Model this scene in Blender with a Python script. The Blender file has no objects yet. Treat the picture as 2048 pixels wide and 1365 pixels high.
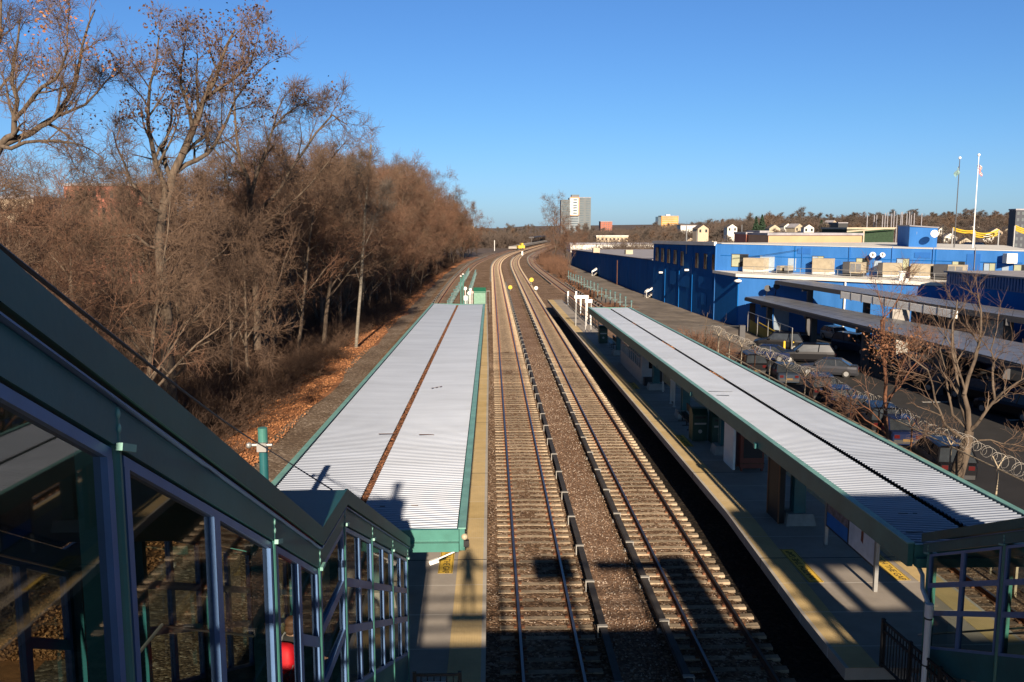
import bpy, math, random
import numpy as np
from mathutils import Vector, Matrix
R = math.radians
sc = bpy.context.scene
col = sc.collection

# ------------------------------------------------------------------ camera
CAM = (0.0, 0.0, 11.0)
FPX = 1743.0                      # focal length in pixels of a 2048 wide frame
PIT = math.atan(228.5 / FPX); YAW = math.atan(44.0 / FPX * math.cos(PIT))
cd = bpy.data.cameras.new('camera'); cam = bpy.data.objects.new('camera', cd); col.objects.link(cam)
cam.location = CAM; cam.rotation_euler = (R(90) - PIT, 0, -YAW)
cd.sensor_width = 36; cd.lens = 36 * FPX / 2048; cd.clip_start = 0.05; cd.clip_end = 9000
sc.camera = cam
cF = np.array([math.sin(YAW) * math.cos(PIT), math.cos(YAW) * math.cos(PIT), -math.sin(PIT)])
cR = np.array([math.cos(YAW), -math.sin(YAW), 0.0]); cU = np.cross(cR, cF); CP = np.array(CAM)
def ray(px, py): return cF + cR * (px - 1024) / FPX - cU * (py - 682.5) / FPX
def PZ(px, py, z=0.0):
    d = ray(px, py); return CP + d * (z - CP[2]) / d[2]
def PX(px, py, x):
    d = ray(px, py); return CP + d * (x - CP[0]) / d[0]
def PY(px, py, y):
    d = ray(px, py); return CP + d * (y - CP[1]) / d[1]
def PL(px, py, A, B):             # on the vertical plane through A and B
    d = ray(px, py); n = np.array([B[1] - A[1], A[0] - B[0], 0.0])
    return CP + d * (np.dot(np.array(A) - CP, n) / np.dot(d, n))

# ------------------------------------------------------------------ light
SD = ray(938, 1098); SD = SD / np.linalg.norm(SD)      # direction the sunlight travels
EL = math.asin(-SD[2]); AZ = math.atan2(-SD[0], -SD[1])   # azimuth of the sun from +Y towards +X
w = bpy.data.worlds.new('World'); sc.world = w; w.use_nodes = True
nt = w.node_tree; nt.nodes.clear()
sky = nt.nodes.new('ShaderNodeTexSky'); sky.sky_type = 'NISHITA'; sky.sun_disc = False
sky.sun_elevation = EL; sky.sun_rotation = AZ; sky.altitude = 0; sky.air_density = 1.0; sky.dust_density = 0.3; sky.ozone_density = 2.6
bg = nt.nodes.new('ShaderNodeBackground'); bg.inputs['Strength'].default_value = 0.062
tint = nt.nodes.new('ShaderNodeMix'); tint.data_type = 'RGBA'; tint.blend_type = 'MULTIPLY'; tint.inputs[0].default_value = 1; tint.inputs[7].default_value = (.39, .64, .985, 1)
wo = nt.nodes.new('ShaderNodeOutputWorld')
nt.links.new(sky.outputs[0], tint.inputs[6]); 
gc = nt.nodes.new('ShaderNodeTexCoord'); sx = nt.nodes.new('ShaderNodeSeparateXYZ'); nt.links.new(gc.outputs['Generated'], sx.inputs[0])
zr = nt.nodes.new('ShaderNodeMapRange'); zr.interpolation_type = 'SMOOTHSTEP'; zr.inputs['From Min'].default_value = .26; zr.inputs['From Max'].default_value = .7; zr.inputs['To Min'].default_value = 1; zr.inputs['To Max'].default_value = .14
nt.links.new(sx.outputs['Z'], zr.inputs['Value']); dm = nt.nodes.new('ShaderNodeVectorMath'); dm.operation = 'SCALE'   # sky dimmed above the frame to cut shadow fill
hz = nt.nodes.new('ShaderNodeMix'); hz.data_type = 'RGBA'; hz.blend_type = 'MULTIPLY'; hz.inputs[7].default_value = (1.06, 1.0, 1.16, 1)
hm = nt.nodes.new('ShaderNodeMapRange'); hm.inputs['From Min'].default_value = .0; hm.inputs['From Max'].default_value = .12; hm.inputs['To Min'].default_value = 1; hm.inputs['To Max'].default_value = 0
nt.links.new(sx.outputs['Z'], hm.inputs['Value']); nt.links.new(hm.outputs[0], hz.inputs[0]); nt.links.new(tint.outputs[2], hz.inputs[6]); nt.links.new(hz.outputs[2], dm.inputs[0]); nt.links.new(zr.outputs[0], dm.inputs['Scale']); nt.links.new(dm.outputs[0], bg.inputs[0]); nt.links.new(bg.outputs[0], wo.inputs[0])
sl = bpy.data.lights.new('sun', 'SUN'); so = bpy.data.objects.new('sun', sl); col.objects.link(so)
sl.energy = 5.0; sl.angle = R(0.55); sl.color = (1.0, 0.83, 0.64)
so.rotation_euler = Vector(SD).to_track_quat('-Z', 'Y').to_euler(); so.location = (0, -30, 60)
sc.view_settings.view_transform = 'Standard'; sc.view_settings.look = 'None'; sc.view_settings.gamma = 1
sc.view_settings.exposure = 0.95
sc.cycles.max_bounces = 8; sc.cycles.transparent_max_bounces = 16; sc.cycles.diffuse_bounces = 3; sc.cycles.glossy_bounces = 3
sc.cycles.caustics_reflective = False; sc.cycles.caustics_refractive = False

# ------------------------------------------------------------------ materials
def nodes(name):
    m = bpy.data.materials.new(name); m.use_nodes = True
    return m, m.node_tree, m.node_tree.nodes['Principled BSDF']
def mat(name, c, rough=.6, metal=0., var=.15, scale=3., bump=0., c2=None, bscale=None, spec=None, stretch=(1, 1, 1), sharp=False):
    m, t, b = nodes(name); N = t.nodes; L = t.links
    b.inputs['Roughness'].default_value = rough; b.inputs['Metallic'].default_value = metal
    if spec is not None: b.inputs['Specular IOR Level'].default_value = spec
    tc = N.new('ShaderNodeTexCoord'); mp = N.new('ShaderNodeMapping'); mp.inputs['Scale'].default_value = stretch
    L.new(tc.outputs['Object'], mp.inputs[0])
    n = N.new('ShaderNodeTexNoise'); n.inputs['Scale'].default_value = scale; n.inputs['Detail'].default_value = 7; n.inputs['Roughness'].default_value = .65
    L.new(mp.outputs[0], n.inputs['Vector'])
    r = N.new('ShaderNodeValToRGB'); a, z = r.color_ramp.elements
    a.position, z.position = (.46, .56) if sharp else (.32, .68)
    c2 = c2 or tuple(x * (1 + var) for x in c)
    a.color = (*[x * (1 - var) for x in c], 1); z.color = (*c2, 1)
    L.new(n.outputs[0], r.inputs[0]); L.new(r.outputs[0], b.inputs['Base Color'])
    if bump:
        n2 = N.new('ShaderNodeTexNoise'); n2.inputs['Scale'].default_value = bscale or scale * 6; n2.inputs['Detail'].default_value = 5
        L.new(mp.outputs[0], n2.inputs['Vector'])
        bp = N.new('ShaderNodeBump'); bp.inputs['Strength'].default_value = bump; bp.inputs['Distance'].default_value = .03
        L.new(n2.outputs[0], bp.inputs['Height']); L.new(bp.outputs[0], b.inputs['Normal'])
    return m
def glass(name, tint, refl=.06, rough=.02, ior=1.45):
    m = bpy.data.materials.new(name); m.use_nodes = True; t = m.node_tree; t.nodes.clear()
    o = t.nodes.new('ShaderNodeOutputMaterial'); mx = t.nodes.new('ShaderNodeMixShader')
    tr = t.nodes.new('ShaderNodeBsdfTransparent'); gl = t.nodes.new('ShaderNodeBsdfGlossy'); fr = t.nodes.new('ShaderNodeFresnel')
    tr.inputs[0].default_value = (*tint, 1); gl.inputs['Roughness'].default_value = rough; fr.inputs['IOR'].default_value = ior
    ad = t.nodes.new('ShaderNodeMath'); ad.operation = 'MULTIPLY_ADD'; ad.inputs[1].default_value = .11; ad.inputs[2].default_value = refl; ad.use_clamp = True
    t.links.new(fr.outputs[0], ad.inputs[0]); t.links.new(ad.outputs[0], mx.inputs[0])
    t.links.new(tr.outputs[0], mx.inputs[1]); t.links.new(gl.outputs[0], mx.inputs[2]); t.links.new(mx.outputs[0], o.inputs[0])
    return m
def gravel(name, cols, scale=14., bump=.9, patch=None):
    """stones: voronoi cells tinted one by one, patches of soil in between"""
    m, t, b = nodes(name); N = t.nodes; L = t.links
    b.inputs['Roughness'].default_value = .9; b.inputs['Specular IOR Level'].default_value = .2
    tc = N.new('ShaderNodeTexCoord')
    v = N.new('ShaderNodeTexVoronoi'); v.inputs['Scale'].default_value = scale; L.new(tc.outputs['Object'], v.inputs['Vector'])
    sp = N.new('ShaderNodeSeparateColor'); L.new(v.outputs['Color'], sp.inputs[0])
    r = N.new('ShaderNodeValToRGB'); e = r.color_ramp.elements
    e[0].position = 0; e[0].color = (*cols[0], 1); e[1].position = 1; e[1].color = (*cols[-1], 1)
    for i, c in enumerate(cols[1:-1]):
        x = e.new([.45, .8, .93][i] if len(cols) > 3 else .6); x.color = (*c, 1)
    L.new(sp.outputs[0], r.inputs[0])
    n = N.new('ShaderNodeTexNoise'); n.inputs['Scale'].default_value = .35; n.inputs['Detail'].default_value = 6; L.new(tc.outputs['Object'], n.inputs['Vector'])
    r2 = N.new('ShaderNodeValToRGB'); r2.color_ramp.elements[0].position = .35; r2.color_ramp.elements[1].position = .7
    L.new(n.outputs[0], r2.inputs[0])
    mx = N.new('ShaderNodeMix'); mx.data_type = 'RGBA'; mx.blend_type = 'MULTIPLY'; mx.inputs[0].default_value = 1
    r2.color_ramp.elements[0].color = (*(patch or (.6, .52, .45)), 1); r2.color_ramp.elements[1].color = (1.1, 1.05, 1, 1)
    L.new(r.outputs[0], mx.inputs[6]); L.new(r2.outputs[0], mx.inputs[7]); L.new(mx.outputs[2], b.inputs['Base Color'])
    bp = N.new('ShaderNodeBump'); bp.inputs['Strength'].default_value = bump; bp.inputs['Distance'].default_value = .05; bp.invert = True
    L.new(v.outputs['Distance'], bp.inputs['Height']); L.new(bp.outputs[0], b.inputs['Normal'])
    return m
def slabs(name, c, joint=1.83, off=0., jc=(.5, .47, .42), var=.12, dots=False, dark_every=5):
    """poured platform slabs: joints across Y every `joint` metres, every fifth one dark"""
    m, t, b = nodes(name); N = t.nodes; L = t.links
    b.inputs['Roughness'].default_value = .85
    tc = N.new('ShaderNodeTexCoord'); s = N.new('ShaderNodeSeparateXYZ'); L.new(tc.outputs['Object'], s.inputs[0])
    def mth(op, a, bb=None, clamp=False):
        q = N.new('ShaderNodeMath'); q.operation = op; q.use_clamp = clamp
        for i, x in enumerate((a, bb)):
            if x is None: continue
            if isinstance(x, (int, float)): q.inputs[i].default_value = x
            else: L.new(x, q.inputs[i])
        return q.outputs[0]
    y = mth('ADD', s.outputs['Y'], 1000. + off)
    f = mth('MODULO', y, joint); lj = mth('LESS_THAN', f, .035)
    f2 = mth('MODULO', y, joint * dark_every); dj = mth('LESS_THAN', f2, .05)
    n = N.new('ShaderNodeTexNoise'); n.inputs['Scale'].default_value = .9; n.inputs['Detail'].default_value = 8; n.inputs['Roughness'].default_value = .7
    L.new(tc.outputs['Object'], n.inputs['Vector'])
    r = N.new('ShaderNodeValToRGB'); r.color_ramp.elements[0].position = .3; r.color_ramp.elements[1].position = .7
    r.color_ramp.elements[0].color = (*[x * (1 - var * 1.6) for x in c], 1); r.color_ramp.elements[1].color = (*[x * (1 + var) for x in c], 1)
    L.new(n.outputs[0], r.inputs[0])
    # each slab a little different
    wn = N.new('ShaderNodeTexWhiteNoise'); wn.noise_dimensions = '1D'; L.new(mth('FLOOR', mth('DIVIDE', y, joint)), wn.inputs['W'])
    br = N.new('ShaderNodeBrightContrast'); L.new(r.outputs[0], br.inputs[0]); L.new(mth('MULTIPLY', mth('SUBTRACT', wn.outputs[0], .5), .05), br.inputs['Bright'])
    m1 = N.new('ShaderNodeMix'); m1.data_type = 'RGBA'; L.new(lj, m1.inputs[0]); L.new(br.outputs[0], m1.inputs[6]); m1.inputs[7].default_value = (*jc, 1)
    m2 = N.new('ShaderNodeMix'); m2.data_type = 'RGBA'; L.new(dj, m2.inputs[0]); L.new(m1.outputs[2], m2.inputs[6]); m2.inputs[7].default_value = (.02, .02, .02, 1)
    L.new(m2.outputs[2], b.inputs['Base Color'])
    if dots:
        v = N.new('ShaderNodeTexVoronoi'); v.inputs['Scale'].default_value = 16; v.inputs['Randomness'].default_value = 0; L.new(tc.outputs['Object'], v.inputs['Vector'])
        bp = N.new('ShaderNodeBump'); bp.inputs['Strength'].default_value = .6; bp.inputs['Distance'].default_value = .02; bp.invert = True
        L.new(v.outputs['Distance'], bp.inputs['Height']); L.new(bp.outputs[0], b.inputs['Normal'])
    return m

M = {}
M['teal'] = mat('teal paint', (.055, .19, .16), .42, 0, .18, 1.2, .05, bscale=30)
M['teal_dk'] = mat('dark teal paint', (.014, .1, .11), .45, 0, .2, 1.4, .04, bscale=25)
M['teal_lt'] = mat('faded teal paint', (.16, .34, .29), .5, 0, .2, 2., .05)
M['fascia'] = mat('dark green metal sheet', (.014, .075, .074), .5, 0, .25, .7, .05, bscale=14)
M['alu'] = mat('sky tinted aluminium frame', (.1, .185, .36), .4, .15, .1, 4)  # blue of the reflected sky put into the frame colour
M['glass'] = glass('stair window glass', (.47, .53, .5), .055)
M['glass_dk'] = glass('dark glass', (.12, .14, .16), .08)
M['roof'] = mat('corrugated galvanised sheet', (.195, .227, .285), .45, .1, .13, .7, stretch=(.35, 1.6, 1))
M['leaf_litter'] = mat('dead leaves in gutter', (.14, .05, .025), .95, 0, .55, 14, .8, c2=(.3, .13, .06))
M['black'] = mat('black rubber', (.012, .012, .014), .6, 0, .2)
M['dark'] = mat('dark steel', (.02, .022, .025), .5, .2, .2)
M['steel'] = mat('polished rail head', (.16, .15, .15), .38, .85, .1, 3, stretch=(1, .2, 1))
M['rust'] = mat('rusty steel', (.13, .05, .025), .85, 0, .4, 10, .3, c2=(.24, .1, .045))
M['tie'] = mat('concrete sleeper', (.35, .275, .19), .9, 0, .35, 4, .5, bscale=30)
M['tie2'] = mat('old timber sleeper', (.14, .1, .075), .95, 0, .35, 5, .5)
M['cover'] = mat('third rail cover board', (.045, .04, .036), .7, 0, .35, 2.5, .1)
M['bracket'] = mat('grey bracket', (.27, .26, .24), .7, 0, .2)
M['ballast'] = gravel('ballast stones', [(.09, .06, .038), (.2, .135, .088), (.29, .205, .14), (.52, .43, .34)], 13., .6)
M['ballast2'] = gravel('brown ballast', [(.135, .088, .06), (.22, .15, .105), (.3, .21, .15), (.5, .41, .33)], 15., .45, (.75, .65, .58))
M['path'] = gravel('dusty gravel path', [(.12, .095, .075), (.17, .135, .105), (.22, .18, .14), (.4, .35, .3)], 9., .5, (.7, .62, .55))
M['soil'] = gravel('shade dark soil', [(.01, .009, .008), (.02, .017, .014), (.035, .028, .022), (.06, .05, .04)], 9.)  # near black, stands in for the shade under the platforms
M['stone'] = mat('pale stone', (.34, .28, .23), .9, 0, .4, 1.)
M['conc'] = slabs('platform concrete', (.31, .275, .235))
M['yellow'] = slabs('faded yellow tactile strip', (.54, .4, .19), dots=True, jc=(.6, .5, .35))
M['nosing'] = slabs('platform edge nosing', (.42, .39, .34))
M['conc2'] = mat('rough concrete', (.3, .28, .25), .9, 0, .25, 1.5, .3)
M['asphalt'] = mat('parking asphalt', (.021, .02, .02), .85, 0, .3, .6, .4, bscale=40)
M['asphalt2'] = mat('worn asphalt', (.13, .11, .09), .9, 0, .4, .28, .4, c2=(.25, .21, .17), bscale=25)
M['dirt'] = mat('dirt ground', (.07, .05, .035), .95, 0, .4, .5, .5, c2=(.13, .085, .055), bscale=12)
M['leafground'] = mat('leaf covered ground', (.17, .07, .03), .95, 0, .4, .8, .8, c2=(.42, .17, .06), bscale=9)
M['leaf'] = mat('fallen leaf', (.3, .11, .04), .85, 0, .45, .7, c2=(.48, .22, .09))
M['leaf_b'] = mat('withered brown leaf', (.07, .034, .02), .8, 0, .4, .9, c2=(.125, .062, .036))
M['leaf_o'] = mat('orange leaf', (.42, .14, .035), .8, 0, .4, .9, c2=(.5, .22, .07))
M['bark'] = mat('grey brown bark', (.085, .06, .042), .95, 0, .45, 3.5, .7, c2=(.16, .12, .085), stretch=(1, 1, .25))
M['bark_p'] = mat('pale bark', (.17, .15, .12), .9, 0, .4, 4, .4)
M['twig'] = mat('brown twigs', (.1, .062, .041), .95, 0, .35, .25, c2=(.21, .134, .088))
M['twig_r'] = mat('reddish twigs', (.115, .06, .037), .95, 0, .35, .25, c2=(.235, .125, .076))
M['twig_g'] = mat('grey twigs', (.09, .072, .06), .95, 0, .3, .25, c2=(.165, .132, .108))
M['brush'] = mat('dry brush', (.07, .04, .027), .95, 0, .5, .3, c2=(.15, .088, .055))
M['green'] = mat('evergreen needles', (.02, .045, .022), .9, 0, .4, 2)
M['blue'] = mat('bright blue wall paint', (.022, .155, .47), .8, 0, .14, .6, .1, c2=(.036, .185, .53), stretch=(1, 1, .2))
M['blue2'] = mat('shaded blue wall paint', (.006, .115, .38), .85, 0, .12, .4, .1, spec=.12, c2=(.008, .135, .43), stretch=(1, 1, .2))  # darker copy of the wall blue, shade of the side walls in the colour
M['blue3'] = mat('blue corrugated cladding', (.02, .09, .26), .5, .1, .1, .5)
M['patch'] = mat('grey blue door paint', (.34, .42, .5), .7, 0, .08)
M['white'] = mat('white paint', (.78, .77, .73), .6, 0, .05)
M['roofwhite'] = mat('white roof membrane', (.7, .68, .62), .8, 0, .12, .4)
M['roofgrey'] = mat('grey gravel roof', (.3, .29, .31), .9, 0, .25, .5)
M['cream'] = mat('cream metal', (.4, .34, .24), .6, 0, .15, 1.5)
M['winpane'] = mat('dark window pane', (.03, .035, .04), .12, 0, .3, 2)
M['blind'] = mat('pale green blind behind glass', (.42, .44, .3), .3, 0, .1, 3)
M['galv'] = mat('galvanised pipe', (.36, .36, .35), .45, .6, .1)
M['razor'] = mat('razor wire', (.36, .33, .29), .5, .4, .25, 2)
M['tanrail'] = mat('weathered rail', (.4, .33, .23), .7, .1, .2)
M['solar'] = mat('solar panels', (.16, .165, .18), .38, .1, .25, 1.1, stretch=(1, 3.5, 1))
M['solarstruct'] = mat('dark canopy steel', (.07, .07, .075), .6, .2, .1)
M['ypaint'] = mat('yellow paint', (.62, .42, .03), .6, 0, .12)
M['ysign'] = mat('yellow sign', (.72, .47, .06), .6, 0, .1)
M['text'] = mat('black lettering', (.015, .013, .012), .7, 0, .1)
M['brick'] = mat('red brick', (.33, .12, .08), .85, 0, .15, .2)
M['brickl'] = mat('tan brick', (.5, .3, .17), .85, 0, .12, .2)
M['orange_b'] = mat('orange brick and balconies', (.5, .17, .04), .8, 0, .2, .06, c2=(.7, .4, .1))
M['towerg'] = mat('grey tower cladding', (.1, .118, .127), .6, 0, .1, .2)
M['towerd'] = mat('tower window glass', (.1, .13, .15), .2, 0, .3, .1)
M['orange'] = mat('orange frame panel', (.75, .25, .12), .6, 0, .05)
M['housew'] = mat('white siding', (.66, .63, .56), .8, 0, .1)
M['houset'] = mat('tan siding', (.48, .38, .27), .8, 0, .1)
M['shingle'] = mat('dark shingle', (.09, .075, .07), .9, 0, .2)
M['skin'] = mat('skin', (.48, .27, .19), .55, 0, .06)
M['hair'] = mat('brown hair', (.09, .04, .02), .7, 0, .3, 30)
M['coat'] = mat('charcoal coat cloth', (.035, .032, .035), .9, 0, .2, 8, .2)
M['red'] = mat('red cloth', (.85, .015, .03), .6, 0, .15, 5, .1)
M['redp'] = mat('red lamp plastic', (.07, .003, .003), .25, 0, .05)
M['orangep'] = mat('orange lamp plastic', (.8, .25, .03), .25, 0, .05)
M['chrome'] = mat('chrome', (.7, .7, .7), .12, 1., .05)
M['lamp'] = mat('headlamp lens', (.75, .75, .72), .12, .4, .05)
M['plate'] = mat('orange plate', (.16, .09, .02), .5, 0, .05)
M['kiosk'] = mat('dark red kiosk panel', (.16, .035, .02), .5, 0, .15)
M['binr'] = mat('dark green bin', (.012, .045, .03), .5, 0, .15)
M['tyre'] = mat('tyre rubber', (.015, .015, .015), .85, 0, .1)
for nm, c in dict(black=(.008, .008, .01), navy=(.01, .018, .06), silver=(.38, .38, .4), slate=(.03, .045, .07), teal=(.02, .07, .09), graphite=(.04, .042, .05)).items():
    mm, t_, b_ = nodes('car paint ' + nm); b_.inputs['Base Color'].default_value = (*c, 1); b_.inputs['Metallic'].default_value = .3
    b_.inputs['Roughness'].default_value = .42; b_.inputs['Coat Weight'].default_value = .2; b_.inputs['Coat Roughness'].default_value = .12; b_.inputs['Specular IOR Level'].default_value = .2
    M['car_' + nm] = mm

for k_ in ('tie', 'tie2', 'cover', 'rust'):      # every sleeper a little different
    t_ = M[k_].node_tree; b_ = t_.nodes['Principled BSDF']; src = b_.inputs['Base Color'].links[0].from_socket
    oi = t_.nodes.new('ShaderNodeObjectInfo'); mr = t_.nodes.new('ShaderNodeMapRange'); mr.inputs['To Min'].default_value = .62; mr.inputs['To Max'].default_value = 1.18
    vm = t_.nodes.new('ShaderNodeVectorMath'); vm.operation = 'SCALE'; t_.links.new(oi.outputs['Random'], mr.inputs['Value']); t_.links.new(src, vm.inputs[0]); t_.links.new(mr.outputs[0], vm.inputs['Scale']); t_.links.new(vm.outputs[0], b_.inputs['Base Color'])
# ------------------------------------------------------------------ mesh building
class MB:
    def __init__(s): s.v = []; s.f = []; s.m = []; s.mi = 0; s.n = 0
    def add(s, vs, fs):
        s.v.extend([tuple(map(float, x)) for x in vs]); s.f.extend([tuple(i + s.n for i in f) for f in fs]); s.m.extend([s.mi] * len(fs)); s.n += len(vs); return s
    def box(s, x0, x1, y0, y1, z0, z1):
        return s.add([(x0, y0, z0), (x1, y0, z0), (x1, y1, z0), (x0, y1, z0), (x0, y0, z1), (x1, y0, z1), (x1, y1, z1), (x0, y1, z1)],
                     [(0, 3, 2, 1), (4, 5, 6, 7), (0, 1, 5, 4), (1, 2, 6, 5), (2, 3, 7, 6), (3, 0, 4, 7)])
    def cbox(s, c, sz, rz=0., bev=0.):
        hx, hy, hz = [q / 2 for q in sz]; ca, sa = math.cos(rz), math.sin(rz)
        vs = []
        for z in (-hz, hz):
            for x, y in ((-hx, -hy), (hx, -hy), (hx, hy), (-hx, hy)):
                vs.append((c[0] + x * ca - y * sa, c[1] + x * sa + y * ca, c[2] + z))
        return s.add(vs, [(0, 3, 2, 1), (4, 5, 6, 7), (0, 1, 5, 4), (1, 2, 6, 5), (2, 3, 7, 6), (3, 0, 4, 7)])
    def beam(s, p, q, wd, ht, up=(0, 0, 1)):
        p = np.array(p, float); q = np.array(q, float); d = q - p; d /= np.linalg.norm(d) + 1e-9
        up = np.array(up, float); sd = np.cross(d, up)
        if np.linalg.norm(sd) < 1e-4: sd = np.cross(d, (1, 0, 0))
        sd /= np.linalg.norm(sd); u = np.cross(sd, d)
        vs = [o + sd * a * wd / 2 + u * b * ht / 2 for o in (p, q) for a, b in ((-1, -1), (1, -1), (1, 1), (-1, 1))]
        return s.add(vs, [(0, 1, 2, 3), (7, 6, 5, 4), (0, 4, 5, 1), (1, 5, 6, 2), (2, 6, 7, 3), (3, 7, 4, 0)])
    def tube(s, p, q, r0, r1=None, n=8, cap=True):
        r1 = r0 if r1 is None else r1
        p = np.array(p, float); q = np.array(q, float); d = q - p; d /= np.linalg.norm(d) + 1e-9
        a = np.cross(d, (0, 0, 1)) if abs(d[2]) < .95 else np.cross(d, (1, 0, 0)); a /= np.linalg.norm(a); b = np.cross(d, a)
        an = [2 * math.pi * i / n for i in range(n)]
        vs = [p + (a * math.cos(t) + b * math.sin(t)) * r0 for t in an] + [q + (a * math.cos(t) + b * math.sin(t)) * r1 for t in an]
        fs = [(i, (i + 1) % n, n + (i + 1) % n, n + i) for i in range(n)]
        if cap: fs += [tuple(range(n - 1, -1, -1)), tuple(range(n, 2 * n))]
        return s.add(vs, fs)
    def path(s, pts, r, n=6):
        for a, b in zip(pts[:-1], pts[1:]): s.tube(a, b, r, r, n, True)
        return s
    def quad(s, a, b, c, d): return s.add([a, b, c, d], [(0, 1, 2, 3)])
    def prism(s, pl, z0, z1):
        n = len(pl); z0 = z0 if hasattr(z0, '__len__') else [z0] * n; z1 = z1 if hasattr(z1, '__len__') else [z1] * n
        return s.add([(p[0], p[1], z0[i]) for i, p in enumerate(pl)] + [(p[0], p[1], z1[i]) for i, p in enumerate(pl)],
                     [tuple(range(n - 1, -1, -1)), tuple(range(n, 2 * n))] + [(i, (i + 1) % n, n + (i + 1) % n, n + i) for i in range(n)])
    def slab(s, A, B, C, D, th):   # a plate of thickness th under the quad ABCD
        vs = [A, B, C, D] + [(p[0], p[1], p[2] - th) for p in (A, B, C, D)]
        return s.add(vs, [(0, 1, 2, 3), (7, 6, 5, 4), (0, 4, 5, 1), (1, 5, 6, 2), (2, 6, 7, 3), (3, 7, 4, 0)])
    def disc(s, c, nrm, r, th=.02, n=20):
        nrm = np.array(nrm, float); nrm /= np.linalg.norm(nrm); c = np.array(c, float)
        return s.tube(c - nrm * th / 2, c + nrm * th / 2, r, r, n)
    def ball(s, c, r, nu=10, nv=7, sc_=(1, 1, 1)):
        vs = [(c[0], c[1], c[2] - r * sc_[2])]; 
        for j in range(1, nv):
            ph = -math.pi / 2 + math.pi * j / nv
            for i in range(nu):
                th = 2 * math.pi * i / nu; vs.append((c[0] + r * sc_[0] * math.cos(ph) * math.cos(th), c[1] + r * sc_[1] * math.cos(ph) * math.sin(th), c[2] + r * sc_[2] * math.sin(ph)))
        vs.append((c[0], c[1], c[2] + r * sc_[2])); fs = []
        for i in range(nu): fs.append((0, 1 + (i + 1) % nu, 1 + i))
        for j in range(nv - 2):
            for i in range(nu):
                a = 1 + j * nu + i; b = 1 + j * nu + (i + 1) % nu; fs.append((a, b, b + nu, a + nu))
        o = 1 + (nv - 2) * nu
        for i in range(nu): fs.append((o + i, o + (i + 1) % nu, len(vs) - 1))
        return s.add(vs, fs)

def clean(mt): return mt if isinstance(mt, (list, tuple)) else [mt]
def wloc(o):
    v = Vector(o.location); p = o.parent
    while p is not None: v += Vector(p.location); p = p.parent
    return v
def build(name, mb, mt, parent=None, smooth=False, loc=None):
    me = bpy.data.meshes.new(name)
    off = np.array(wloc(parent)) if parent is not None else np.array(loc if loc is not None else (0, 0, 0), float)
    me.from_pydata([(a - off[0], b - off[1], c - off[2]) for a, b, c in mb.v], [], mb.f)
    for q in clean(mt): me.materials.append(M[q] if isinstance(q, str) else q)
    if len(clean(mt)) > 1: me.polygons.foreach_set('material_index', mb.m)
    if smooth: me.polygons.foreach_set('use_smooth', [True] * len(me.polygons))
    me.update()
    o = bpy.data.objects.new(name, me); col.objects.link(o)
    if parent is not None: o.parent = parent
    elif loc is not None: o.location = loc
    return o
def tag(o, label=None, cat=None, group=None, kind=None):
    if label: o['label'] = label
    if cat: o['category'] = cat
    if group: o['group'] = group
    if kind: o['kind'] = kind
    return o
def thing(name, label, cat, loc=(0, 0, 0), group=None, rz=0.):
    o = bpy.data.objects.new(name, None); col.objects.link(o); o.location = tuple(map(float, loc)); o.rotation_euler.z = rz; o.empty_display_size = .3
    return tag(o, label, cat, group)
def struct(name, mb, mt): return tag(build(name, mb, mt), kind='structure')
def kids(o): return [c for c in bpy.data.objects if c.parent is o]
_ch = {}
def copy_tree(o, loc=None, rz=None, scale=None, label=None, group=None, mats=None):
    def rec(a, par):
        c = a.copy(); col.objects.link(c)
        if par is not None: c.parent = par
        for k in _ch.setdefault(a.name, kids(a)): rec(k, c)
        return c
    c = rec(o, None)
    if loc is not None: c.location = tuple(map(float, loc))
    if rz is not None: c.rotation_euler.z = rz
    if scale is not None: c.scale = scale if hasattr(scale, '__len__') else (scale,) * 3
    if label: c['label'] = label
    if group: c['group'] = group
    return c
def npmesh(name, V, F, mt, parent=None, loc=(0, 0, 0), smooth=False):
    """V (n,3) floats, F (m,k) ints -> object, fast"""
    me = bpy.data.meshes.new(name); k = F.shape[1]
    me.vertices.add(len(V)); me.vertices.foreach_set('co', np.ascontiguousarray(V, dtype=np.float32).ravel())
    me.loops.add(F.size); me.loops.foreach_set('vertex_index', np.ascontiguousarray(F, dtype=np.int32).ravel())
    me.polygons.add(len(F)); me.polygons.foreach_set('loop_start', np.arange(0, F.size, k, dtype=np.int32))
    me.materials.append(M[mt] if isinstance(mt, str) else mt)
    if smooth: me.polygons.foreach_set('use_smooth', np.ones(len(F), dtype=bool))
    me.update(calc_edges=True)
    o = bpy.data.objects.new(name, me); col.objects.link(o)
    if parent is not None: o.parent = parent
    else: o.location = loc
    return o
def segmesh(P0, P1, R0, R1, n):
    P0 = np.asarray(P0); P1 = np.asarray(P1); R0 = np.asarray(R0)[:, None]; R1 = np.asarray(R1)[:, None]
    D = P1 - P0; D /= np.linalg.norm(D, axis=1, keepdims=True) + 1e-9
    ref = np.where(np.abs(D[:, 2:3]) < .9, np.array([[0, 0, 1.]]), np.array([[1., 0, 0]]))
    A = np.cross(D, ref); A /= np.linalg.norm(A, axis=1, keepdims=True); B = np.cross(D, A); N = len(P0)
    V = np.empty((N, 2 * n, 3))
    for i in range(n):
        t = 2 * math.pi * i / n; o = A * math.cos(t) + B * math.sin(t)
        V[:, i] = P0 + o * R0; V[:, n + i] = P1 + o * R1
    base = (np.arange(N) * 2 * n)[:, None]
    F = np.concatenate([base + np.array([[i, (i + 1) % n, n + (i + 1) % n, n + i]]) for i in range(n)], 0)
    return V.reshape(-1, 3), F
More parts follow.
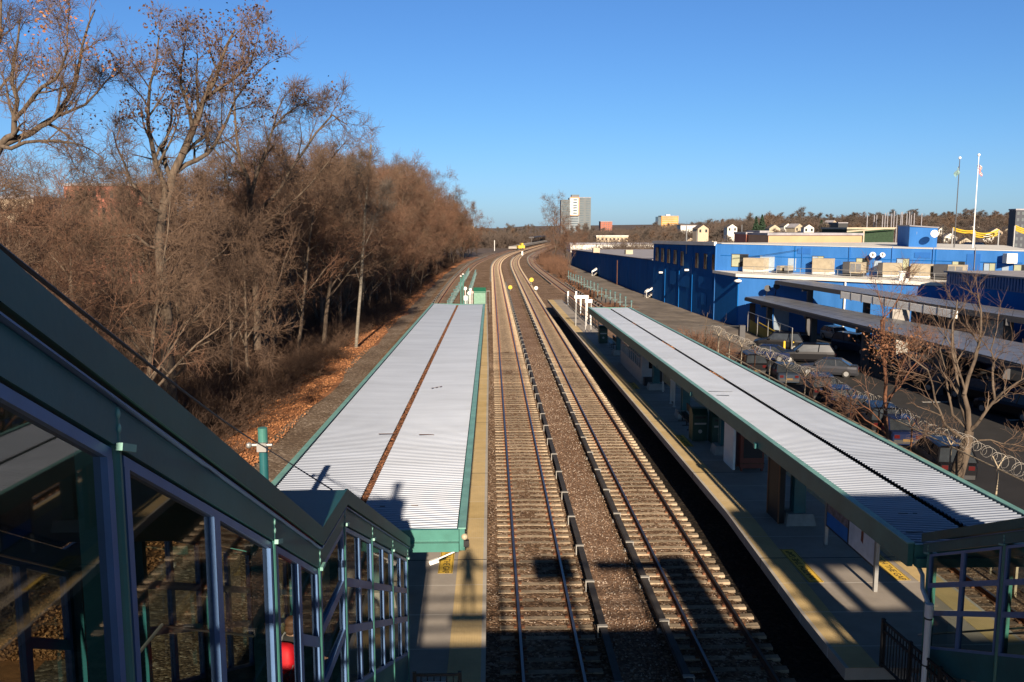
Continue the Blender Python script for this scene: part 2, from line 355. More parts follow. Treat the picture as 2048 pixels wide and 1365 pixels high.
def text_mesh(name, body, size, mt, parent, M4, align='CENTER'):
    cu = bpy.data.curves.new(name, 'FONT'); cu.body = body; cu.size = size; cu.align_x = align; cu.align_y = 'CENTER'; cu.extrude = .002
    o = bpy.data.objects.new(name, cu); col.objects.link(o); bpy.context.view_layer.update()
    me = bpy.data.meshes.new_from_object(o.evaluated_get(bpy.context.evaluated_depsgraph_get()))
    bpy.data.objects.remove(o); bpy.data.curves.remove(cu)
    me.transform(M4); me.name = name; me.materials.clear(); me.materials.append(M[mt])
    t = bpy.data.objects.new(name, me); col.objects.link(t); t.parent = parent
    return t
rnd = random.Random(7); rng = np.random.default_rng(11)
# ================================================================== GROUND
GZ = -1.2
def gz(x, y):
    if x < 15.8: a = -.45
    elif x < 19: a = -.45 + (GZ + .45) * (x - 15.8) / 3.2
    else: a = GZ
    # hill to the right and far behind
    d = max(0., min(1., (y - 230) / 500)); s = max(0., min(1., (x - 60 - max(0, 160 - y)) / 260))
    h = 17 * d * d * (3 - 2 * d) * s * s * (3 - 2 * s)
    if x > 70 and y < 300: h = max(h, 0)
    return a + h
xs = [-3000, -1500, -700, -350, -180, -100, -60, -35, -20, -12, -6, 0, 8, 15.8, 17.4, 19, 24, 30, 40, 55, 75, 100, 130, 170, 220, 280, 350, 450, 600, 900, 1500, 3000]
ys = [-200, -60, -20, 0, 20, 40, 60, 80, 100, 130, 160, 200, 250, 300, 370, 450, 540, 650, 800, 1000, 1400, 2200, 4500, 7500]
g = MB(); g.add([(x, y, gz(x, y) + (0 if x > -11 else (-11 - max(x, -60)) * .01)) for y in ys for x in xs],
                [(j * len(xs) + i, j * len(xs) + i + 1, (j + 1) * len(xs) + i + 1, (j + 1) * len(xs) + i) for j in range(len(ys) - 1) for i in range(len(xs) - 1)])
struct('ground', g, 'dirt')

def smoothX(pts):
    Y = np.arange(-20, 900, 2.); X = np.interp(Y, [p[0] for p in pts], [p[1] for p in pts])
    k = np.ones(21) / 21; Xp = np.pad(X, 10, mode='edge')
    for _ in range(2): Xp = np.pad(np.convolve(Xp, k, 'valid'), 10, mode='edge')
    X = Xp[10:-10] if len(Xp) > len(Y) else Xp
    return lambda y: float(np.interp(y, Y, X))
T1 = smoothX([(-20, 1.53), (250, 1.6), (300, 3.2), (365, 8.2), (433, 16.6), (512, 27), (620, 43), (900, 90)])
T2 = smoothX([(-20, 6.22), (60, 6.3), (150, 6.7), (250, 7.1), (300, 8.6), (365, 13.0), (433, 21.3), (512, 31.6), (620, 47.6), (900, 95)])
T0 = smoothX([(-20, -6.9), (110, -6.86), (183, -6.9), (265, -5.2), (352, 2.0), (433, 11.8), (512, 22.2), (620, 38.2), (900, 85)])
T3 = smoothX([(-20, 14.4), (110, 14.3), (149, 13.5), (210, 12.9), (256, 12.6), (322, 15.0), (412, 24.0), (512, 37), (620, 53), (900, 100)])

# ballast bed following the tracks
yy = list(np.concatenate([np.arange(-20, 200, 5.), np.arange(200, 640, 10.)]))
b = MB(); cs = []
for y in yy:
    l = T0(y) - 2.0; r = T2(y) + 1.3 if y < 112 else (T2(y) + 1.3) * (1 - min(1, (y - 112) / 4)) + (T3(y) + 2.0) * min(1, (y - 112) / 4)
    cs.append([(l - .9, y, -.46), (l, y, -.21), (T0(y), y, -.19), ((T0(y) + T1(y)) / 2, y, -.21), (T1(y), y, -.19), (T1(y) + 2.3, y, -.23), (T2(y), y, -.19), (r - .25, y, -.21), (r + .35, y, -.6)])
n = 9
b.add([p for c in cs for p in c], [(j * n + i, j * n + i + 1, (j + 1) * n + i + 1, (j + 1) * n + i) for j in range(len(cs) - 1) for i in range(n - 1)])
struct('ballast', b, 'ballast')
b = MB(); P_ = [(T0(y) - 2.8, y) for y in yy if y < 400]; Q_ = [(T0(y) - 7.5, y) for y in yy if y < 400]
b.add([(q[0], q[1], -.43) for p in zip(Q_, P_) for q in p], [(2 * i, 2 * i + 1, 2 * i + 3, 2 * i + 2) for i in range(len(P_) - 1)]); struct('gravel_path', b, 'path')
b = MB(); cs = []
for y in np.arange(-20, 122, 6.):
    cs.append([(T3(y) - 1.9, y, -.44), (T3(y) - 1.4, y, -.2), (T3(y) + 1.5, y, -.2), (T3(y) + 2.2, y, -.46)])
b.add([p for c in cs for p in c], [(j * 4 + i, j * 4 + i + 1, (j + 1) * 4 + i + 1, (j + 1) * 4 + i) for j in range(len(cs) - 1) for i in range(3)])
struct('track_bed', b, 'ballast2')
# brown centre strip between the two main tracks, ground by the right platform coloured near black for its shade
b = MB(); b.add([p for y in yy if y < 420 for p in ((T1(y) + 1.65, y, -.165), (T1(y) + 3.0, y, -.2))], [(2 * i, 2 * i + 1, 2 * i + 3, 2 * i + 2) for i in range(len([y for y in yy if y < 420]) - 1)])
struct('gravel_strip', b, 'ballast2')
b = MB(); b.quad((7.55, -20, -.42), (13.2, -20, -.42), (13.2, 112, -.42), (7.75, 112, -.42)); struct('shade_dark_ground', b, 'soil')
# leaf covered verge along the wood
b = MB(); cs = []
for y in yy:
    if y > 330: break
    l = T0(y); e = .5 * math.sin(y * .23) + .35 * math.sin(y * .61 + 1)
    cs.append([(l - 18, y, -.3), (l - 9, y, -.32), (l - 5.0 + e, y, -.38), (l - 4.3 + e, y, -.47)])
b.add([p for c in cs for p in c], [(j * 4 + i, j * 4 + i + 1, (j + 1) * 4 + i + 1, (j + 1) * 4 + i) for j in range(len(cs) - 1) for i in range(3)])
struct('leafy_verge', b, 'leafground')
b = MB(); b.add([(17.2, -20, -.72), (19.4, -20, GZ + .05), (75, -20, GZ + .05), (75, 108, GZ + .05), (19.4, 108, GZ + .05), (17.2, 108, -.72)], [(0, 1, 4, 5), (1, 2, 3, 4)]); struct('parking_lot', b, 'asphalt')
b = MB(); b.add([(17.0, 84, -.66), (19.4, 84, GZ + .06), (30.0, 84, GZ + .06), (29.0, 118, GZ + .06), (25.6, 290, GZ + .06), (19, 290, GZ + .06), (17.0, 118, -.66)], [(0, 1, 2, 3, 6), (6, 3, 4, 5)]); struct('service_road', b, 'asphalt2')

# ================================================================== TRACKS
def slp(T): 
    def f(y): return (T(y + 1) - T(y - 1)) / 2
    return f
def rail_mesh(T, off, y0, y1, step):
    m = MB(); prof = [(-.07, -.17), (-.02, -.15), (-.02, -.035), (-.036, -.03), (-.036, 0), (.036, 0), (.036, -.03), (.02, -.035), (.02, -.15), (.07, -.17)]
    Y = np.arange(y0, y1 + step, step); s = slp(T); vs = []
    for y in Y:
        a = math.atan(s(y)); 
        for px, pz in prof: vs.append((T(y) + (off + px) * math.cos(a), y - (off + px) * math.sin(a), pz))
    k = len(prof)
    for j in range(len(Y) - 1):
        for i in range(k - 1):
            m.mi = 0
    m.v = [tuple(v) for v in vs]; m.n = len(vs)
    for j in range(len(Y) - 1):
        for i in range(k - 1):
            m.f.append((j * k + i, j * k + i + 1, (j + 1) * k + i + 1, (j + 1) * k + i)); m.m.append(0 if i == 4 else 1)
    return m
def tie_mesh(L=2.6, mats=2):
    m = MB(); m.mi = 0
    hw = .13; m.add([(-L / 2, -hw, -.24), (L / 2, -hw, -.24), (L / 2, hw, -.24), (-L / 2, hw, -.24), (-L / 2, -hw + .02, -.165), (-.35, -hw + .03, -.185), (.35, -hw + .03, -.185), (L / 2, -hw + .02, -.165), (L / 2, hw - .02, -.165), (.35, hw - .03, -.185), (-.35, hw - .03, -.185), (-L / 2, hw - .02, -.165)],
          [(4, 5, 10, 11), (5, 6, 9, 10), (6, 7, 8, 9), (0, 1, 7, 6, 5, 4), (2, 3, 11, 10, 9, 8), (1, 2, 8, 7), (3, 0, 4, 11)])
    m.mi = 1
    for o in (-.7525, .7525):
        for q in (-.11, .11): m.box(o + q - .045, o + q + .045, -.06, .06, -.185, -.125)
    return m
def track(name, T, y0, y1, label, tmat='tie', first=None, sp=.61, step=3.):
    t = thing(name, label, 'railway track', (T(y0), y0, 0), 'railway tracks')
    for o in (-.7525, .7525): build('rail', rail_mesh(T, o, y0, y1, step), ['steel', 'rust'], t)
    s = slp(T); f = y0 if first is None else first
    me = None; ysl = np.arange(y0, y1, sp); near = [y for y in ysl if y >= f][:100]; rest = [y for y in ysl if y < f or y > near[-1]]
    for y in near:
        if me is None:
            o = build('sleeper', tie_mesh(), [tmat, 'rust']); me = o.data
        else: o = bpy.data.objects.new('sleeper', me); col.objects.link(o)
        o.parent = t; o.location = (T(y) - t.location[0] + rnd.uniform(-.02, .02), y - y0 + rnd.uniform(-.015, .015), rnd.uniform(-.008, .004)); o.rotation_euler.z = -math.atan(s(y)) + rnd.uniform(-.006, .006)
    m = MB(); proto = tie_mesh()
    for y in rest:
        a = -math.atan(s(y)); ca, sa = math.cos(a), math.sin(a); m.v += [(T(y) + vx * ca - vy * sa, y + vx * sa + vy * ca, vz) for vx, vy, vz in proto.v]
        m.f += [tuple(i + m.n for i in q) for q in proto.f]; m.m += proto.m; m.n += len(proto.v)
    if rest: tag(build('sleepers', m, [tmat, 'rust'], t), kind='stuff')
    return t
track('railway_track', T1, 8, 560, 'left of the two main tracks, pale concrete sleepers, running beside the left platform', first=17)
track('railway_track', T2, 8, 560, 'right of the two main tracks, running beside the dark edge of the right platform', first=17)
track('railway_track', T0, 60, 560, 'outer left track passing between the left platform and the leafy wood edge', 'tie2', first=96)
track('railway_track', T3, 0, 560, 'outer right track curving behind the right platform past the blue wall', 'tie2', first=112)

def third_rail(T, off, y0, y1, label, br=3.05):
    t = thing('third_rail', label, 'third rail', (T(y0) + off, y0, 0), 'covered third rails')
    m = MB(); st = 6.
    Y = np.arange(y0, y1, st); P = [(T(y) + off, y) for y in Y] + [(T(y1) + off, y1)]
    for p, q in zip(P[:-1], P[1:]):
        m.beam((p[0], p[1], .1), (q[0], q[1], .1), .17, .04); m.beam((p[0] + (.1 if off > 0 else -.1), p[1], .03), (q[0] + (.1 if off > 0 else -.1), q[1], .03), .03, .12)
    build('cover_board', m, 'cover', t)
    m = MB()
    for p, q in zip(P[:-1], P[1:]): m.beam((p[0], p[1], -.06), (q[0], q[1], -.06), .07, .1)
    build('power_rail', m, 'rust', t)
    k = 0; me = None
    for y in np.arange(y0 + .3, y1, br):
        k += 1
        if k > 100: break
        if me is None:
            bm_ = MB(); bm_.box(-.13, .13, -.06, .06, .115, .15); bm_.box(-.15, -.115, -.05, .05, -.2, .15); bm_.box(-.02, .17, -.09, .09, -.24, -.14)
            o = build('bracket', bm_, 'bracket'); me = o.data
        else: o = bpy.data.objects.new('bracket', me); col.objects.link(o)
        o.parent = t; o.location = (T(y) - T(y0), y - y0, 0); o.scale = (1 if off > 0 else -1, 1, 1)
third_rail(T1, 1.52, 19.3, 175, 'dark covered third rail on the right side of the left main track')
third_rail(T2, -1.46, 19.6, 420, 'dark covered third rail along the left side of the right main track')
third_rail(T1, -1.5, 178, 430, 'far covered third rail switching to the left side of the left main track')
third_rail(T0, -1.5, 70, 330, 'covered third rail on the wood side of the outer left track')
third_rail(T3, -1.5, 168, 380, 'covered third rail on the near side of the curving outer right track')
third_rail(T3, 1.5, 100, 172, 'short covered third rail on the wall side of the outer right track')
# loose pale stones near the camera
N = 21000; X = rng.uniform(-.1, 7.4, N); Y = 16 + 60 * rng.random(N) ** 1.4; keep = ~((np.abs((X - 1.53)) < .95) & (rng.random(N) < .5)); X = X[keep]; Y = Y[keep]; N = len(X)
mid = (X > 3.1) & (X < 4.8); r = rng.uniform(.012, .034, N) * np.where(mid, 1.15, .9)
oc = np.array([[1, 0, 0], [0, 1, 0], [-1, 0, 0], [0, -1, 0], [0, 0, .8], [0, 0, -.8]]); of = np.array([[0, 1, 4], [1, 2, 4], [2, 3, 4], [3, 0, 4], [1, 0, 5], [2, 1, 5], [3, 2, 5], [0, 3, 5]])
V = oc[None] * r[:, None, None] * rng.uniform(.6, 1.4, (N, 6, 1)); a = rng.uniform(0, 6.28, N)[:, None]
Vx = V[..., 0] * np.cos(a) - V[..., 1] * np.sin(a) + X[:, None]; Vy = V[..., 0] * np.sin(a) + V[..., 1] * np.cos(a) + Y[:, None]; Vz = V[..., 2] - .2 + r[:, None] * .4 + np.where(mid, .03, 0)[:, None]
sel = rng.random(N) < .42
for nm, ks, mt in (('pale_ballast_stones', sel, 'stone'), ('dark_ballast_stones', ~sel, 'ballast2')):
    q = np.stack([Vx, Vy, Vz], -1)[ks]; k = len(q)
    tag(npmesh(nm, q.reshape(-1, 3), (np.arange(k)[:, None, None] * 6 + of[None]).reshape(-1, 3), mt), kind='stuff', label=nm.replace('_', ' ') + ' scattered between the main tracks', cat='gravel')

# ================================================================== PLATFORMS
PT = 1.2
LR = [(-.12, 2), (-.12, 112)]; 
def platform(label, left, right, loc, yn, yf, strips, name='platform'):
    t = thing(name, label, 'platform', loc, 'railway platforms')
    yv = sorted(set([yn, yf] + [p[0] for p in left if yn < p[0] < yf] + [p[0] for p in right if yn < p[0] < yf]))
    fl = lambda y: float(np.interp(y, [p[0] for p in left], [p[1] for p in left])); fr = lambda y: float(np.interp(y, [p[0] for p in right], [p[1] for p in right]))
    def strip(a, bb, z0, z1, mt, nm):
        m = MB(); m.prism([(a(y), y) for y in yv] + [(bb(y), y) for y in reversed(yv)], z0, z1); return build(nm, m, mt, t)
    strip(fl, fr, PT - .28, PT, 'conc', 'slab')
    for (side, i0, i1, mt, nm, ya, yb) in strips:
        ref = fl if side == 'l' else fr; sg = 1 if side == 'l' else -1
        m = MB(); yq = [y for y in sorted(set([ya, yb] + yv)) if ya <= y <= yb]
        A = [(ref(y) + sg * i0, y) for y in yq]; B = [(ref(y) + sg * i1, y) for y in yq]
        if sg > 0: m.prism(A + B[::-1], PT + .001, PT + .006)
        else: m.prism(B + A[::-1], PT + .001, PT + .006)
        build(nm, m, mt, t)
    for y in np.arange(yn + 1.5, yf, 3.66):
        m = MB(); m.box(fl(y) + 1.25, fr(y) - 1.25, y - .25, y + .25, -.5, PT - .28); build('pier', m, 'soil', t)  # piers coloured near black for the shade of the void
    return t, fl, fr
pl = PZ(1095, 600, PT)
RLs = [(-10, 7.9), (21, 7.92), (29, 8.15), (52, 8.0), (pl[1], pl[0])]
RRs = [(-10, 12.7), (26, 12.7), (45, 12.45), (62, 12.2), (80, 10.4), (pl[1], 9.75)]
platform('long grey right platform with yellow edges, its canopy and its shelter', [(a, c) for a, c in RLs], RRs, (10, 18.2, 0), 18.2, pl[1],
         [('l', 0, .09, 'nosing', 'edge_nosing', 18.2, pl[1]), ('l', .09, .78, 'yellow', 'tactile_strip', 18.2, pl[1]), ('r', 0, .09, 'nosing', 'edge_nosing', 18.2, 80), ('r', .09, .8, 'yellow', 'tactile_strip', 18.2, 80)])
platform('grey left platform with yellow tactile edge, under the canopy with the rusty gutter', [(-10, -5.3), (112, -5.3)], [(-10, -.14), (60, -.12), (112, -.4)], (-2.7, 0, 0), 2, 111.5,
         [('r', 0, .1, 'nosing', 'edge_nosing', 2, 111.5), ('r', .1, .85, 'yellow', 'tactile_strip', 2, 110.9), ('l', 0, .1, 'nosing', 'edge_nosing', 2, 111.5), ('l', .1, .8, 'yellow', 'tactile_strip', 2, 110.9), ])
# ground-painted gap signs: WATCH THE GAP, one letter row per plate
def gap_sign(x, y, face, label, L=2.15, wd=.42):
    t = thing('platform_floor_sign', label, 'floor sign', (x, y, PT + .007), 'yellow gap warning signs on the platforms')
    m = MB(); m.box(x - wd / 2, x + wd / 2, y - L / 2, y + L / 2, PT + .007, PT + .011); build('sign_plate', m, 'ysign', t)
    m = MB()
    for s_ in (-1, 1): m.box(x + s_ * (wd / 2 - .025) - .008, x + s_ * (wd / 2 - .025) + .008, y - L / 2 + .02, y + L / 2 - .02, PT + .0112, PT + .013); m.box(x - wd / 2 + .035, x + wd / 2 - .035, y + s_ * (L / 2 - .03) - .008, y + s_ * (L / 2 - .03) + .008, PT + .0112, PT + .013)
    build('border_line', m, 'text', t)
    rot = Matrix.Rotation(R(-90 if face > 0 else 90), 4, 'Z')
    text_mesh('lettering', 'WATCH THE GAP', .268, 'text', t, Matrix.Translation((0, 0, .006)) @ rot)
p = PZ(894, 1119, PT); gap_sign(p[0], p[1], 1, 'yellow WATCH THE GAP floor sign on the left platform below the canopy corner')
a = PZ(1575, 1104, PT); q = PZ(1627, 1160, PT); gap_sign((a[0] + q[0]) / 2 + .02, (a[1] + q[1]) / 2, -1, 'yellow WATCH THE GAP floor sign at the track edge beside the two poster boards', L=2.5)
p = PZ(1795, 1145, PT); gap_sign(p[0] - .1, p[1] + .5, 1, 'yellow WATCH THE GAP floor sign behind the poster board posts')
p = PZ(1368, 882, PT); gap_sign(p[0], p[1], -1, 'faint shaded floor sign near the dark green recycling bins')
p = PZ(1268, 772, PT); gap_sign(p[0], p[1], -1, 'faint shaded floor sign in front of the white waiting shelter')

# ================================================================== CANOPIES
CZ = 4.25
def corr_roof(FL, FR, NR, NL, dip, amp=.022, per=.165):
    """trapezoid ribs running across, from the near edge to the far one; the quad corners are xy; dip = (z at left, z at right)"""
    m = MB(); FL, FR, NR, NL = map(np.array, (FL, FR, NR, NL)); n = int(np.linalg.norm(FL - NL) / per); vs = []
    for k in range(n):
        for fr_, h in ((0, 0), (.38, 0), (.5, 1), (.88, 1)):
            t = (k + fr_) / n; L_ = NL + (FL - NL) * t; R_ = NR + (FR - NR) * t
            for P, z in ((L_, dip[0]), (R_, dip[1])): vs.append((P[0], P[1], z + amp * (2 * h - 1)))
    m.v = vs; m.n = len(vs); c = len(vs) // 2
    for i in range(c - 1): m.f.append((2 * i, 2 * i + 1, 2 * i + 3, 2 * i + 2)); m.m.append(0)
    return m
def canopy(label, FL, FR, NR, NL, g0, g1, leafy, ncol):
    """FL.. outer corners (xy) of the roof, g0/g1 the gutter's far and near point"""
    t = thing('platform_canopy', label, 'canopy', (g1[0], g1[1], PT), 'platform canopies')
    v = lambda p: np.array(p[:2], float); FL, FR, NR, NL, g0, g1 = map(v, (FL, FR, NR, NL, g0, g1)); e = np.array([.1, 0])
    build('roof_sheet', corr_roof(FL + [.12, -.1], g0 - e, g1 - e, NL + [.12, .1], (CZ, CZ - .05)), 'roof', t)
    build('roof_sheet', corr_roof(g0 + e, FR - [.12, .1], NR - [.12, -.1], g1 + e, (CZ - .05, CZ)), 'roof', t)
    m = MB(); z = CZ - .14
    m.slab((*(g0 - e), z), (*(g0 + e), z), (*(g1 + e), z), (*(g1 - e), z), .05); build('gutter', m, 'dark' if not leafy else 'leaf_litter', t)
    # rim: side fascias, end fascias
    for nm, a, bb, hh in (('fascia', NL, FL, .5), ('fascia', NR, FR, .5)):
        m = MB(); m.beam((*a, CZ - hh / 2 + .03), (*bb, CZ - hh / 2 + .03), .12, hh); f = build(nm, m, 'teal', t)
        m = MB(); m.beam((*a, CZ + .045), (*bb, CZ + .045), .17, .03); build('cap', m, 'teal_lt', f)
    m = MB(); m.beam((*(NL + [.07, 0]), CZ - .2), (*(NR - [.07, 0]), CZ - .2), .1, .46); m.beam((*(NL + [.07, -.1]), CZ - .34), (*(NR - [.07, .1]), CZ - .34), .14, .2); build('end_fascia', m, 'teal', t)
    m = MB(); m.beam((*(FL + [.07, 0]), CZ - .2), (*(FR - [.07, 0]), CZ - .2), .1, .46); build('end_fascia', m, 'teal', t)
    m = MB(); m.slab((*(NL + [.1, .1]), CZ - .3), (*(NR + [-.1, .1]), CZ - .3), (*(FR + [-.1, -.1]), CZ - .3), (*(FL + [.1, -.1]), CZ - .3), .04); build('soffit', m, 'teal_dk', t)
    return t, FL, FR, NR, NL, g0, g1
yN = 18.3
def ext(far, near, y=None):       # from the far xy through the near xy, stop at y
    f = PZ(*far, CZ); n = PZ(*near, CZ); k = ((y if y is not None else n[1]) - f[1]) / (n[1] - f[1]); return f[:2] + (n[:2] - f[:2]) * k
yL = PZ(923, 1061, CZ)[1]; yR = PZ(1822, 1091, CZ)[1]
cl = canopy('left platform canopy, pale ribbed roof with a rusty leaf filled gutter down the middle', PZ(866, 608, CZ), PZ(968.5, 609.6, CZ), PZ(924, 1061, CZ), ext((866, 608), (566, 950), yL), PZ(915.5, 609, CZ), ext((915.5, 609), (733, 985), yL), True, 6)
cr = canopy('right platform canopy, pale ribbed roof with a thin black gutter and a dark teal fascia', PZ(1178, 616, CZ), PZ(1258, 616, CZ), ext((1258, 616), (2048, 1030), yR), PZ(1822, 1091, CZ), PZ(1219, 616, CZ), ext((1219, 616), (1990, 1090), yR), False, 7)
tl, tr = cl[0], cr[0]
# leaves lying in the gutters (inside the canopy's own gutter)
def gutter_leaves(t, a, bb, n, wd, mt, z):
    P = rng.random(n) ** 1.0; X = a[0] + (bb[0] - a[0]) * P + rng.uniform(-wd, wd, n); Y = a[1] + (bb[1] - a[1]) * P; Z = z + rng.uniform(0, .07, n)
    s = rng.uniform(.03, .075, n); q = rng.normal(size=(n, 2, 3)); q /= np.linalg.norm(q, axis=2, keepdims=True); q[:, :, 2] *= .4
    C = np.stack([X, Y, Z], 1); u = q[:, 0] * s[:, None]; v_ = q[:, 1] * s[:, None]; V = np.stack([C - u, C - v_, C + u, C + v_], 1).reshape(-1, 3) - np.array(t.location)
    tag(npmesh('dead_leaves', V, np.arange(4 * n).reshape(-1, 4), mt, t), kind='stuff')
gutter_leaves(tl, cl[5], cl[6], 4200, .085, 'leaf_litter', CZ - .14)
gutter_leaves(tr, cr[5] * .62 + cr[6] * .38, cr[5] * .56 + cr[6] * .44, 90, .1, 'leaf', CZ - .12); gutter_leaves(tr, cr[5] * .42 + cr[6] * .58, cr[5] * .38 + cr[6] * .62, 100, .1, 'leaf', CZ - .12)
gutter_leaves(tr, cr[5] * .8 + cr[6] * .2, cr[5] * .78 + cr[6] * .22, 60, .1, 'leaf', CZ - .12)
def column(t, x, y, panel=False):
    c = MB(); c.box(x - .2, x + .2, y - .2, y + .2, PT + .36, CZ - .34); c.box(x - .23, x + .23, y - .03, y + .03, PT + .36, CZ - .34); c = build('column', c, 'teal_dk', t)
    m = MB(); m.add([(x - .5, y - .42, PT), (x + .5, y - .42, PT), (x + .5, y + .42, PT), (x - .5, y + .42, PT), (x - .42, y - .34, PT + .38), (x + .42, y - .34, PT + .38), (x + .42, y + .34, PT + .38), (x - .42, y + .34, PT + .38)], [(0, 3, 2, 1), (4, 5, 6, 7), (0, 1, 5, 4), (1, 2, 6, 5), (2, 3, 7, 6), (3, 0, 4, 7)])
    build('footing', m, 'conc2', c)
    m = MB(); m.box(x - 1.55, x + 1.3, y - .09, y + .09, CZ - .5, CZ - .34); build('bracket_arm', m, 'teal_dk', c)
for y in (27.9, 36.9, 44.2, 52, 60.3, 66.5): column(tr, 10.25 - (y - 27) * .008, y)
for y in (22, 30, 38, 46, 54, 62): column(tl, -2.95, y)
# splice scars on the roofs
m = MB()
for a, c in (((1417, 783), (1465, 783.8)), ((1433, 791), (1458, 791.6)), ((1797, 1027), (1815, 1027)), ((1812, 1064), (1846, 1064)), ((1826, 1027), (1834, 1027))):
    A = PZ(*a, CZ + .03); C_ = PZ(*c, CZ + .03); m.beam(A, C_, .035, .012)
build('scuff_mark', m, 'dark', tr)
m = MB()
for a, c in (((757, 868), (790, 868)), ((838, 869), (868, 870)), ((862, 777), (884, 773)), ((822, 1011), (836, 1011)), ((760, 1013), (770, 1013))):
    A = PZ(*a, CZ + .03); C_ = PZ(*c, CZ + .03); m.beam(A, C_, .03, .012)
build('scuff_mark', m, 'leaf_b', tl)
# small lamp hanging below the left canopy's near corner
m = MB(); p0 = PY(909, 1104, yL - .1); p1 = PY(868, 1122, yL - .1); t = thing('camera_arm', 'small white security camera on an arm under the left canopy corner', 'camera', tuple(p0))
m.tube(p0, p1, .018); build('arm', m, 'white', t); m = MB(); m.beam(p1 + [.1, 0, .02], p1 - [.1, 0, .05], .09, .09); build('housing', m, 'white', t)
p = PY(929, 1074, yL); t = thing('corner_lamp', 'small white lamp fixed to the right corner of the left canopy', 'lamp', tuple(p)); m = MB(); m.ball(p, .075); build('globe', m, 'cream', t); m = MB(); m.box(p[0] - .02, p[0] + .1, p[1] - .05, p[1] + .05, p[2] - .22, p[2] - .08); build('holder', m, 'black', t)
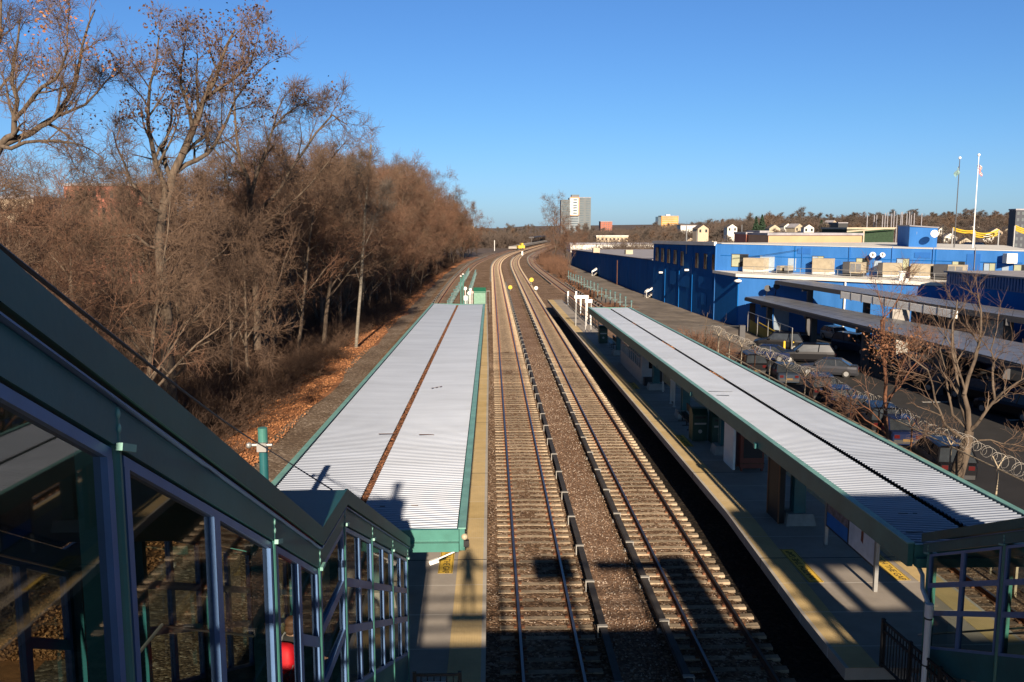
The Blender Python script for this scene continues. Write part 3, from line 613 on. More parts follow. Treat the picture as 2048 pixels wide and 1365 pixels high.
# ================================================================== GLAZED STAIR ENCLOSURES AND FOOTBRIDGE
XW = -1.75
def prof(pts): return lambda y: float(np.interp(y, [p[0] for p in pts], [p[1] for p in pts]))
XE = XW + .08; qa = PX(0, 505, XE); qb = PX(646, 1057, XE); qc = PX(695, 980, XE); qd = PX(820, 1079, XE)
sl1 = (qb[2] - qa[2]) / (qb[1] - qa[1]); ytop = qa[1] - (11.92 - qa[2]) / -sl1
ZL = (qb[2] + qc[2]) / 2 + .0
RO = prof([(-30, 11.92), (ytop, 11.92), (qb[1], qb[2]), (qc[1], qc[2]), (qd[1], qd[2]), (60, qd[2])])   # roof top line
SB = [ytop, qa[1], qb[1], qc[1], qd[1]]
print('profile', [round(v, 2) for v in SB], qb, qc, qd)
HEAD = 2.75
def enclosure(x0, x1, side, label, stair_lab):
    """side: x of the wall the camera sees; other wall at the far x"""
    t = thing('stair_enclosure', label, 'stair enclosure', (side, qd[1], PT), 'glazed stair enclosures')
    o = 1 if side == x1 else -1             # outward direction of the seen wall
    ks = [.9, ytop, qb[1], qc[1], qd[1] + .05] if ytop > .9 else [.9, qb[1], qc[1], qd[1] + .05]
    # roof
    m = MB()
    for a, bb in zip(ks[:-1], ks[1:]):
        m.slab((x0 - .05, a, RO(a)), (x1 + .05, a, RO(a)), (x1 + .05, bb, RO(bb)), (x0 - .05, bb, RO(bb)), .12)
    build('roof', m, 'fascia', t)
    f = MB(); g2 = MB(); lp = MB()
    for xx, sg in ((x1, 1), (x0, -1)):
        for a, bb in zip(ks[:-1], ks[1:]):
            pz = lambda y, d: RO(y) - d
            def band(mm, xa, xb, d0, d1):
                if xa > xb: xa, xb = xb, xa
                A = [(xa, a, pz(a, d0)), (xb, a, pz(a, d0)), (xb, bb, pz(bb, d0)), (xa, bb, pz(bb, d0))]
                B = [(xa, a, pz(a, d1)), (xb, a, pz(a, d1)), (xb, bb, pz(bb, d1)), (xa, bb, pz(bb, d1))]
                mm.add(A + B, [(0, 1, 2, 3), (7, 6, 5, 4), (0, 4, 5, 1), (1, 5, 6, 2), (2, 6, 7, 3), (3, 7, 4, 0)])
            band(f, xx + sg * .053, xx + sg * .08, -.012, .175)       # edge trim
            band(lp, xx + sg * .03, xx + sg * .07, .205, .215)       # drip lip
            band(g2, xx - sg * .05, xx + sg * .04, .22, .42)       # beam
    build('roof_trim', f, 'fascia', t); build('drip_edge', lp, 'alu', t); build('beam', g2, 'teal_dk', t)
    # posts and glazing for both walls
    py_ = [PX(v, 1000, XW)[1] if v else .9 for v in (None, 228, 537)] + [qb[1], qc[1]] + [PX(v, 1100, XW)[1] for v in (740, 781, 811)]
    if side != XW: py_[0] = .9
    def wall(xx, sg, detail):
        for i, y in enumerate(py_):
            m = MB(); m.tube((xx, y, PT if y > 5 else RO(y) - 3.2 - (3 if y > 2 else 0)), (xx, y, RO(y) - .23), .045 if detail else .04, n=14)
            m.box(xx - sg * .1 - .045, xx - sg * .1 + .045, y - .05, y + .05, PT if y > 5 else RO(y) - 6, RO(y) - .4)
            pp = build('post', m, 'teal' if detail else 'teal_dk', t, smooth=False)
            if detail:
                m = MB(); m.beam((xx + sg * .065, y - .06, RO(y) - .4), (xx + sg * .065, y + .09, RO(y + .09) - .4), .03, .035)
                m.ball((xx + sg * .043, y, RO(y) - .26), .017, sc_=(.5, 1, 1.4)); m.ball((xx + sg * .043, y, RO(y) - .33), .017, sc_=(.5, 1, 1.4)); build('bolt', m, 'teal_lt', pp)
        for i in range(len(py_) - 1):
            a, bb = py_[i] + .06, py_[i + 1] - .06
            if bb - a < .25: continue
            land = abs(py_[i] - qb[1]) < .01
            nspl = 1 if land else 2
            for k in range(nspl):
                ya = a + (bb - a) * k / nspl; yb = a + (bb - a) * (k + 1) / nspl
                lower = py_[i] >= qb[1] - .01
                last = (not lower) and py_[i + 1] > qb[1] - .1 and k == 1
                rows = [.44, 1.12, 1.72, 2.5] if lower else ([.44, 1.2, 1.9, 2.6] if last else [.44, 2.75])
                z = lambda y, d: RO(y) - d
                fw = .055
                fr = MB(); gl = MB()
                if i == 0 and ya < ytop < yb: pass
                for r0_, r1_ in zip(rows[:-1], rows[1:]):
                    for d in (r0_, r1_ - fw):
                        A = [(ya, z(ya, d)), (yb, z(yb, d)), (yb, z(yb, d + fw)), (ya, z(ya, d + fw))]
                        fr.add([(xx - .03, *p_) for p_ in A] + [(xx + .03, *p_) for p_ in A], [(0, 1, 2, 3), (7, 6, 5, 4), (0, 4, 5, 1), (1, 5, 6, 2), (2, 6, 7, 3), (3, 7, 4, 0)])
                    for y0_, y1_ in ((ya, ya + fw), (yb - fw, yb)):
                        A = [(y0_, z(y0_, r0_ + fw)), (y1_, z(y1_, r0_ + fw)), (y1_, z(y1_, r1_ - fw)), (y0_, z(y0_, r1_ - fw))]
                        fr.add([(xx - .032, *p_) for p_ in A] + [(xx + .032, *p_) for p_ in A], [(0, 1, 2, 3), (7, 6, 5, 4), (0, 4, 5, 1), (1, 5, 6, 2), (2, 6, 7, 3), (3, 7, 4, 0)])
                    A = [(ya + fw, z(ya + fw, r0_ + fw)), (yb - fw, z(yb - fw, r0_ + fw)), (yb - fw, z(yb - fw, r1_ - fw)), (ya + fw, z(ya + fw, r1_ - fw))]
                    gl.add([(xx, *p_) for p_ in A], [(0, 1, 2, 3)])
                w_ = build('window', fr, 'alu', t); build('pane', gl, 'glass', w_)
            # apron panel below the glass
            d0 = 2.5 if py_[i] >= qb[1] - .01 else 2.75
            m = MB(); A = [(a, RO(a) - d0 + .001), (bb, RO(bb) - d0 + .001), (bb, RO(bb) - d0 - .55), (a, RO(a) - d0 - .55)]
            m.add([(xx - .025, *p_) for p_ in A] + [(xx + .025, *p_) for p_ in A], [(0, 1, 2, 3), (7, 6, 5, 4), (0, 4, 5, 1), (1, 5, 6, 2), (2, 6, 7, 3), (3, 7, 4, 0)]); build('apron_panel', m, 'teal_dk', t)
    wall(side, o, True); wall(x0 if side == x1 else x1, -o, False)
    # stairs
    m = MB(); nst = 0
    for a, bb in ((ytop + .6, qb[1] + .2), (qc[1] + .2, qd[1] + .6)):
        za = RO(a) - HEAD - (.2 if a < 5 else 0); zb = (RO(qb[1]) if a < 5 else PT + HEAD) - HEAD; ns = max(2, int(round((za - zb) / .17)))
        for k in range(ns):
            y0_ = a + (bb - a) * k / ns; y1_ = a + (bb - a) * (k + 1) / ns; zt = za - (za - zb) * (k + 1) / ns
            m.box(x0 + .12, x1 - .12, y0_, y1_ + .03, zt - .16, zt)
    zl = RO(qb[1]) - HEAD
    m.box(x0 + .12, x1 - .12, qb[1] + .2, qc[1] + .24, zl - .2, zl)
    s_ = build('stair_flight', m, 'conc2', t)
    for xx in (x0 + .22, x1 - .22):
        m = MB(); m.path([(xx, ytop + .6, RO(ytop) - HEAD + .85), (xx, qb[1] + .2, zl + .95), (xx, qc[1] + .2, zl + .95), (xx, qd[1] + .5, PT + .95)], .022); build('handrail', m, 'galv', t)
    return t
enclosure(-4.2, XW, XW, 'teal framed glazed stair enclosure filling the lower left, descending to the left platform', '')
XR = 9.12
enclosure(XR, XR + 2.35, XR, 'teal framed glazed stair enclosure at the lower right corner beside the white downpipe', '')
# closed ends at the top, above the bridge
# ------- footbridge (stands behind and under the camera, its shadow falls on the tracks)
DZ = 8.62
t = thing('footbridge', 'footbridge with a railed deck crossing all the tracks, seen by its shadow', 'footbridge', (4, -1.5, DZ))
m = MB(); m.box(-6, 13.5, -3.4, .12, DZ - .75, DZ); m.box(-6, 13.5, -3.5, -3.2, DZ - 1.1, DZ - .75); m.box(-6, 13.5, .0, .18, DZ - 1.1, DZ - .1); build('deck', m, 'conc2', t)
m = MB()
for z in (8.93, 9.23, 9.6): m.beam((XW + .1, .05, z), (XR - .1, .05, z), .05, .075)
m.beam((XW + .1, .05, 10.42), (XR - .1, .05, 10.42), .07, .1)
m.beam((XW + .1, -3.2, DZ + 1.1), (XR - .1, -3.2, DZ + 1.1), .06, .08)
build('rail', m, 'teal_dk', t)
for x in (-1.2, .95, 3.1, 5.2, 7.3): 
    m = MB(); m.box(x - .08, x + .08, .0, .1, DZ, 10.46); build('post', m, 'teal_dk', t)
m = MB(); m.box(2.1, 3.45, -.02, .03, 9.9, 10.7); build('panel', m, 'teal_dk', t)
m = MB(); m.box(6.35, 7.35, -.02, .03, DZ - .1, 10.7); m.box(4.2, 6.35, -.02, .03, 10.2, 10.55); build('panel', m, 'teal_dk', t)
for xa, xb in ((-4.4, XW + .08), (XR - .1, XR + 2.5)):
    m = MB(); m.box(xa - .1, xb + .1, -3.4, .92, 11.8, 11.94); build('landing_roof', m, 'fascia', t)
    m = MB()
    for x in (xa, xb):
        for y in (-3.2, .0, .85): m.box(x - .06, x + .06, y - .06, y + .06, DZ - .1, 11.8)
    build('roof_post', m, 'teal', t)
    m = MB(); m.box(xa + .06, xb - .06, -3.1, -3.0, DZ, 9.7); m.box(xa + .06, xb - .06, -3.1, -3.0, 11.5, 11.8); m.box((xa + xb) / 2 - .18, (xa + xb) / 2 + .18, -3.1, -3.0, 9.7, 11.5); build('back_wall', m, 'teal_dk', t)
m = MB(); m.tube((XW - .12, .1, 11.9), (XW - .12, .1, 12.75), .09); m.box(XW - .24, XW, 0, .2, 12.7, 12.8); build('roof_vent', m, 'galv', t)
m = MB()
for x in (-3, 10.3): m.box(x - .5, x + .5, -3, -2, -.5, DZ - .75)
build('pier', m, 'conc2', t)
# the photographer, whose shadow falls on the left platform: standing on the bridge behind the camera
def human(name, label, loc, rz, joints, rad, hgt, skinmat='coat', subdiv=2):
    pass

# ------- utility pole and cable beside the left stair
pt = PX(525, 858, -4.45)
t = thing('teal_pole', 'teal steel pole rising behind the left stair roof, cable fixed to its top', 'pole', (pt[0], pt[1], PT))
m = MB(); m.tube((pt[0], pt[1], PT), (pt[0], pt[1], pt[2] - .06), .085, n=18); build('shaft', m, 'teal_dk', t, smooth=False)  # darker teal paints the shade on the shaft, lighter top reads as sunlit
m = MB(); m.tube((pt[0], pt[1], pt[2] - .45), (pt[0], pt[1], pt[2] + .02), .093, n=18); build('cap', m, 'teal', t)
m = MB(); m.tube((pt[0] - .24, pt[1] - .1, pt[2] - .3), (pt[0] + .2, pt[1] - .1, pt[2] - .3), .03); m.ball((pt[0] - .24, pt[1] - .12, pt[2] - .3), .06); m.box(pt[0] - .08, pt[0] + .1, pt[1] - .18, pt[1] - .08, pt[2] - .42, pt[2] - .25); build('cable_clamp', m, 'galv', t)
m = MB(); q0 = PX(-40, 462, -1.9); q1 = (pt[0], pt[1] - .12, pt[2] - .3)
pts = [np.array(q0) + (np.array(q1) - q0) * k / 16 - np.array([0, 0, .5 * .12 * math.sin(math.pi * k / 16)]) for k in range(17)]
m.path(pts, .012, 5); q2 = (XW - .2, qc[1] - .1, RO(qc[1]) + .03)
q2 = PX(664, 980, XW - .25)
pts = [np.array(q1) + (np.array(q2) - q1) * k / 12 for k in range(13)]; m.path(pts, .010, 5)
tag(build('cable', m, 'black', None, loc=tuple(q0)), 'thin black cable running from the upper left to the teal pole and stair roof', 'cable')
# fence with a white notice box at the foot of the left stair
def picket_fence(label, A, B, z0, h, name='platform_railing', mt='black', sp=.115, group=None):
    A = np.array(A, float); B = np.array(B, float); L = np.linalg.norm(B - A); u = (B - A) / L
    t = thing(name, label, 'railing', (A[0], A[1], z0), group)
    m = MB()
    for z in (.08, h - .22, h - .02): m.beam((*A, z0 + z), (*B, z0 + z), .045, .045)
    build('rail', m, mt, t)
    m = MB(); n_ = int(L / sp)
    for k in range(1, n_): p_ = A + u * L * k / n_; m.box(p_[0] - .011, p_[0] + .011, p_[1] - .011, p_[1] + .011, z0 + .08, z0 + h - .04)
    build('bars', m, mt, t)
    for k in range(int(L / 1.6) + 2):
        p_ = A + u * min(L, k * L / (int(L / 1.6) + 1)); m = MB(); m.box(p_[0] - .035, p_[0] + .035, p_[1] - .035, p_[1] + .035, z0, z0 + h + .04); build('post', m, mt, t)
    return t
pA = PZ(832, 1420, PT); pB = PZ(916, 1420, PT)
yf = 15.95
picket_fence('black picket railing with a white box, across the left platform at the stair foot', (-1.5, yf + .1), (-.62, yf + .1), PT, 1.15)
t = thing('notice_box', 'white notice box hung on the black railing at the foot of the left stair', 'notice box', (-1.1, yf, PT + .6)); m = MB(); m.box(-1.3, -.92, yf - .14, yf + .04, PT + .62, PT + .98); build('box', m, 'white', t); m = MB(); m.box(-1.33, -.89, yf - .16, yf + .05, PT + .985, PT + 1.02); build('lid', m, 'white', t)
a = PZ(1772, 1300, PT + .6); pA = PX(1772, 1258, 9.0)
picket_fence('black picket railing beside the white downpipe at the right stair', (8.75, 18.25), (9.0, 15.0), PT, 1.1)
# white downpipe at the right canopy corner
t = thing('downpipe', 'bent white downpipe running down from the right canopy corner', 'pipe', (XR - .1, 16.3, PT))
D = lambda px, py, y: PY(px, py, y)
m = MB(); yq = 16.6; m.path([D(1838, 1136, 18.0), D(1845, 1150, 17.6), D(1845, 1178, 17.2), D(1858, 1212, yq)], .045, 10); build('elbow', m, 'white', t, smooth=False)
m = MB(); p1 = D(1859, 1208, yq); m.tube(p1, (p1[0], p1[1], p1[2] - .28), .085, n=14); m.tube((p1[0], p1[1], p1[2] - .2), (p1[0], p1[1], PT), .068, n=14); build('pipe', m, 'white', t)
m = MB()
for z in (2.9, 1.9): m.tube((p1[0], p1[1], PT + z - 1), (p1[0], p1[1], PT + z - .97), .078, n=14)
build('strap', m, 'black', t)
# poster boards
t = thing('poster_board', 'double poster board on grey posts near the white downpipe, blue poster and snowy poster', 'poster board', (10.4, 23, PT))
ya, yb, yc = 22.3, 24.1, 25.8; xb = 10.4
for y in (ya, yc): m = MB(); m.box(xb - .05, xb + .05, y - .05, y + .05, PT, PT + 2.35); build('post', m, 'galv', t)
m = MB(); m.box(xb - .03, xb + .03, ya + .05, yc - .05, PT + .62, PT + 2.3); build('board', m, 'dark', t)
def rect(mm, y0_, y1_, z0_, z1_, x=xb - .034): mm.add([(x, y0_, z0_), (x, y1_, z0_), (x, y1_, z1_), (x, y0_, z1_)], [(0, 3, 2, 1)])
def poly(mm, pts_, x): mm.add([(x, a_, b_) for a_, b_ in pts_], [tuple(range(len(pts_)))])
z0 = PT + .68; z1 = PT + 2.25; ym = yb
m = MB(); rect(m, ya + .1, ym - .04, z0, z1); s1 = build('poster', m, mat('snow poster', (.62, .64, .7), .4), t); s1['label'] = 'snowy mountain poster with a small figure in red'
m = MB(); poly(m, [(ya + .1, z1 - .25), (ya + .1, z0 + .75), (ya + .55, z1 - .5), (ya + .75, z1 - .1), (ya + .5, z1), (ya + .1, z1)], xb - .037); poly(m, [(ym - .04, z0 + .9), (ym - .04, z1 - .1), (ym - .5, z0 + 1.25), (ym - .35, z0 + .95)], xb - .037); build('pine_slope', m, 'green', s1)
m = MB(); poly(m, [(ya + .8, z0 + .35), (ya + .95, z0 + .4), (ya + .92, z0 + .95), (ya + .86, z0 + 1.0), (ya + .78, z0 + .8)], xb - .038); build('figure', m, 'kiosk', s1)
m = MB(); rect(m, ym + .04, yc - .1, z0, z1); s2 = build('poster', m, mat('crowd poster', (.12, .08, .07), .4, 0, .6, 6, c2=(.3, .26, .3)), t); s2['label'] = 'dark crowded poster with a blue band'
m = MB(); rect(m, ym + .04, yc - .1, z0, z0 + .42, xb - .037); build('blue_band', m, 'blue', s2)
# vending machines
def vending(x, y, label):
    t = thing('vending_machine', label, 'vending machine', (x, y, PT))
    m = MB(); m.box(x - .48, x + .48, y - .4, y + .4, PT + .12, PT + 1.95); build('cabinet', m, 'kiosk', t)
    m = MB(); m.box(x - .36, x + .4, y - .425, y - .4, PT + .55, PT + 1.82); build('front_panel', m, 'black', t)
    m = MB(); m.box(x - .32, x + .1, y - .435, y - .426, PT + 1.35, PT + 1.6); build('screen', m, mat('amber label', (.35, .16, .02), .5), t)
    m = MB(); m.box(x + .22, x + .32, y - .44, y - .426, PT + 1.15, PT + 1.27); build('card_slot', m, 'white', t)
    for dx in (-.42, .42):
        for dy in (-.34, .34): m = MB(); m.box(x + dx - .04, x + dx + .04, y + dy - .04, y + dy + .04, PT, PT + .12); build('leg', m, 'kiosk', t)
    m = MB(); m.box(x - .5, x + .5, y - .42, y - .38, PT + .3, PT + .34); build('bumper', m, 'rust', t)
vending(10.55, 34.4, 'dark red vending machine with an amber label under the right canopy')
m = MB(); m.box(9.82, 9.92, 34.2, 35.6, PT, PT + 1.9); tag(build('notice_board', m, 'white', None, loc=(9.87, 34.9, PT)), 'tall white notice panel standing against the dark red vending machine', 'panel')
t = thing('advert_pillar', 'brown and black advertising pillar beside the nearest teal canopy column', 'pillar', (9.7, 28.2, PT)); m = MB(); m.box(9.55, 9.75, 27.75, 28.9, PT, PT + 2.6); build('casing', m, 'black', t); m = MB(); m.box(9.53, 9.56, 27.7, 27.78, PT, PT + 2.6); m.box(9.53, 9.56, 28.85, 28.93, PT, PT + 2.6); build('edge_trim', m, mat('brown timber trim', (.16, .07, .03), .7), t)
def bin_(x, y, label, grp='dark green bins on the right platform'):
    t = thing('recycling_bin', label, 'bin', (x, y, PT), grp)
    m = MB(); m.box(x - .35, x + .35, y - .36, y + .36, PT + .05, PT + 1.28); m.add([(x - .35, y - .36, PT + 1.28), (x + .35, y - .36, PT + 1.28), (x + .35, y + .36, PT + 1.28), (x - .35, y + .36, PT + 1.28), (x - .35, y - .1, PT + 1.5), (x + .35, y - .1, PT + 1.5), (x + .35, y + .36, PT + 1.5), (x - .35, y + .36, PT + 1.5)], [(0, 1, 5, 4), (4, 5, 6, 7), (1, 2, 6, 5), (3, 0, 4, 7), (2, 3, 7, 6)]); build('body', m, 'binr', t)
    m = MB(); m.box(x - .25, x + .25, y - .375, y - .361, PT + 1.1, PT + 1.2); build('slot', m, 'black', t)
    m = MB(); m.box(x - .27, x + .27, y - .37, y - .361, PT + .82, PT + .9); m.disc((x, y - .366, PT + .5), (0, 1, 0), .09, .012, 12); build('label_plate', m, 'galv', t)
bin_(10.35, 38.6, 'right one of the two dark green recycling bins beside the vending machine'); bin_(9.6, 39.2, 'left one of the two dark green recycling bins beside the vending machine')
bin_(9.55, 73.2, 'black green bin standing alone at the far end of the right canopy', None)
def bench(x, y, label):
    t = thing('platform_bench', label, 'bench', (x, y, PT))
    for k in range(3): m = MB(); m.box(x - .22 + k * .15, x - .1 + k * .15, y - 1.2, y + 1.2, PT + .43, PT + .47); build('seat_slat', m, 'dark', t)
    m = MB(); m.box(x + .24, x + .29, y - 1.2, y + 1.2, PT + .55, PT + .9); build('backrest', m, 'dark', t)
    for yy_ in (y - 1, y, y + 1): m = MB(); m.box(x - .2, x + .28, yy_ - .03, yy_ + .03, PT + .38, PT + .43); m.box(x - .03, x + .03, yy_ - .03, yy_ + .03, PT, PT + .4); m.box(x - .22, x + .2, yy_ - .04, yy_ + .04, PT, PT + .03); build('leg', m, 'dark', t)
bench(9.75, 42.2, 'dark metal bench between the recycling bins and the third canopy column'); bench(9.9, 70.3, 'dark metal bench beside the lone bin at the far end of the right canopy')
# waiting shelter
t = thing('waiting_shelter', 'white waiting shelter with barred windows under the far part of the right canopy', 'shelter', (10.3, 57.5, PT))
x0, x1, y0, y1 = 9.45, 11.15, 53.6, 62.4; zt = PT + 2.75
sh = mat('shelter white panel', (.36, .34, .32), .7)
m = MB(); m.box(x0, x0 + .08, y0, y1, PT, PT + .95); m.box(x0, x0 + .08, y0, y1, PT + 2.2, zt); m.box(x0, x0 + .08, y0, y0 + .35, PT + .95, PT + 2.2); m.box(x0, x0 + .08, y1 - .35, y1, PT + .95, PT + 2.2)
m.box(x1 - .08, x1, y0, y1, PT, PT + .95); m.box(x1 - .08, x1, y0, y1, PT + 2.2, zt); build('side_wall', m, sh, t)
m = MB(); m.box(x0 + .08, x0 + .45, y0, y0 + .08, PT, zt); m.box(x0 + .45, x0 + .95, y0, y0 + .08, PT, PT + 1.0); m.box(x0 + .45, x0 + .95, y0, y0 + .08, PT + 2.2, zt); m.box(x0 + .95, x1 - .08, y0, y0 + .08, PT + 2.1, zt); m.box(x0 + .95, x0 + 1.05, y0, y0 + .08, PT + 0, PT + 2.1); build('front_wall', m, sh, t)
m = MB(); m.box(x0 + .45, x0 + .95, y0 + .03, y0 + .05, PT + 1.0, PT + 2.2); build('pane', m, 'glass_dk', t)
m = MB(); m.box(x0 + .45, x0 + .95, y0 - .01, y0 + .03, PT + 1.55, PT + 1.63); build('muntin', m, sh, t)
m = MB(); m.box(x0 + 1.05, x1 - .08, y0 + .02, y0 + .06, PT, PT + 2.1); build('door', m, 'black', t)
m = MB()
for k in range(11): yy_ = y0 + .35 + (y1 - y0 - .7) * k / 10; m.box(x0 - .01, x0 + .05, yy_ - .05, yy_ + .05, PT + .95, PT + 2.2)
m.box(x0 - .01, x0 + .05, y0 + .35, y1 - .35, PT + 1.55, PT + 1.62); build('window_bars', m, sh, t)
m = MB(); m.box(x0 - .12, x1 + .12, y0 - .12, y1 + .12, zt, zt + .08); build('roof', m, sh, t)
m = MB(); m.box(x0 + .1, x0 + .9, y0 - .5, y0 - .1, PT, PT + .5); tag(build('storage_box', m, 'dark', None), 'low dark box standing in front of the white waiting shelter', 'box')
# green map board + extra posts by the shelter
t = thing('map_board', 'green and white map board between the shelter and the third canopy column', 'map board', (10.3, 49.5, PT))
m = MB(); m.box(10.28, 10.34, 48.4, 51.0, PT + .7, PT + 2.1); build('board', m, mat('green map print', (.1, .2, .03), .5, 0, .5, 3, c2=(.3, .34, .3)), t)
for yy_ in (48.3, 51.1): m = MB(); m.box(10.26, 10.36, yy_ - .05, yy_ + .05, PT, PT + 2.3); build('post', m, 'galv', t)
for k, (yy_, lb) in enumerate(((46.7, 'slim grey post in front of the map board'), (47.6, 'slim grey post directly beside the map board'))):
    m = MB(); m.box(10.02, 10.1, yy_ - .04, yy_ + .04, PT, PT + 2.4); m.box(9.98, 10.14, yy_ - .08, yy_ + .08, PT, PT + .04); tag(build('sign_post', m, 'galv', None), lb, 'post', 'slim posts under the right canopy')
# ================================================================== PLATFORM ENDS
def slat_rail(label, pts, z0, h, mt, group=None, name='railing', panel=None, sp=1.6):
    t = thing(name, label, 'railing', (*pts[0], z0), group)
    m = MB()
    for a, b in zip(pts[:-1], pts[1:]):
        for z in (.35, .7, h): m.beam((*a, z0 + z), (*b, z0 + z), .05, .05)
    build('rail', m, mt, t)
    for a, b in zip(pts[:-1], pts[1:]):
        a = np.array(a, float); b = np.array(b, float); n = max(1, int(np.linalg.norm(b - a) / sp))
        for k in range(n):
            p = a + (b - a) * k / n; m = MB(); m.box(p[0] - .04, p[0] + .04, p[1] - .04, p[1] + .04, z0, z0 + h + .05); build('post', m, mt, t)
    return t
slat_rail('dark railing along the fenced side of the far right platform', [(9.75, 113), (9.9, 89), (10.3, 80)], PT, 1.15, 'dark')
# white posts standing along that railing
wp = [(1136, 583, 611), (1152, 583, 619), (1161, 598, 627), (1173, 603, 641), (1181, 620, 650)]
for k, (x, y0, y1) in enumerate(wp):
    b = PZ(x, y1, PT); top = PY(x, y0, b[1]); m = MB(); m.box(b[0] - .09, b[0] + .09, b[1] - .06, b[1] + .06, PT, top[2]); m.box(b[0] - .13, b[0] + .13, b[1] - .1, b[1] + .1, PT, PT + .06)
    tag(build('platform_post', m, 'white', None), ('white post at the far end of the right platform', 'second white post from the far end of the right platform', 'middle one of the five white posts beyond the right canopy', 'white post beside the two white signs', 'white post closest to the right canopy end')[k], 'post', 'white posts along the right platform railing')
def hang_sign(x0, x1, y0, y1, dist, label, post=True):
    A = PY(x0, y0, dist); B = PY(x1, y1, dist); t = thing('station_sign', label, 'sign', ((A[0] + B[0]) / 2, dist, PT), 'white station signs')
    m = MB(); m.box(A[0], B[0], dist - .04, dist + .04, B[2], A[2]); build('board', m, 'white', t)
    m = MB()
    for q in (.12, .88): x = A[0] + (B[0] - A[0]) * q; m.box(x - .03, x + .03, dist + .05, dist + .11, PT if post else B[2] - .6, A[2])
    build('post', m, 'galv', t)
hang_sign(1149, 1177, 591, 597.5, 86, 'long blank white sign on posts behind the right canopy end'); hang_sign(1170, 1184.5, 599, 606, 80, 'short blank white sign nearest the right canopy end')
hang_sign(926, 935, 592, 601, 104, 'small white sign in front of the left platform end posts')
# tall slim posts and white lamps at the left platform end
for k, (x, yt, lb) in enumerate(((922, 552, 'left teal lamp post at the end of the left platform'), (926.5, 548, 'right teal lamp post at the end of the left platform'))):
    b = PY(x, 606, 103); t = thing('lamp_post', lb, 'lamp post', (b[0], 103, PT), 'posts at the left platform end'); tp = PY(x, yt, 103)[2]
    m = MB(); m.tube((b[0], 103, PT), (b[0], 103, tp), .07); build('pole', m, 'teal', t)
    m = MB(); m.box(b[0] - .1, b[0] + .1, 102.7, 103.1, tp - .1, tp + .05); build('lamp_head', m, 'galv', t)
for k, (x, ya, yb, mt, lb) in enumerate(((930.5, 574, 581, 'white', 'tallest white disc marker at the end of the left platform'), (941, 577, 582, 'white', 'white marker disc beside the green cabinet'), (938.5, 583, 590, 'white', 'lowest white marker at the end of the left platform'), (944, 582, 588, 'red', 'pale red round marker next to the green cabinet'))):
    c = PY(x, (ya + yb) / 2, 108); r = (yb - ya) / 2 * 108 / FPX; t = thing('marker_sign', lb, 'marker', (c[0], 108, PT), 'round markers at the left platform end')
    m = MB(); m.disc((c[0], 108, c[2]), (0, 1, 0), r, .05, 16); build('disc', m, mt if mt == 'white' else mat('pale red disc', (.7, .35, .33), .6), t)
    m = MB(); m.tube((c[0], 108.06, PT), (c[0], 108.06, c[2]), .04); build('post', m, 'white', t)
# green cabinet
a = PZ(948, 595, 0.9); y = 112.5; A = PY(947.5, 597, y); B = PY(971, 578, y)
t = thing('green_cabinet', 'green metal cabinet with a dark lid standing at the end of the left platform', 'cabinet', ((A[0] + B[0]) / 2, y + .7, 0))
m = MB(); m.box(A[0], B[0], y, y + 1.3, -.3, B[2] - .35); build('body', m, mat('sage green paint', (.14, .27, .2), .6), t)
m = MB(); m.add([(A[0] - .05, y - .08, B[2] - .5), (B[0] + .05, y - .08, B[2] - .5), (B[0] + .05, y + 1.4, B[2]), (A[0] - .05, y + 1.4, B[2]), (A[0] - .05, y - .08, B[2] - .42), (B[0] + .05, y - .08, B[2] - .42), (B[0] + .05, y + 1.4, B[2] + .08), (A[0] - .05, y + 1.4, B[2] + .08)], [(0, 3, 2, 1), (4, 5, 6, 7), (0, 1, 5, 4), (1, 2, 6, 5), (2, 3, 7, 6), (3, 0, 4, 7)]); build('lid', m, mat('dark green lid', (.02, .14, .08), .5), t)
m = MB()
for x in (B[0] + .12, B[0] + .55): m.tube((x, y, 0), (x, y, B[2] - .3), .03)
m.tube((B[0] + .12, y, B[2] - .3), (B[0] + .55, y, B[2] - .3), .03); build('guard_rail', m, 'galv', t)
# bird-like dark bolts (tie downs) on the platforms' far ends
pts = [(1116, 600), (1126, 609), (1135, 618), (1146, 629), (1158, 642)]
# teal lattice rows beyond the platforms
def lattice(label, A, B, n, h, z0=-.2):
    A = np.array(A, float); B = np.array(B, float); t = thing('lattice_fence', label, 'fence', (*A, z0), 'teal post rows beyond the platforms')
    for k in range(n):
        p = A + (B - A) * k / (n - 1); hh = h * rnd.uniform(.88, 1.08); m = MB(); m.box(p[0] - .07, p[0] + .07, p[1] - .07, p[1] + .07, z0, z0 + hh); m.ball((p[0], p[1], z0 + hh + .06), .16, 8, 5); m.beam((p[0] - .35, p[1], z0 + hh * .55), (p[0] + .35, p[1], z0 + hh * .55), .06, .1); build('post', m, 'latt', t)
    m = MB()
    for z in (1.35,): m.beam((*A, z0 + h * z / 1.6), (*B, z0 + h * z / 1.6), .02, .02)
    build('rail', m, 'latt', t)
M['latt'] = mat('weathered teal steel', (.05, .13, .135), .6, 0, .3, 3, c2=(.12, .2, .2))
lattice('teal post row on the left, beyond the left platform', (-5.7, 117), (-5.0, 205), 26, 1.35); lattice('teal post row on the right, beyond the left platform', (-3.4, 117), (-3.3, 200), 22, 1.35)
lattice('teal post row beyond the right platform, beside the outer track', (17.6, 108), (16.0, 178), 18, 2.0)
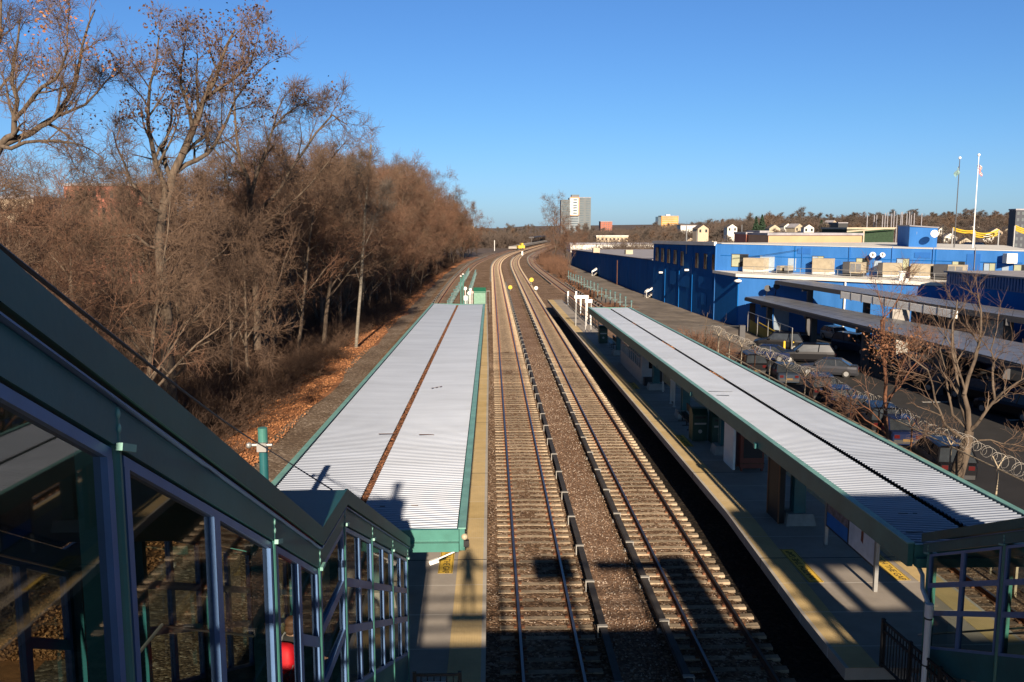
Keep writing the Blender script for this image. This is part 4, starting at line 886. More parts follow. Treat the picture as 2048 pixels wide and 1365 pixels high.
# trackside dwarf signals and markers
for k, (x, y, yb, mt, r, lb) in enumerate(((1020.5, 575, 581, 'ypaint', 4, 'yellow marker disc between the two main tracks'), (1063, 560, 569, 'ypaint', 4.3, 'yellow marker disc right of the main tracks'), (1072.3, 576.5, 581, 'white', 3.6, 'white round marker beside the right main track'), (1044.6, 507, 512, 'white', 2.6, 'small white post at the start of the curve'))):
    b = PZ(x, yb + 2, -.2); c = PY(x, y, b[1]); rr = r * b[1] / FPX; t = thing('track_marker', lb, 'track marker', (b[0], b[1], -.2), 'round markers between the tracks')
    m = MB(); m.disc((c[0], b[1], c[2]), (0, 1, 0), rr, .08, 14) if k != 3 else m.box(c[0] - rr * .6, c[0] + rr * .6, b[1] - .1, b[1] + .1, c[2] - rr * 1.5, c[2] + rr * 1.5); build('disc' if k != 3 else 'board', m, mt, t)
    m = MB(); m.tube((b[0], b[1] + .08, -.25), (b[0], b[1] + .08, c[2]), .06); build('post', m, 'galv', t)
# cable troughs beside the right main track (rusty strips)
# yellow maintenance vehicle and far station
b = PZ(1041, 499, 0); t = thing('track_machine', 'yellow track maintenance machine far down the line', 'rail vehicle', (b[0], b[1], 0))
s_ = b[1] / FPX; m = MB(); m.cbox((b[0], b[1], 1.2), (13 * s_, 5, 1.4), .2); build('chassis', m, 'ypaint', t); m = MB(); m.cbox((b[0] + 2 * s_, b[1], 2.4), (3.5 * s_, 4, 1.3), .2); build('cab', m, 'ypaint', t)
for dx in (-4, 4): m = MB(); m.tube((b[0] + dx * s_, b[1] - 2.4, .35), (b[0] + dx * s_, b[1] + 2.4, .35), .4, n=10); build('wheel', m, 'dark', t)
t = thing('far_platform', 'distant station platform with a canopy at the curve of the line', 'platform', (T0(470) - 3, 470, 0))
m = MB(); P = [(T1(y) + (T2(y) - T1(y)) * -.42 - 1.2, y) for y in range(430, 640, 15)]; Q = [(p[0] - 4, p[1]) for p in P]
for a, b_, c, d in zip(P[:-1], P[1:], Q[1:], Q[:-1]): m.prism([a, b_, c, d][::-1], .3, 1.4)
build('slab', m, 'conc2', t)
m = MB(); P2 = [(p[0] - .5, p[1]) for p in P[7:]]; Q2 = [(p[0] - 3.5, p[1]) for p in P[7:]]
for a, b_, c, d in zip(P2[:-1], P2[1:], Q2[1:], Q2[:-1]): m.prism([a, b_, c, d][::-1], 4.2, 4.8)
build('canopy', m, 'solarstruct', t)
m = MB()
for p in P2: m.box(p[0] - 1.7, p[0] - 1.4, p[1] - .2, p[1] + .2, 1.4, 4.2)
build('columns', m, 'solarstruct', t)

# ================================================================== FENCE WITH RAZOR WIRE
FX = 17.0
t = thing('razor_wire_fence', 'chain link fence with a razor wire coil between outer track and parking lot', 'fence', (FX, 18, -.7))
me = None
fy = list(np.arange(19, 66, 3.0))
for y in fy:
    m = MB(); m.tube((FX, y, -.75), (FX, y, 3.0), .035); m.tube((FX, y, 3.0), (FX - .22, y, 3.4), .02); m.tube((FX, y, 3.0), (FX + .22, y, 3.4), .02); build('post', m, 'rust' if rnd.random() < .5 else 'tanrail', t)
m = MB(); m.tube((FX, 19, 2.95), (FX, 66, 2.95), .028); build('top_rail', m, 'tanrail', t)
mesh_m = bpy.data.materials.new('chain link'); mesh_m.use_nodes = True; nt_ = mesh_m.node_tree; nt_.nodes.clear()
o_ = nt_.nodes.new('ShaderNodeOutputMaterial'); mx = nt_.nodes.new('ShaderNodeMixShader'); tr_ = nt_.nodes.new('ShaderNodeBsdfTransparent'); df = nt_.nodes.new('ShaderNodeBsdfDiffuse'); df.inputs[0].default_value = (.12, .11, .1, 1); mx.inputs[0].default_value = .16
nt_.links.new(tr_.outputs[0], mx.inputs[1]); nt_.links.new(df.outputs[0], mx.inputs[2]); nt_.links.new(mx.outputs[0], o_.inputs[0]); M['chain'] = mesh_m
m = MB(); m.quad((FX, 19, -.7), (FX, 66, -.7), (FX, 66, 2.95), (FX, 19, 2.95)); build('chain_link_mesh', m, 'chain', t)
P = []; n = 3300
for k in range(n):
    y = 19 + 47 * k / n; a = k * 2 * math.pi / 22; rr = .21 + .04 * math.sin(y * 1.7) + .03 * math.sin(y * 5.1)
    P.append((FX + rr * math.cos(a), y + .1 * math.sin(a * .5), 3.32 + rr * math.sin(a) * 1.0 + .07 * math.sin(y * .9)))
P = np.array(P); V, F = segmesh(P[:-1], P[1:], np.full(n - 1, .008), np.full(n - 1, .008), 3); npmesh('razor_coil', V - np.array(t.location), F, 'razor', t)
t = thing('trackside_railing', 'long low tan railing running just beyond the right edge of the right canopy', 'railing', (16.1, 20, -.5))
m = MB(); m.tube((16.1, 18, 2.42), (16.1, 58.5, 2.42), .045); build('rail', m, 'tanrail', t)
for y in np.arange(19, 59, 3.1): m = MB(); m.box(16.06, 16.14, y - .05, y + .05, -.5, 2.4); build('post', m, 'tanrail', t)

# ================================================================== BLUE BUILDINGS
gp = lambda x, y: PZ(x, y, GZ)
A0 = gp(1143, 531); A1 = gp(1305, 598); B1 = gp(1427, 639); C1 = gp(1475, 654)
M['blue_p'] = mat('fresher blue patch', (.016, .125, .42), .8, 0, .06, .6)
# low long wing
def vert(A, z): return (A[0], A[1], z)
def wall_band(m, A, B, z0, z1, th=.25, inw=1):   # wall slab from A to B, thickness towards +X side
    A = np.array(A[:2], float); B = np.array(B[:2], float); d = (B - A) / np.linalg.norm(B - A); nn = np.array([d[1], -d[0]]) * inw * th
    m.prism([tuple(A), tuple(B), tuple(B + nn), tuple(A + nn)] if inw < 0 else [tuple(A), tuple(A + nn), tuple(B + nn), tuple(B)], z0, z1)
t = thing('blue_low_building', 'long low dark blue building with a grey roof beyond the worn asphalt road', 'building', tuple(A1))
ztA = PL(1143, 500, A0, A1)[2]; ztB = PL(1308, 521, A0, A1)[2]
m = MB(); E = 34
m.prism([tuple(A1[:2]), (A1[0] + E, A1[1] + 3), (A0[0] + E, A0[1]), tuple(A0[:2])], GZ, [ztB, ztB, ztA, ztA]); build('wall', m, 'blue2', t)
m = MB(); m.prism([(A1[0] - .25, A1[1] - .2), (A1[0] + E, A1[1] + 2.9), (A0[0] + E, A0[1] + .2), (A0[0] - .25, A0[1] + .2)], [ztB + .003, ztB + .003, ztA + .003, ztA + .003], [ztB + .12, ztB + .12, ztA + .12, ztA + .12]); build('roof', m, 'roofgrey', t)
for k in range(13):
    f = .04 + k * .076; p = A1 + (A0 - A1) * f; m = MB(); m.box(p[0] - .02, p[0], p[1] - .15, p[1] + .15, GZ, ztB + (ztA - ztB) * f - .1); build('pilaster', m, 'blue2', t)
for (x, y) in ((1222, 509), (1160, 504)):
    p = PZ(x, y, (ztA + ztB) / 2 + .3); m = MB(); m.cbox((p[0] + 4, p[1], p[2] + .4), (1.6, 2, 1.2)); build('roof_unit', m, 'cream', t)
# door stoops
def stoop(x, y, label):
    p = gp(x, y); t = thing('door_stoop', label, 'steps', tuple(p), 'white door stoops along the dark blue wall')
    m = MB()
    for k in range(4): m.box(p[0] - .3 + k * .28, p[0] + 1.0, p[1] - .7, p[1] + .7, GZ, GZ + .25 * (k + 1))
    build('steps', m, 'conc2', t)
    m = MB()
    for yy_ in (p[1] - .72, p[1] + .72): m.path([(p[0] - .4, yy_, GZ), (p[0] - .4, yy_, GZ + 1.2), (p[0] + .95, yy_, GZ + 2.2), (p[0] + .95, yy_, GZ + 1)], .04, 6)
    m.beam((p[0] - .4, p[1] - .72, GZ + 1.2), (p[0] + .9, p[1] - .72, GZ + 1.9), .04, .3); build('handrail', m, 'white', t)
stoop(1187, 553, 'far white door stoop by the low dark blue building'); stoop(1296, 597, 'near white door stoop where the low and the tall blue buildings meet')
def thin_pole(x, y0, y1, label, base=GZ, mt='galv', r=.06):
    b = PZ(x, y1, base); tp = PY(x, y0, b[1]); m = MB(); m.tube(tuple(b), (b[0], b[1], tp[2]), r); o = build('pole', m, mt, None, loc=tuple(b)); tag(o, label, 'pole')
    return o
thin_pole(1196, 514, 552, 'thin grey pole by the far white stoop', r=.09); thin_pole(1234, 521, 571, 'thin brownish pole against the low dark blue wall', r=.09, mt='rust'); thin_pole(1299, 531, 594, 'thin brown pole beside the near white stoop', r=.09, mt='tanrail')
# main block
t = thing('blue_main_building', 'large two storey blue building, dark side wall and bright front wall', 'building', tuple(B1))
ZT = PL(1439, 489, A1, B1)[2]
zTa = PL(1311, 487, A1, B1)[2]
fd = np.array([15.3, -15.5, 0]); fd /= np.linalg.norm(fd); bd = np.array([-fd[1], fd[0], 0]); 
U0 = B1.copy(); 
rr_ = ray(2090, 500); # right end of the upper front
den = fd[0] * rr_[1] - fd[1] * rr_[0]; k_ = (U0[1] * rr_[0] - U0[0] * rr_[1]) / den; U1 = U0 + fd * k_
zU1 = PL(2048, 504, U0, U1)[2]
print('blue', U0, U1, ZT, zTa, zU1)
bk = (A1[0] + 42, A1[1] + 3)
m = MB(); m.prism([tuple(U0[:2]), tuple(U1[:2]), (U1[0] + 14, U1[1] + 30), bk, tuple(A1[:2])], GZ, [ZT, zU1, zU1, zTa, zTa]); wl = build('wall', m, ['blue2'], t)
# front skin in the lighter sunlit blue, 5 cm proud; walls behind coloured as shade
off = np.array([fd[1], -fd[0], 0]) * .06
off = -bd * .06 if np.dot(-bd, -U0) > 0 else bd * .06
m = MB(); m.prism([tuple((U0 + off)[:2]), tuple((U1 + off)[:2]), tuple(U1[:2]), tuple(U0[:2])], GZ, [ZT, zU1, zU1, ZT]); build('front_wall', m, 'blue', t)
m = MB(); m.prism([(A1[0] + .6, A1[1]), (U0[0] + 1, U0[1] + .9), (U1[0], U1[1] + 1.2), (U1[0] + 13, U1[1] + 29), (bk[0] - 1, bk[1] - 1)], [zTa + .01, ZT + .01, zU1 + .01, zU1 + .01, zTa + .01], [zTa + .08, ZT + .08, zU1 + .08, zU1 + .08, zTa + .08]); build('roof', m, 'roofwhite', t)
m = MB(); m.beam((A1[0] - .05, A1[1], zTa + .15), (U0[0] - .05, U0[1], ZT + .05), .35, .5); build('parapet', m, 'roofwhite', t)
def on(x, y, d=.0):
    p = PL(x, y, U0, U1); return p + off * (1 + d / .06)
def sidep(x, y, dx=-.03): 
    p = PL(x, y, A1, B1); return p + np.array([dx, 0, 0])
def onr(x, y, back):
    p = PL(x, y, U0, U1); return CP + (p - CP) * (1 + back / np.linalg.norm(p - CP))
def fpanel(m, x0, y0, x1, y1, dep):      # rectangle on the front wall, given by its image corners
    a = on(x0, y0, dep); b = on(x1, y0 + (x1 - x0) * .02, dep); zb = on(x0, y1, dep)[2]
    th = off / .06 * .05
    m.prism([tuple((a)[:2]), tuple((b)[:2]), tuple((b - th)[:2]), tuple((a - th)[:2])], zb, a[2])
wins = [(1464, 508, 1498, 534), (1625, 512, 1649, 524), (1713, 516, 1739, 545), (1794, 517, 1820, 543), (1905, 522, 1931, 542), (1968, 526, 1992, 547), (2028, 529, 2060, 550)]
for k, (x0, y0, x1, y1) in enumerate(wins):
    m = MB(); fpanel(m, x0, y0, x1, y1, .05); wdw = build('window', m, 'solarstruct', t)
    xm = (x0 + x1) / 2; m = MB(); fpanel(m, x0 + 1.3, y0 + 1.5, xm - .6, y1 - 1, .09); build('pane', m, 'patch' if k % 2 else 'blind', wdw)
    m = MB(); fpanel(m, xm + .6, y0 + 1.5, x1 - 1.3, y1 - 1, .09); build('pane', m, 'blind' if k % 2 else 'winpane', wdw)
for (x0, y0, x1, y1) in ((1521, 512, 1550, 541), (1577, 517, 1593, 541), (1749, 522, 1764, 541), (2005, 532, 2018, 546)):
    m = MB(); fpanel(m, x0, y0, x1, y1, .04); build('door', m, 'patch', t)
for (x0, y0, x1, y1) in ((1442, 510.5, 2046, 511.6), (1590, 493, 1592, 541), (1700, 494, 1701.6, 520), (1872, 498, 1873.5, 545)):
    m = MB(); fpanel(m, x0, y0, x1, y1, .052); build('wall_joint', m, 'blue2', t)
for (x0, y0, x1, y1) in ((1596, 497, 1622, 508), (1660, 521, 1682, 543), (1830, 505, 1862, 516), (1935, 508, 1962, 540)):
    m = MB(); fpanel(m, x0, y0, x1, y1, .053); build('repainted_patch', m, 'blue_p', t)
for x in (1606, 1700, 1786, 1868, 1952):
    m = MB(); fpanel(m, x, 494, x + 1.1, 540, .14); build('conduit', m, 'galv', t) if x in (1952,) else build('downspout', m, 'blue', t)
# side wall: windows, patches, pilasters, downpipe
for (x, y) in ((1315, 503), (1326, 505), (1338, 507), (1351, 509), (1365, 512), (1394.5, 516), (1411.5, 518), (1428, 520)):
    a = sidep(x - 2.6, y - 8 * (1 + (x - 1315) / 300)); b = sidep(x + 2.6, y + 12); m = MB(); m.box(min(a[0], b[0]) - .05, max(a[0], b[0]) + .03, min(a[1], b[1]), max(a[1], b[1]), b[2] - .6, a[2]); w_ = build('window', m, 'winpane', t)
for (x, y) in ((1330, 540), (1358, 545), (1384, 550)):
    a = sidep(x, y); m = MB(); m.box(a[0] - .022, a[0] + .05, a[1] - .25, a[1] + .25, GZ, ZT - .6); build('pilaster', m, 'blue2', t)
pb = mat('repainted blue patch', (.012, .14, .43), .85, 0, .08, .5, spec=.12)
for (x0, y0, x1, y1) in ((1341, 541, 1353, 571), (1357, 549, 1380, 577), (1398, 552, 1425, 582), (1403, 585, 1413, 612)):
    a = sidep(x0, y0); b = sidep(x1, y1); m = MB(); m.add([(a[0] - .03, a[1], a[2]), (b[0] - .03, b[1], a[2]), (b[0] - .03, b[1], b[2]), (a[0] - .03, a[1], b[2])], [(0, 1, 2, 3)]); build('paint_patch', m, pb, t)
m = MB(); a = sidep(1434, 495, -.12); m.tube((a[0], a[1], GZ), (a[0], a[1], ZT - .3), .1); build('downpipe', m, 'blue', t)
for (x, y) in ((1325, 545), (1377, 540)):
    a = sidep(x, y, -.3); m = MB(); m.box(a[0] - .3, a[0] + .3, a[1] - .2, a[1] + .2, a[2] - .15, a[2] + .1); build('wall_lamp', m, 'white', t)
# lower front wing
t2 = thing('blue_front_wing', 'single storey bright blue front wing with a white roof edge and roof railing', 'building', tuple(C1))
zc = PL(1481, 550, C1, C1 + fd)[2]
rr2 = ray(1893, 570); den = fd[0] * rr2[1] - fd[1] * rr2[0]; k2 = (C1[1] * rr2[0] - C1[0] * rr2[1]) / den; C2 = C1 + fd * k2; zc2 = PL(1893, 568, C1, C2)[2]; print('wing', C1, C2, zc, zc2)
e_ = off / .06
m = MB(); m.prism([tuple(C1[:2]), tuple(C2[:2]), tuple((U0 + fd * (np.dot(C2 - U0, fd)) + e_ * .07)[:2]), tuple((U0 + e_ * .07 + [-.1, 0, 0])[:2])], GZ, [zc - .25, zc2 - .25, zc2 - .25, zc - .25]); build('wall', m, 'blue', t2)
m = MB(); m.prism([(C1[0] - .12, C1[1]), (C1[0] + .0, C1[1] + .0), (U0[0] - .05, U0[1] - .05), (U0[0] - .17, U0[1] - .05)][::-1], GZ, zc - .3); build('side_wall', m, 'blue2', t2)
m = MB(); m.prism([tuple((C1 + e_ * .3 - fd * .3)[:2]), tuple((C2 + e_ * .3)[:2]), tuple((U0 + fd * (np.dot(C2 - U0, fd)) + e_ * .1)[:2]), tuple((U0 + e_ * .1 - fd * .3)[:2])], [zc - .24, zc2 - .24, zc2 - .24, zc - .24], [zc + .12, zc2 + .12, zc2 + .12, zc + .12]); build('roof', m, 'roofwhite', t2)
m = MB(); nP = 16
for k in range(nP + 1):
    p = C1 + (C2 - C1) * k / nP - e_ * .8; z = zc + (zc2 - zc) * k / nP; m.tube((p[0], p[1], z), (p[0], p[1], z + 1.0), .03)
for h in (.5, 1.0): m.tube((*(C1 - e_ * .8)[:2], zc + h), (*(C2 - e_ * .8)[:2], zc2 + h), .03)
build('roof_railing', m, 'galv', t2)
def wingp(x, y, d=.05): return PL(x, y, C1, C2) + e_ * d
for (x0, y0, x1, y1, mt, nm) in ((1500, 607, 1510, 640, 'winpane', 'door'), (1549, 612, 1578, 640, 'patch', 'door')):
    a = wingp(x0, y0); b = wingp(x1, y1); m = MB(); m.prism([tuple(a[:2]), tuple(b[:2]), tuple((b - e_ * .04)[:2]), tuple((a - e_ * .04)[:2])], GZ, a[2]); build(nm, m, mt, t2)
a = wingp(1692, 562, .12); m = MB(); m.tube((a[0], a[1], GZ), (a[0], a[1], a[2] + .2), .1); build('downpipe', m, 'white', t2)
a = wingp(1481, 562, .6); m = MB(); m.ball(a, .42, sc_=(1.1, 1, .5)); m.tube(a, a - e_ * .6, .05); tag(build('wall_lamp', m, 'white', t2))
# rooftop air conditioners on the front wing
def onroof(x, yb, back=2.2):
    d = ray(x, yb); P_ = C1 - e_ * (2.0 + back); n = np.array([e_[0], e_[1], 0]); return CP + d * (np.dot(P_ - CP, n) / np.dot(d, n))
def ac(x0, x1, y0, y1, label, kind, back=2.2):
    a = onroof(x0, y1, back); b = onroof(x1, y1, back); tp = onroof(x0, y0, back)[2]; z0 = zc + .13; L = np.linalg.norm((b - a)[:2])
    c = (a + b) / 2 - e_ * .8; t = thing('roof_air_unit', label, 'air conditioner', (c[0], c[1], z0), 'air units on the front wing roof')
    u = (b - a) / np.linalg.norm(b - a); rz = math.atan2(u[1], u[0])
    m = MB(); m.cbox((c[0], c[1], (z0 + .35 + tp) / 2), (L, 1.6, tp - z0 - .35), rz); build('casing', m, 'cream' if kind != 2 else 'solarstruct', t)
    m = MB(); m.cbox((c[0], c[1], z0 + .2), (L * 1.03, 1.4, .3), rz); build('base_frame', m, 'dark' if kind != 0 else 'white', t)
    if kind == 1:
        for s_ in (-.24, .24): q = c + u * L * s_ + e_ * .82; m = MB(); m.cbox((q[0], q[1], (z0 + .35 + tp) / 2), (L * .4, .03, (tp - z0) * .6), rz); build('grille', m, 'galv', t)
    if kind == 0:
        q = a - e_ * .8; m = MB()
        for zz in (.35, .7): m.add([tuple(q - u * .9 + np.array([0, 0, (tp - q[2]) * zz * .5])), tuple(q + e_ * .7 + np.array([0, 0, (tp - q[2]) * zz])), tuple(q - e_ * .7 + np.array([0, 0, (tp - q[2]) * zz]))], [(0, 1, 2)])
        build('hood', m, 'dark', t)
ac(1486, 1527, 516, 531, 'pale air unit at the left end of the front wing roof', 0); ac(1624, 1659, 517, 539, 'square pale air unit with a dark hood', 0)
ac(1685, 1699, 524, 542, 'dark cabinet left of the grille unit', 2); ac(1699, 1723, 525, 543, 'air unit with two grilles on its front', 1); ac(1755, 1765, 526, 541, 'slim dark cabinet on the roof', 2)
ac(1765, 1795, 526, 543, 'pale air unit in front of the middle windows', 0); ac(1820, 1858, 528, 546, 'pale air unit with black hoods right of centre', 0); ac(1866, 1893, 529, 547, 'dark cabinet beside the sloping hood unit', 2); ac(1895, 1927, 530, 544, 'tan sloping hood unit at the right end of the roof', 1)
for k, (x, y) in enumerate(((1557, 537), (1572, 537))): ac(x - 4, x + 4, y - 5, y + 5, ('small tan vent box, left of a pair', 'small tan vent box, right of a pair')[k], 1)
p = onroof(1803.5, 556, -1.2); m = MB(); m.tube((p[0], p[1], zc), (p[0], p[1], zc + 1.0), .3, n=12); m.tube((p[0], p[1], zc + .95), (p[0], p[1], zc + 1.1), .42, n=12); m.cbox((p[0], p[1], zc + .15), (1, 1, .3)); tag(build('roof_vent', m, 'white', None), 'white round roof vent behind the roof railing', 'vent')
# dishes on the front wall
def dish(x, y, r, label, d=.7, mt='white'):
    c = on(x, y, d) if mt != 'roof' else None; t = thing('satellite_dish', label, 'satellite dish', tuple(c), 'satellite dishes on the blue building'); rad = r * np.linalg.norm(c[:2]) / FPX
    nrm = np.array([-.25, -1, .25]); nrm /= np.linalg.norm(nrm); a = np.cross(nrm, (0, 0, 1)); a /= np.linalg.norm(a); b = np.cross(nrm, a); vs = [tuple(c - nrm * rad * .28)]; fs = []
    for j in (1, 2, 3):
        for i in range(16): th = 2 * math.pi * i / 16; q = j / 3; vs.append(tuple(c + (a * math.cos(th) + b * math.sin(th)) * rad * q + nrm * rad * .28 * (q * q - 1)))
    for i in range(16): fs.append((0, 1 + i, 1 + (i + 1) % 16))
    for j in range(2):
        for i in range(16): fs.append((1 + j * 16 + i, 1 + j * 16 + (i + 1) % 16, 17 + j * 16 + (i + 1) % 16, 17 + j * 16 + i))
    m = MB(); m.add(vs, fs); build('reflector', m, 'white', t, smooth=True)
    m = MB(); m.tube(c - nrm * rad * .2, c - e_ * d, .07); m.tube(c - b * rad * .8, c + nrm * rad * .9, .03); build('arm', m, 'galv', t)
dish(1751, 510, 5.5, 'left one of the two dishes on the bright blue wall'); dish(1770.5, 510, 4.6, 'right one of the two dishes on the bright blue wall')
# penthouse with the large dish
pa = onr(1817, 497, 7); L_ = onr(1873, 499, 7); du = (L_ - pa)
t = thing('roof_penthouse', 'blue stair penthouse with a large white dish on the blue roof', 'penthouse', tuple(pa))
zt1 = PY(1816, 453, pa[1])[2]; zt2 = PY(1872, 457, L_[1])[2]; bk_ = np.array([-.9, 9., 0]); rr3 = (bk_[0], bk_[1])
m = MB(); wl_ = np.array([4.0, 1, 0]); dk = bd * 4.0
lf = PY(1796, 456, pa[1] + 8); 
m.prism([tuple(pa[:2]), tuple(L_[:2]), (L_[0] + lf[0] - pa[0], L_[1] + 8), (lf[0], lf[1])], ZT - .6, [zt1, zt2, zt2, zt1]); build('wall', m, 'blue', t)
m = MB(); m.prism([(pa[0] - .1, pa[1] - .15), (L_[0] + .1, L_[1] - .15), (L_[0] + lf[0] - pa[0] + .1, L_[1] + 8.1), (lf[0] - .1, lf[1] + .1)], [zt1 + .003, zt2 + .003, zt2 + .003, zt1 + .003], [zt1 + .15, zt2 + .15, zt2 + .15, zt1 + .15]); build('roof', m, 'roofgrey', t)
c = PY(1869, 468, L_[1] - 1.2); dz = MB(); dz.disc(c, (-.2, -1, .2), 6.6 * np.linalg.norm(c[:2]) / FPX, .12, 24); build('dish', dz, 'white', t)
c2 = PY(1843, 462, pa[1] - .5); m = MB(); m.tube((c2[0], c2[1], ZT), (c2[0], c2[1], c2[2]), .07); m.box(c2[0] - .6, c2[0] + .6, c2[1] - .1, c2[1], c2[2] - .4, c2[2] - .1); build('bracket', m, 'galv', t)
# flag poles on the blue roof
def flagpole(x, y0, xb, yb, lab, fl, mt):
    b = onr(xb, yb, 9.); tp = PY(x, y0, b[1]); t = thing('flagpole', lab, 'flagpole', (b[0], b[1], ZT), 'flagpoles on the blue roof')
    m = MB(); m.tube((b[0], b[1], ZT - .5), (b[0], b[1], tp[2]), .075, .04, 8); build('pole', m, mt, t)
    m = MB(); m.ball((b[0], b[1], tp[2] + .1), .16); build('finial', m, 'white', t)
    z1 = PY(x, y0 + 13, b[1])[2]; z0 = PY(x, y0 + 29, b[1])[2]; fm = MB(); N_ = 8; sgn = fl[0]
    for j in range(9):
        z = z1 + (z0 - z1) * j / 8
        for i in range(4): fm.v.append((b[0] + sgn * i * .16 + .06 * math.sin(j + i), b[1] + .18 * math.sin(i * 2.2 + j * .6), z - i * .25))
    fm.n = len(fm.v)
    for j in range(8):
        for i in range(3): fm.f.append((j * 4 + i, j * 4 + i + 1, j * 4 + i + 5, j * 4 + i + 4)); fm.m.append(fl[1](i, j))
    build('flag', fm, fl[2], t)
flagpole(1920, 318, 1908, 497, 'dark flagpole with a pale green and blue flag', (-1, lambda i, j: (i + j) % 2, [mat('pale blue flag', (.25, .3, .4), .8), mat('green flag', (.2, .4, .3), .8)]), 'solarstruct')
flagpole(1957, 312, 1945, 500, 'white flagpole with a red striped flag with a blue corner', (1, lambda i, j: 0 if (i == 0 and j < 4) else (1 if (j % 2) else 2), [mat('flag blue', (.04, .06, .2), .8), mat('flag red', (.6, .1, .1), .8), mat('flag white', (.7, .66, .62), .8)]), 'white')
# blue corrugated building to the right
t = thing('corrugated_building', 'dark blue corrugated building behind the second solar canopy', 'building', (45.6, 88, GZ))
xq = 45.6
ya_ = PX(1895, 545, xq)[1]; za_ = PX(1895, 545, xq)[2]; zb_ = PX(2048, 552, xq)[2]; z2a = PX(1895, 566, xq)[2]; ye = 46.
zE = za_ + (zb_ - za_) * (ya_ - ye) / (ya_ - PX(2048, 552, xq)[1]); zE = za_ + .3
print('corr', ya_, za_, zb_, z2a)
m = MB(); m.prism([(xq, ye), (xq + 16, ye), (xq + 16, ya_), (xq, ya_)], GZ, [zE, zE, za_, za_]); build('wall', m, 'blue2', t)
m = MB(); n_ = int((ya_ - ye) / .45)
for k in range(n_): y = ye + k * .45; zt_ = zE + (za_ - zE) * (y - ye) / (ya_ - ye); m.box(xq - .12, xq - .02, y, y + .28, z2a, zt_ - .02)
m.box(xq - .05, xq, ye, ya_, z2a - .1, za_ - .3); build('cladding_ribs', m, 'blue3', t)
m = MB(); m.prism([(xq - .3, ye - .3), (xq + 16.3, ye - .3), (xq + 16.3, ya_ + .2), (xq - .3, ya_ + .2)], [zE + .003, zE + .003, za_ + .003, za_ + .003], [zE + .15, zE + .15, za_ + .15, za_ + .15]); build('roof', m, 'roofgrey', t)
p = PX(2023, 517, 44.5); m = MB(); 
p = on(2023, 517, .5); m.cbox(tuple(p), (1.1, .8, 1.0)); tag(build('wall_box', m, 'white', None), 'white box lamp on the bright blue wall at the right edge', 'box')

# ================================================================== SOLAR CANOPIES (carports)
def carport(label, NA, NB, FA, FB, cols_, th=.3):
    t = thing('solar_carport', label, 'carport', (float((NA[0] + NB[0]) / 2), float((NA[1] + NB[1]) / 2), GZ), 'solar carports over the parking lot')
    # panels in rows
    n_ = 26; m = MB(); g_ = MB()
    for i in range(n_):
        for j in range(3):
            def P_(u, v): 
                a = NA + (NB - NA) * u; b = FA + (FB - FA) * u; return tuple(a + (b - a) * v)
            u0, u1 = (i + .012) / n_, (i + .988) / n_; v0, v1 = (j + .015) / 3, (j + .985) / 3
            m.slab(P_(u0, v0), P_(u1, v0), P_(u1, v1), P_(u0, v1), .05)
    build('solar_panels', m, 'solar', t)
    m = MB(); d = np.array([0, 0, .08]); m.slab(tuple(NA - d), tuple(NB - d), tuple(FB - d), tuple(FA - d), .12); m.beam(NA - [0, 0, .28], NB - [0, 0, .28], .12, .34); m.beam(FA - [0, 0, .22], FB - [0, 0, .22], .1, .25); build('frame', m, 'solarstruct', t)
    for u in cols_:
        a = NA + (NB - NA) * u; b = FA + (FB - FA) * u; c = a + (b - a) * .3
        m = MB(); m.box(c[0] - .28, c[0] + .28, c[1] - .22, c[1] + .22, GZ, c[2] - .3); cc = build('column', m, 'solarstruct', t)
        m = MB(); m.beam(a - [0, 0, .5], b - [0, 0, .42], .3, .5); build('cross_beam', m, 'solarstruct', cc)
    return t
NA = PY(1490, 594, 102); NB0 = PX(2048, 730, 31.7); NB = NA + (NB0 - NA) * 1.22; FA = PY(1545, 591.5, 102); FB0 = PX(2048, 687, 36.2); FB = FA + (FB0 - FA) * 1.26
print('carport', NA, NB, FA, FB)
carport('nearer solar carport, a long dark panel roof over the parked cars', NA, NB, FA, FB, (.09, .29, .47, .66, .84))
NA = PY(1550, 561, 100); NB0 = PX(2048, 636, 38.6); NB = NA + (NB0 - NA) * 1.2; FA = PY(1600, 559, 100); FB0 = PX(2048, 622, 43.0); FB = FA + (FB0 - FA) * 1.2
carport('farther solar carport in front of the blue front wing', NA, NB, FA, FB, (.14, .38, .6, .8))
# white beam gantry
a = PX(1683, 590, 34.3); b = PX(1913, 630, 36.9); c = PX(1800, 612, 35.7)
t = thing('white_gantry', 'white panelled gantry beam on a wide pale column between the carports', 'gantry', (c[0], c[1], GZ)); m = MB(); m.beam(a, b, .2, .62); build('beam', m, 'white', t)
m = MB()
for k in range(10): p = a + (b - a) * (k + .02) / 9.2; m.box(p[0] - .13, p[0] - .05, p[1] - .05, p[1] + .05, p[2] - .4, p[2] + .4)
build('beam_ribs', m, 'solarstruct', t); m = MB(); m.box(c[0] - .75, c[0] + .75, c[1] - .3, c[1] + .3, GZ, c[2] - .3); build('column', m, 'conc2', t)
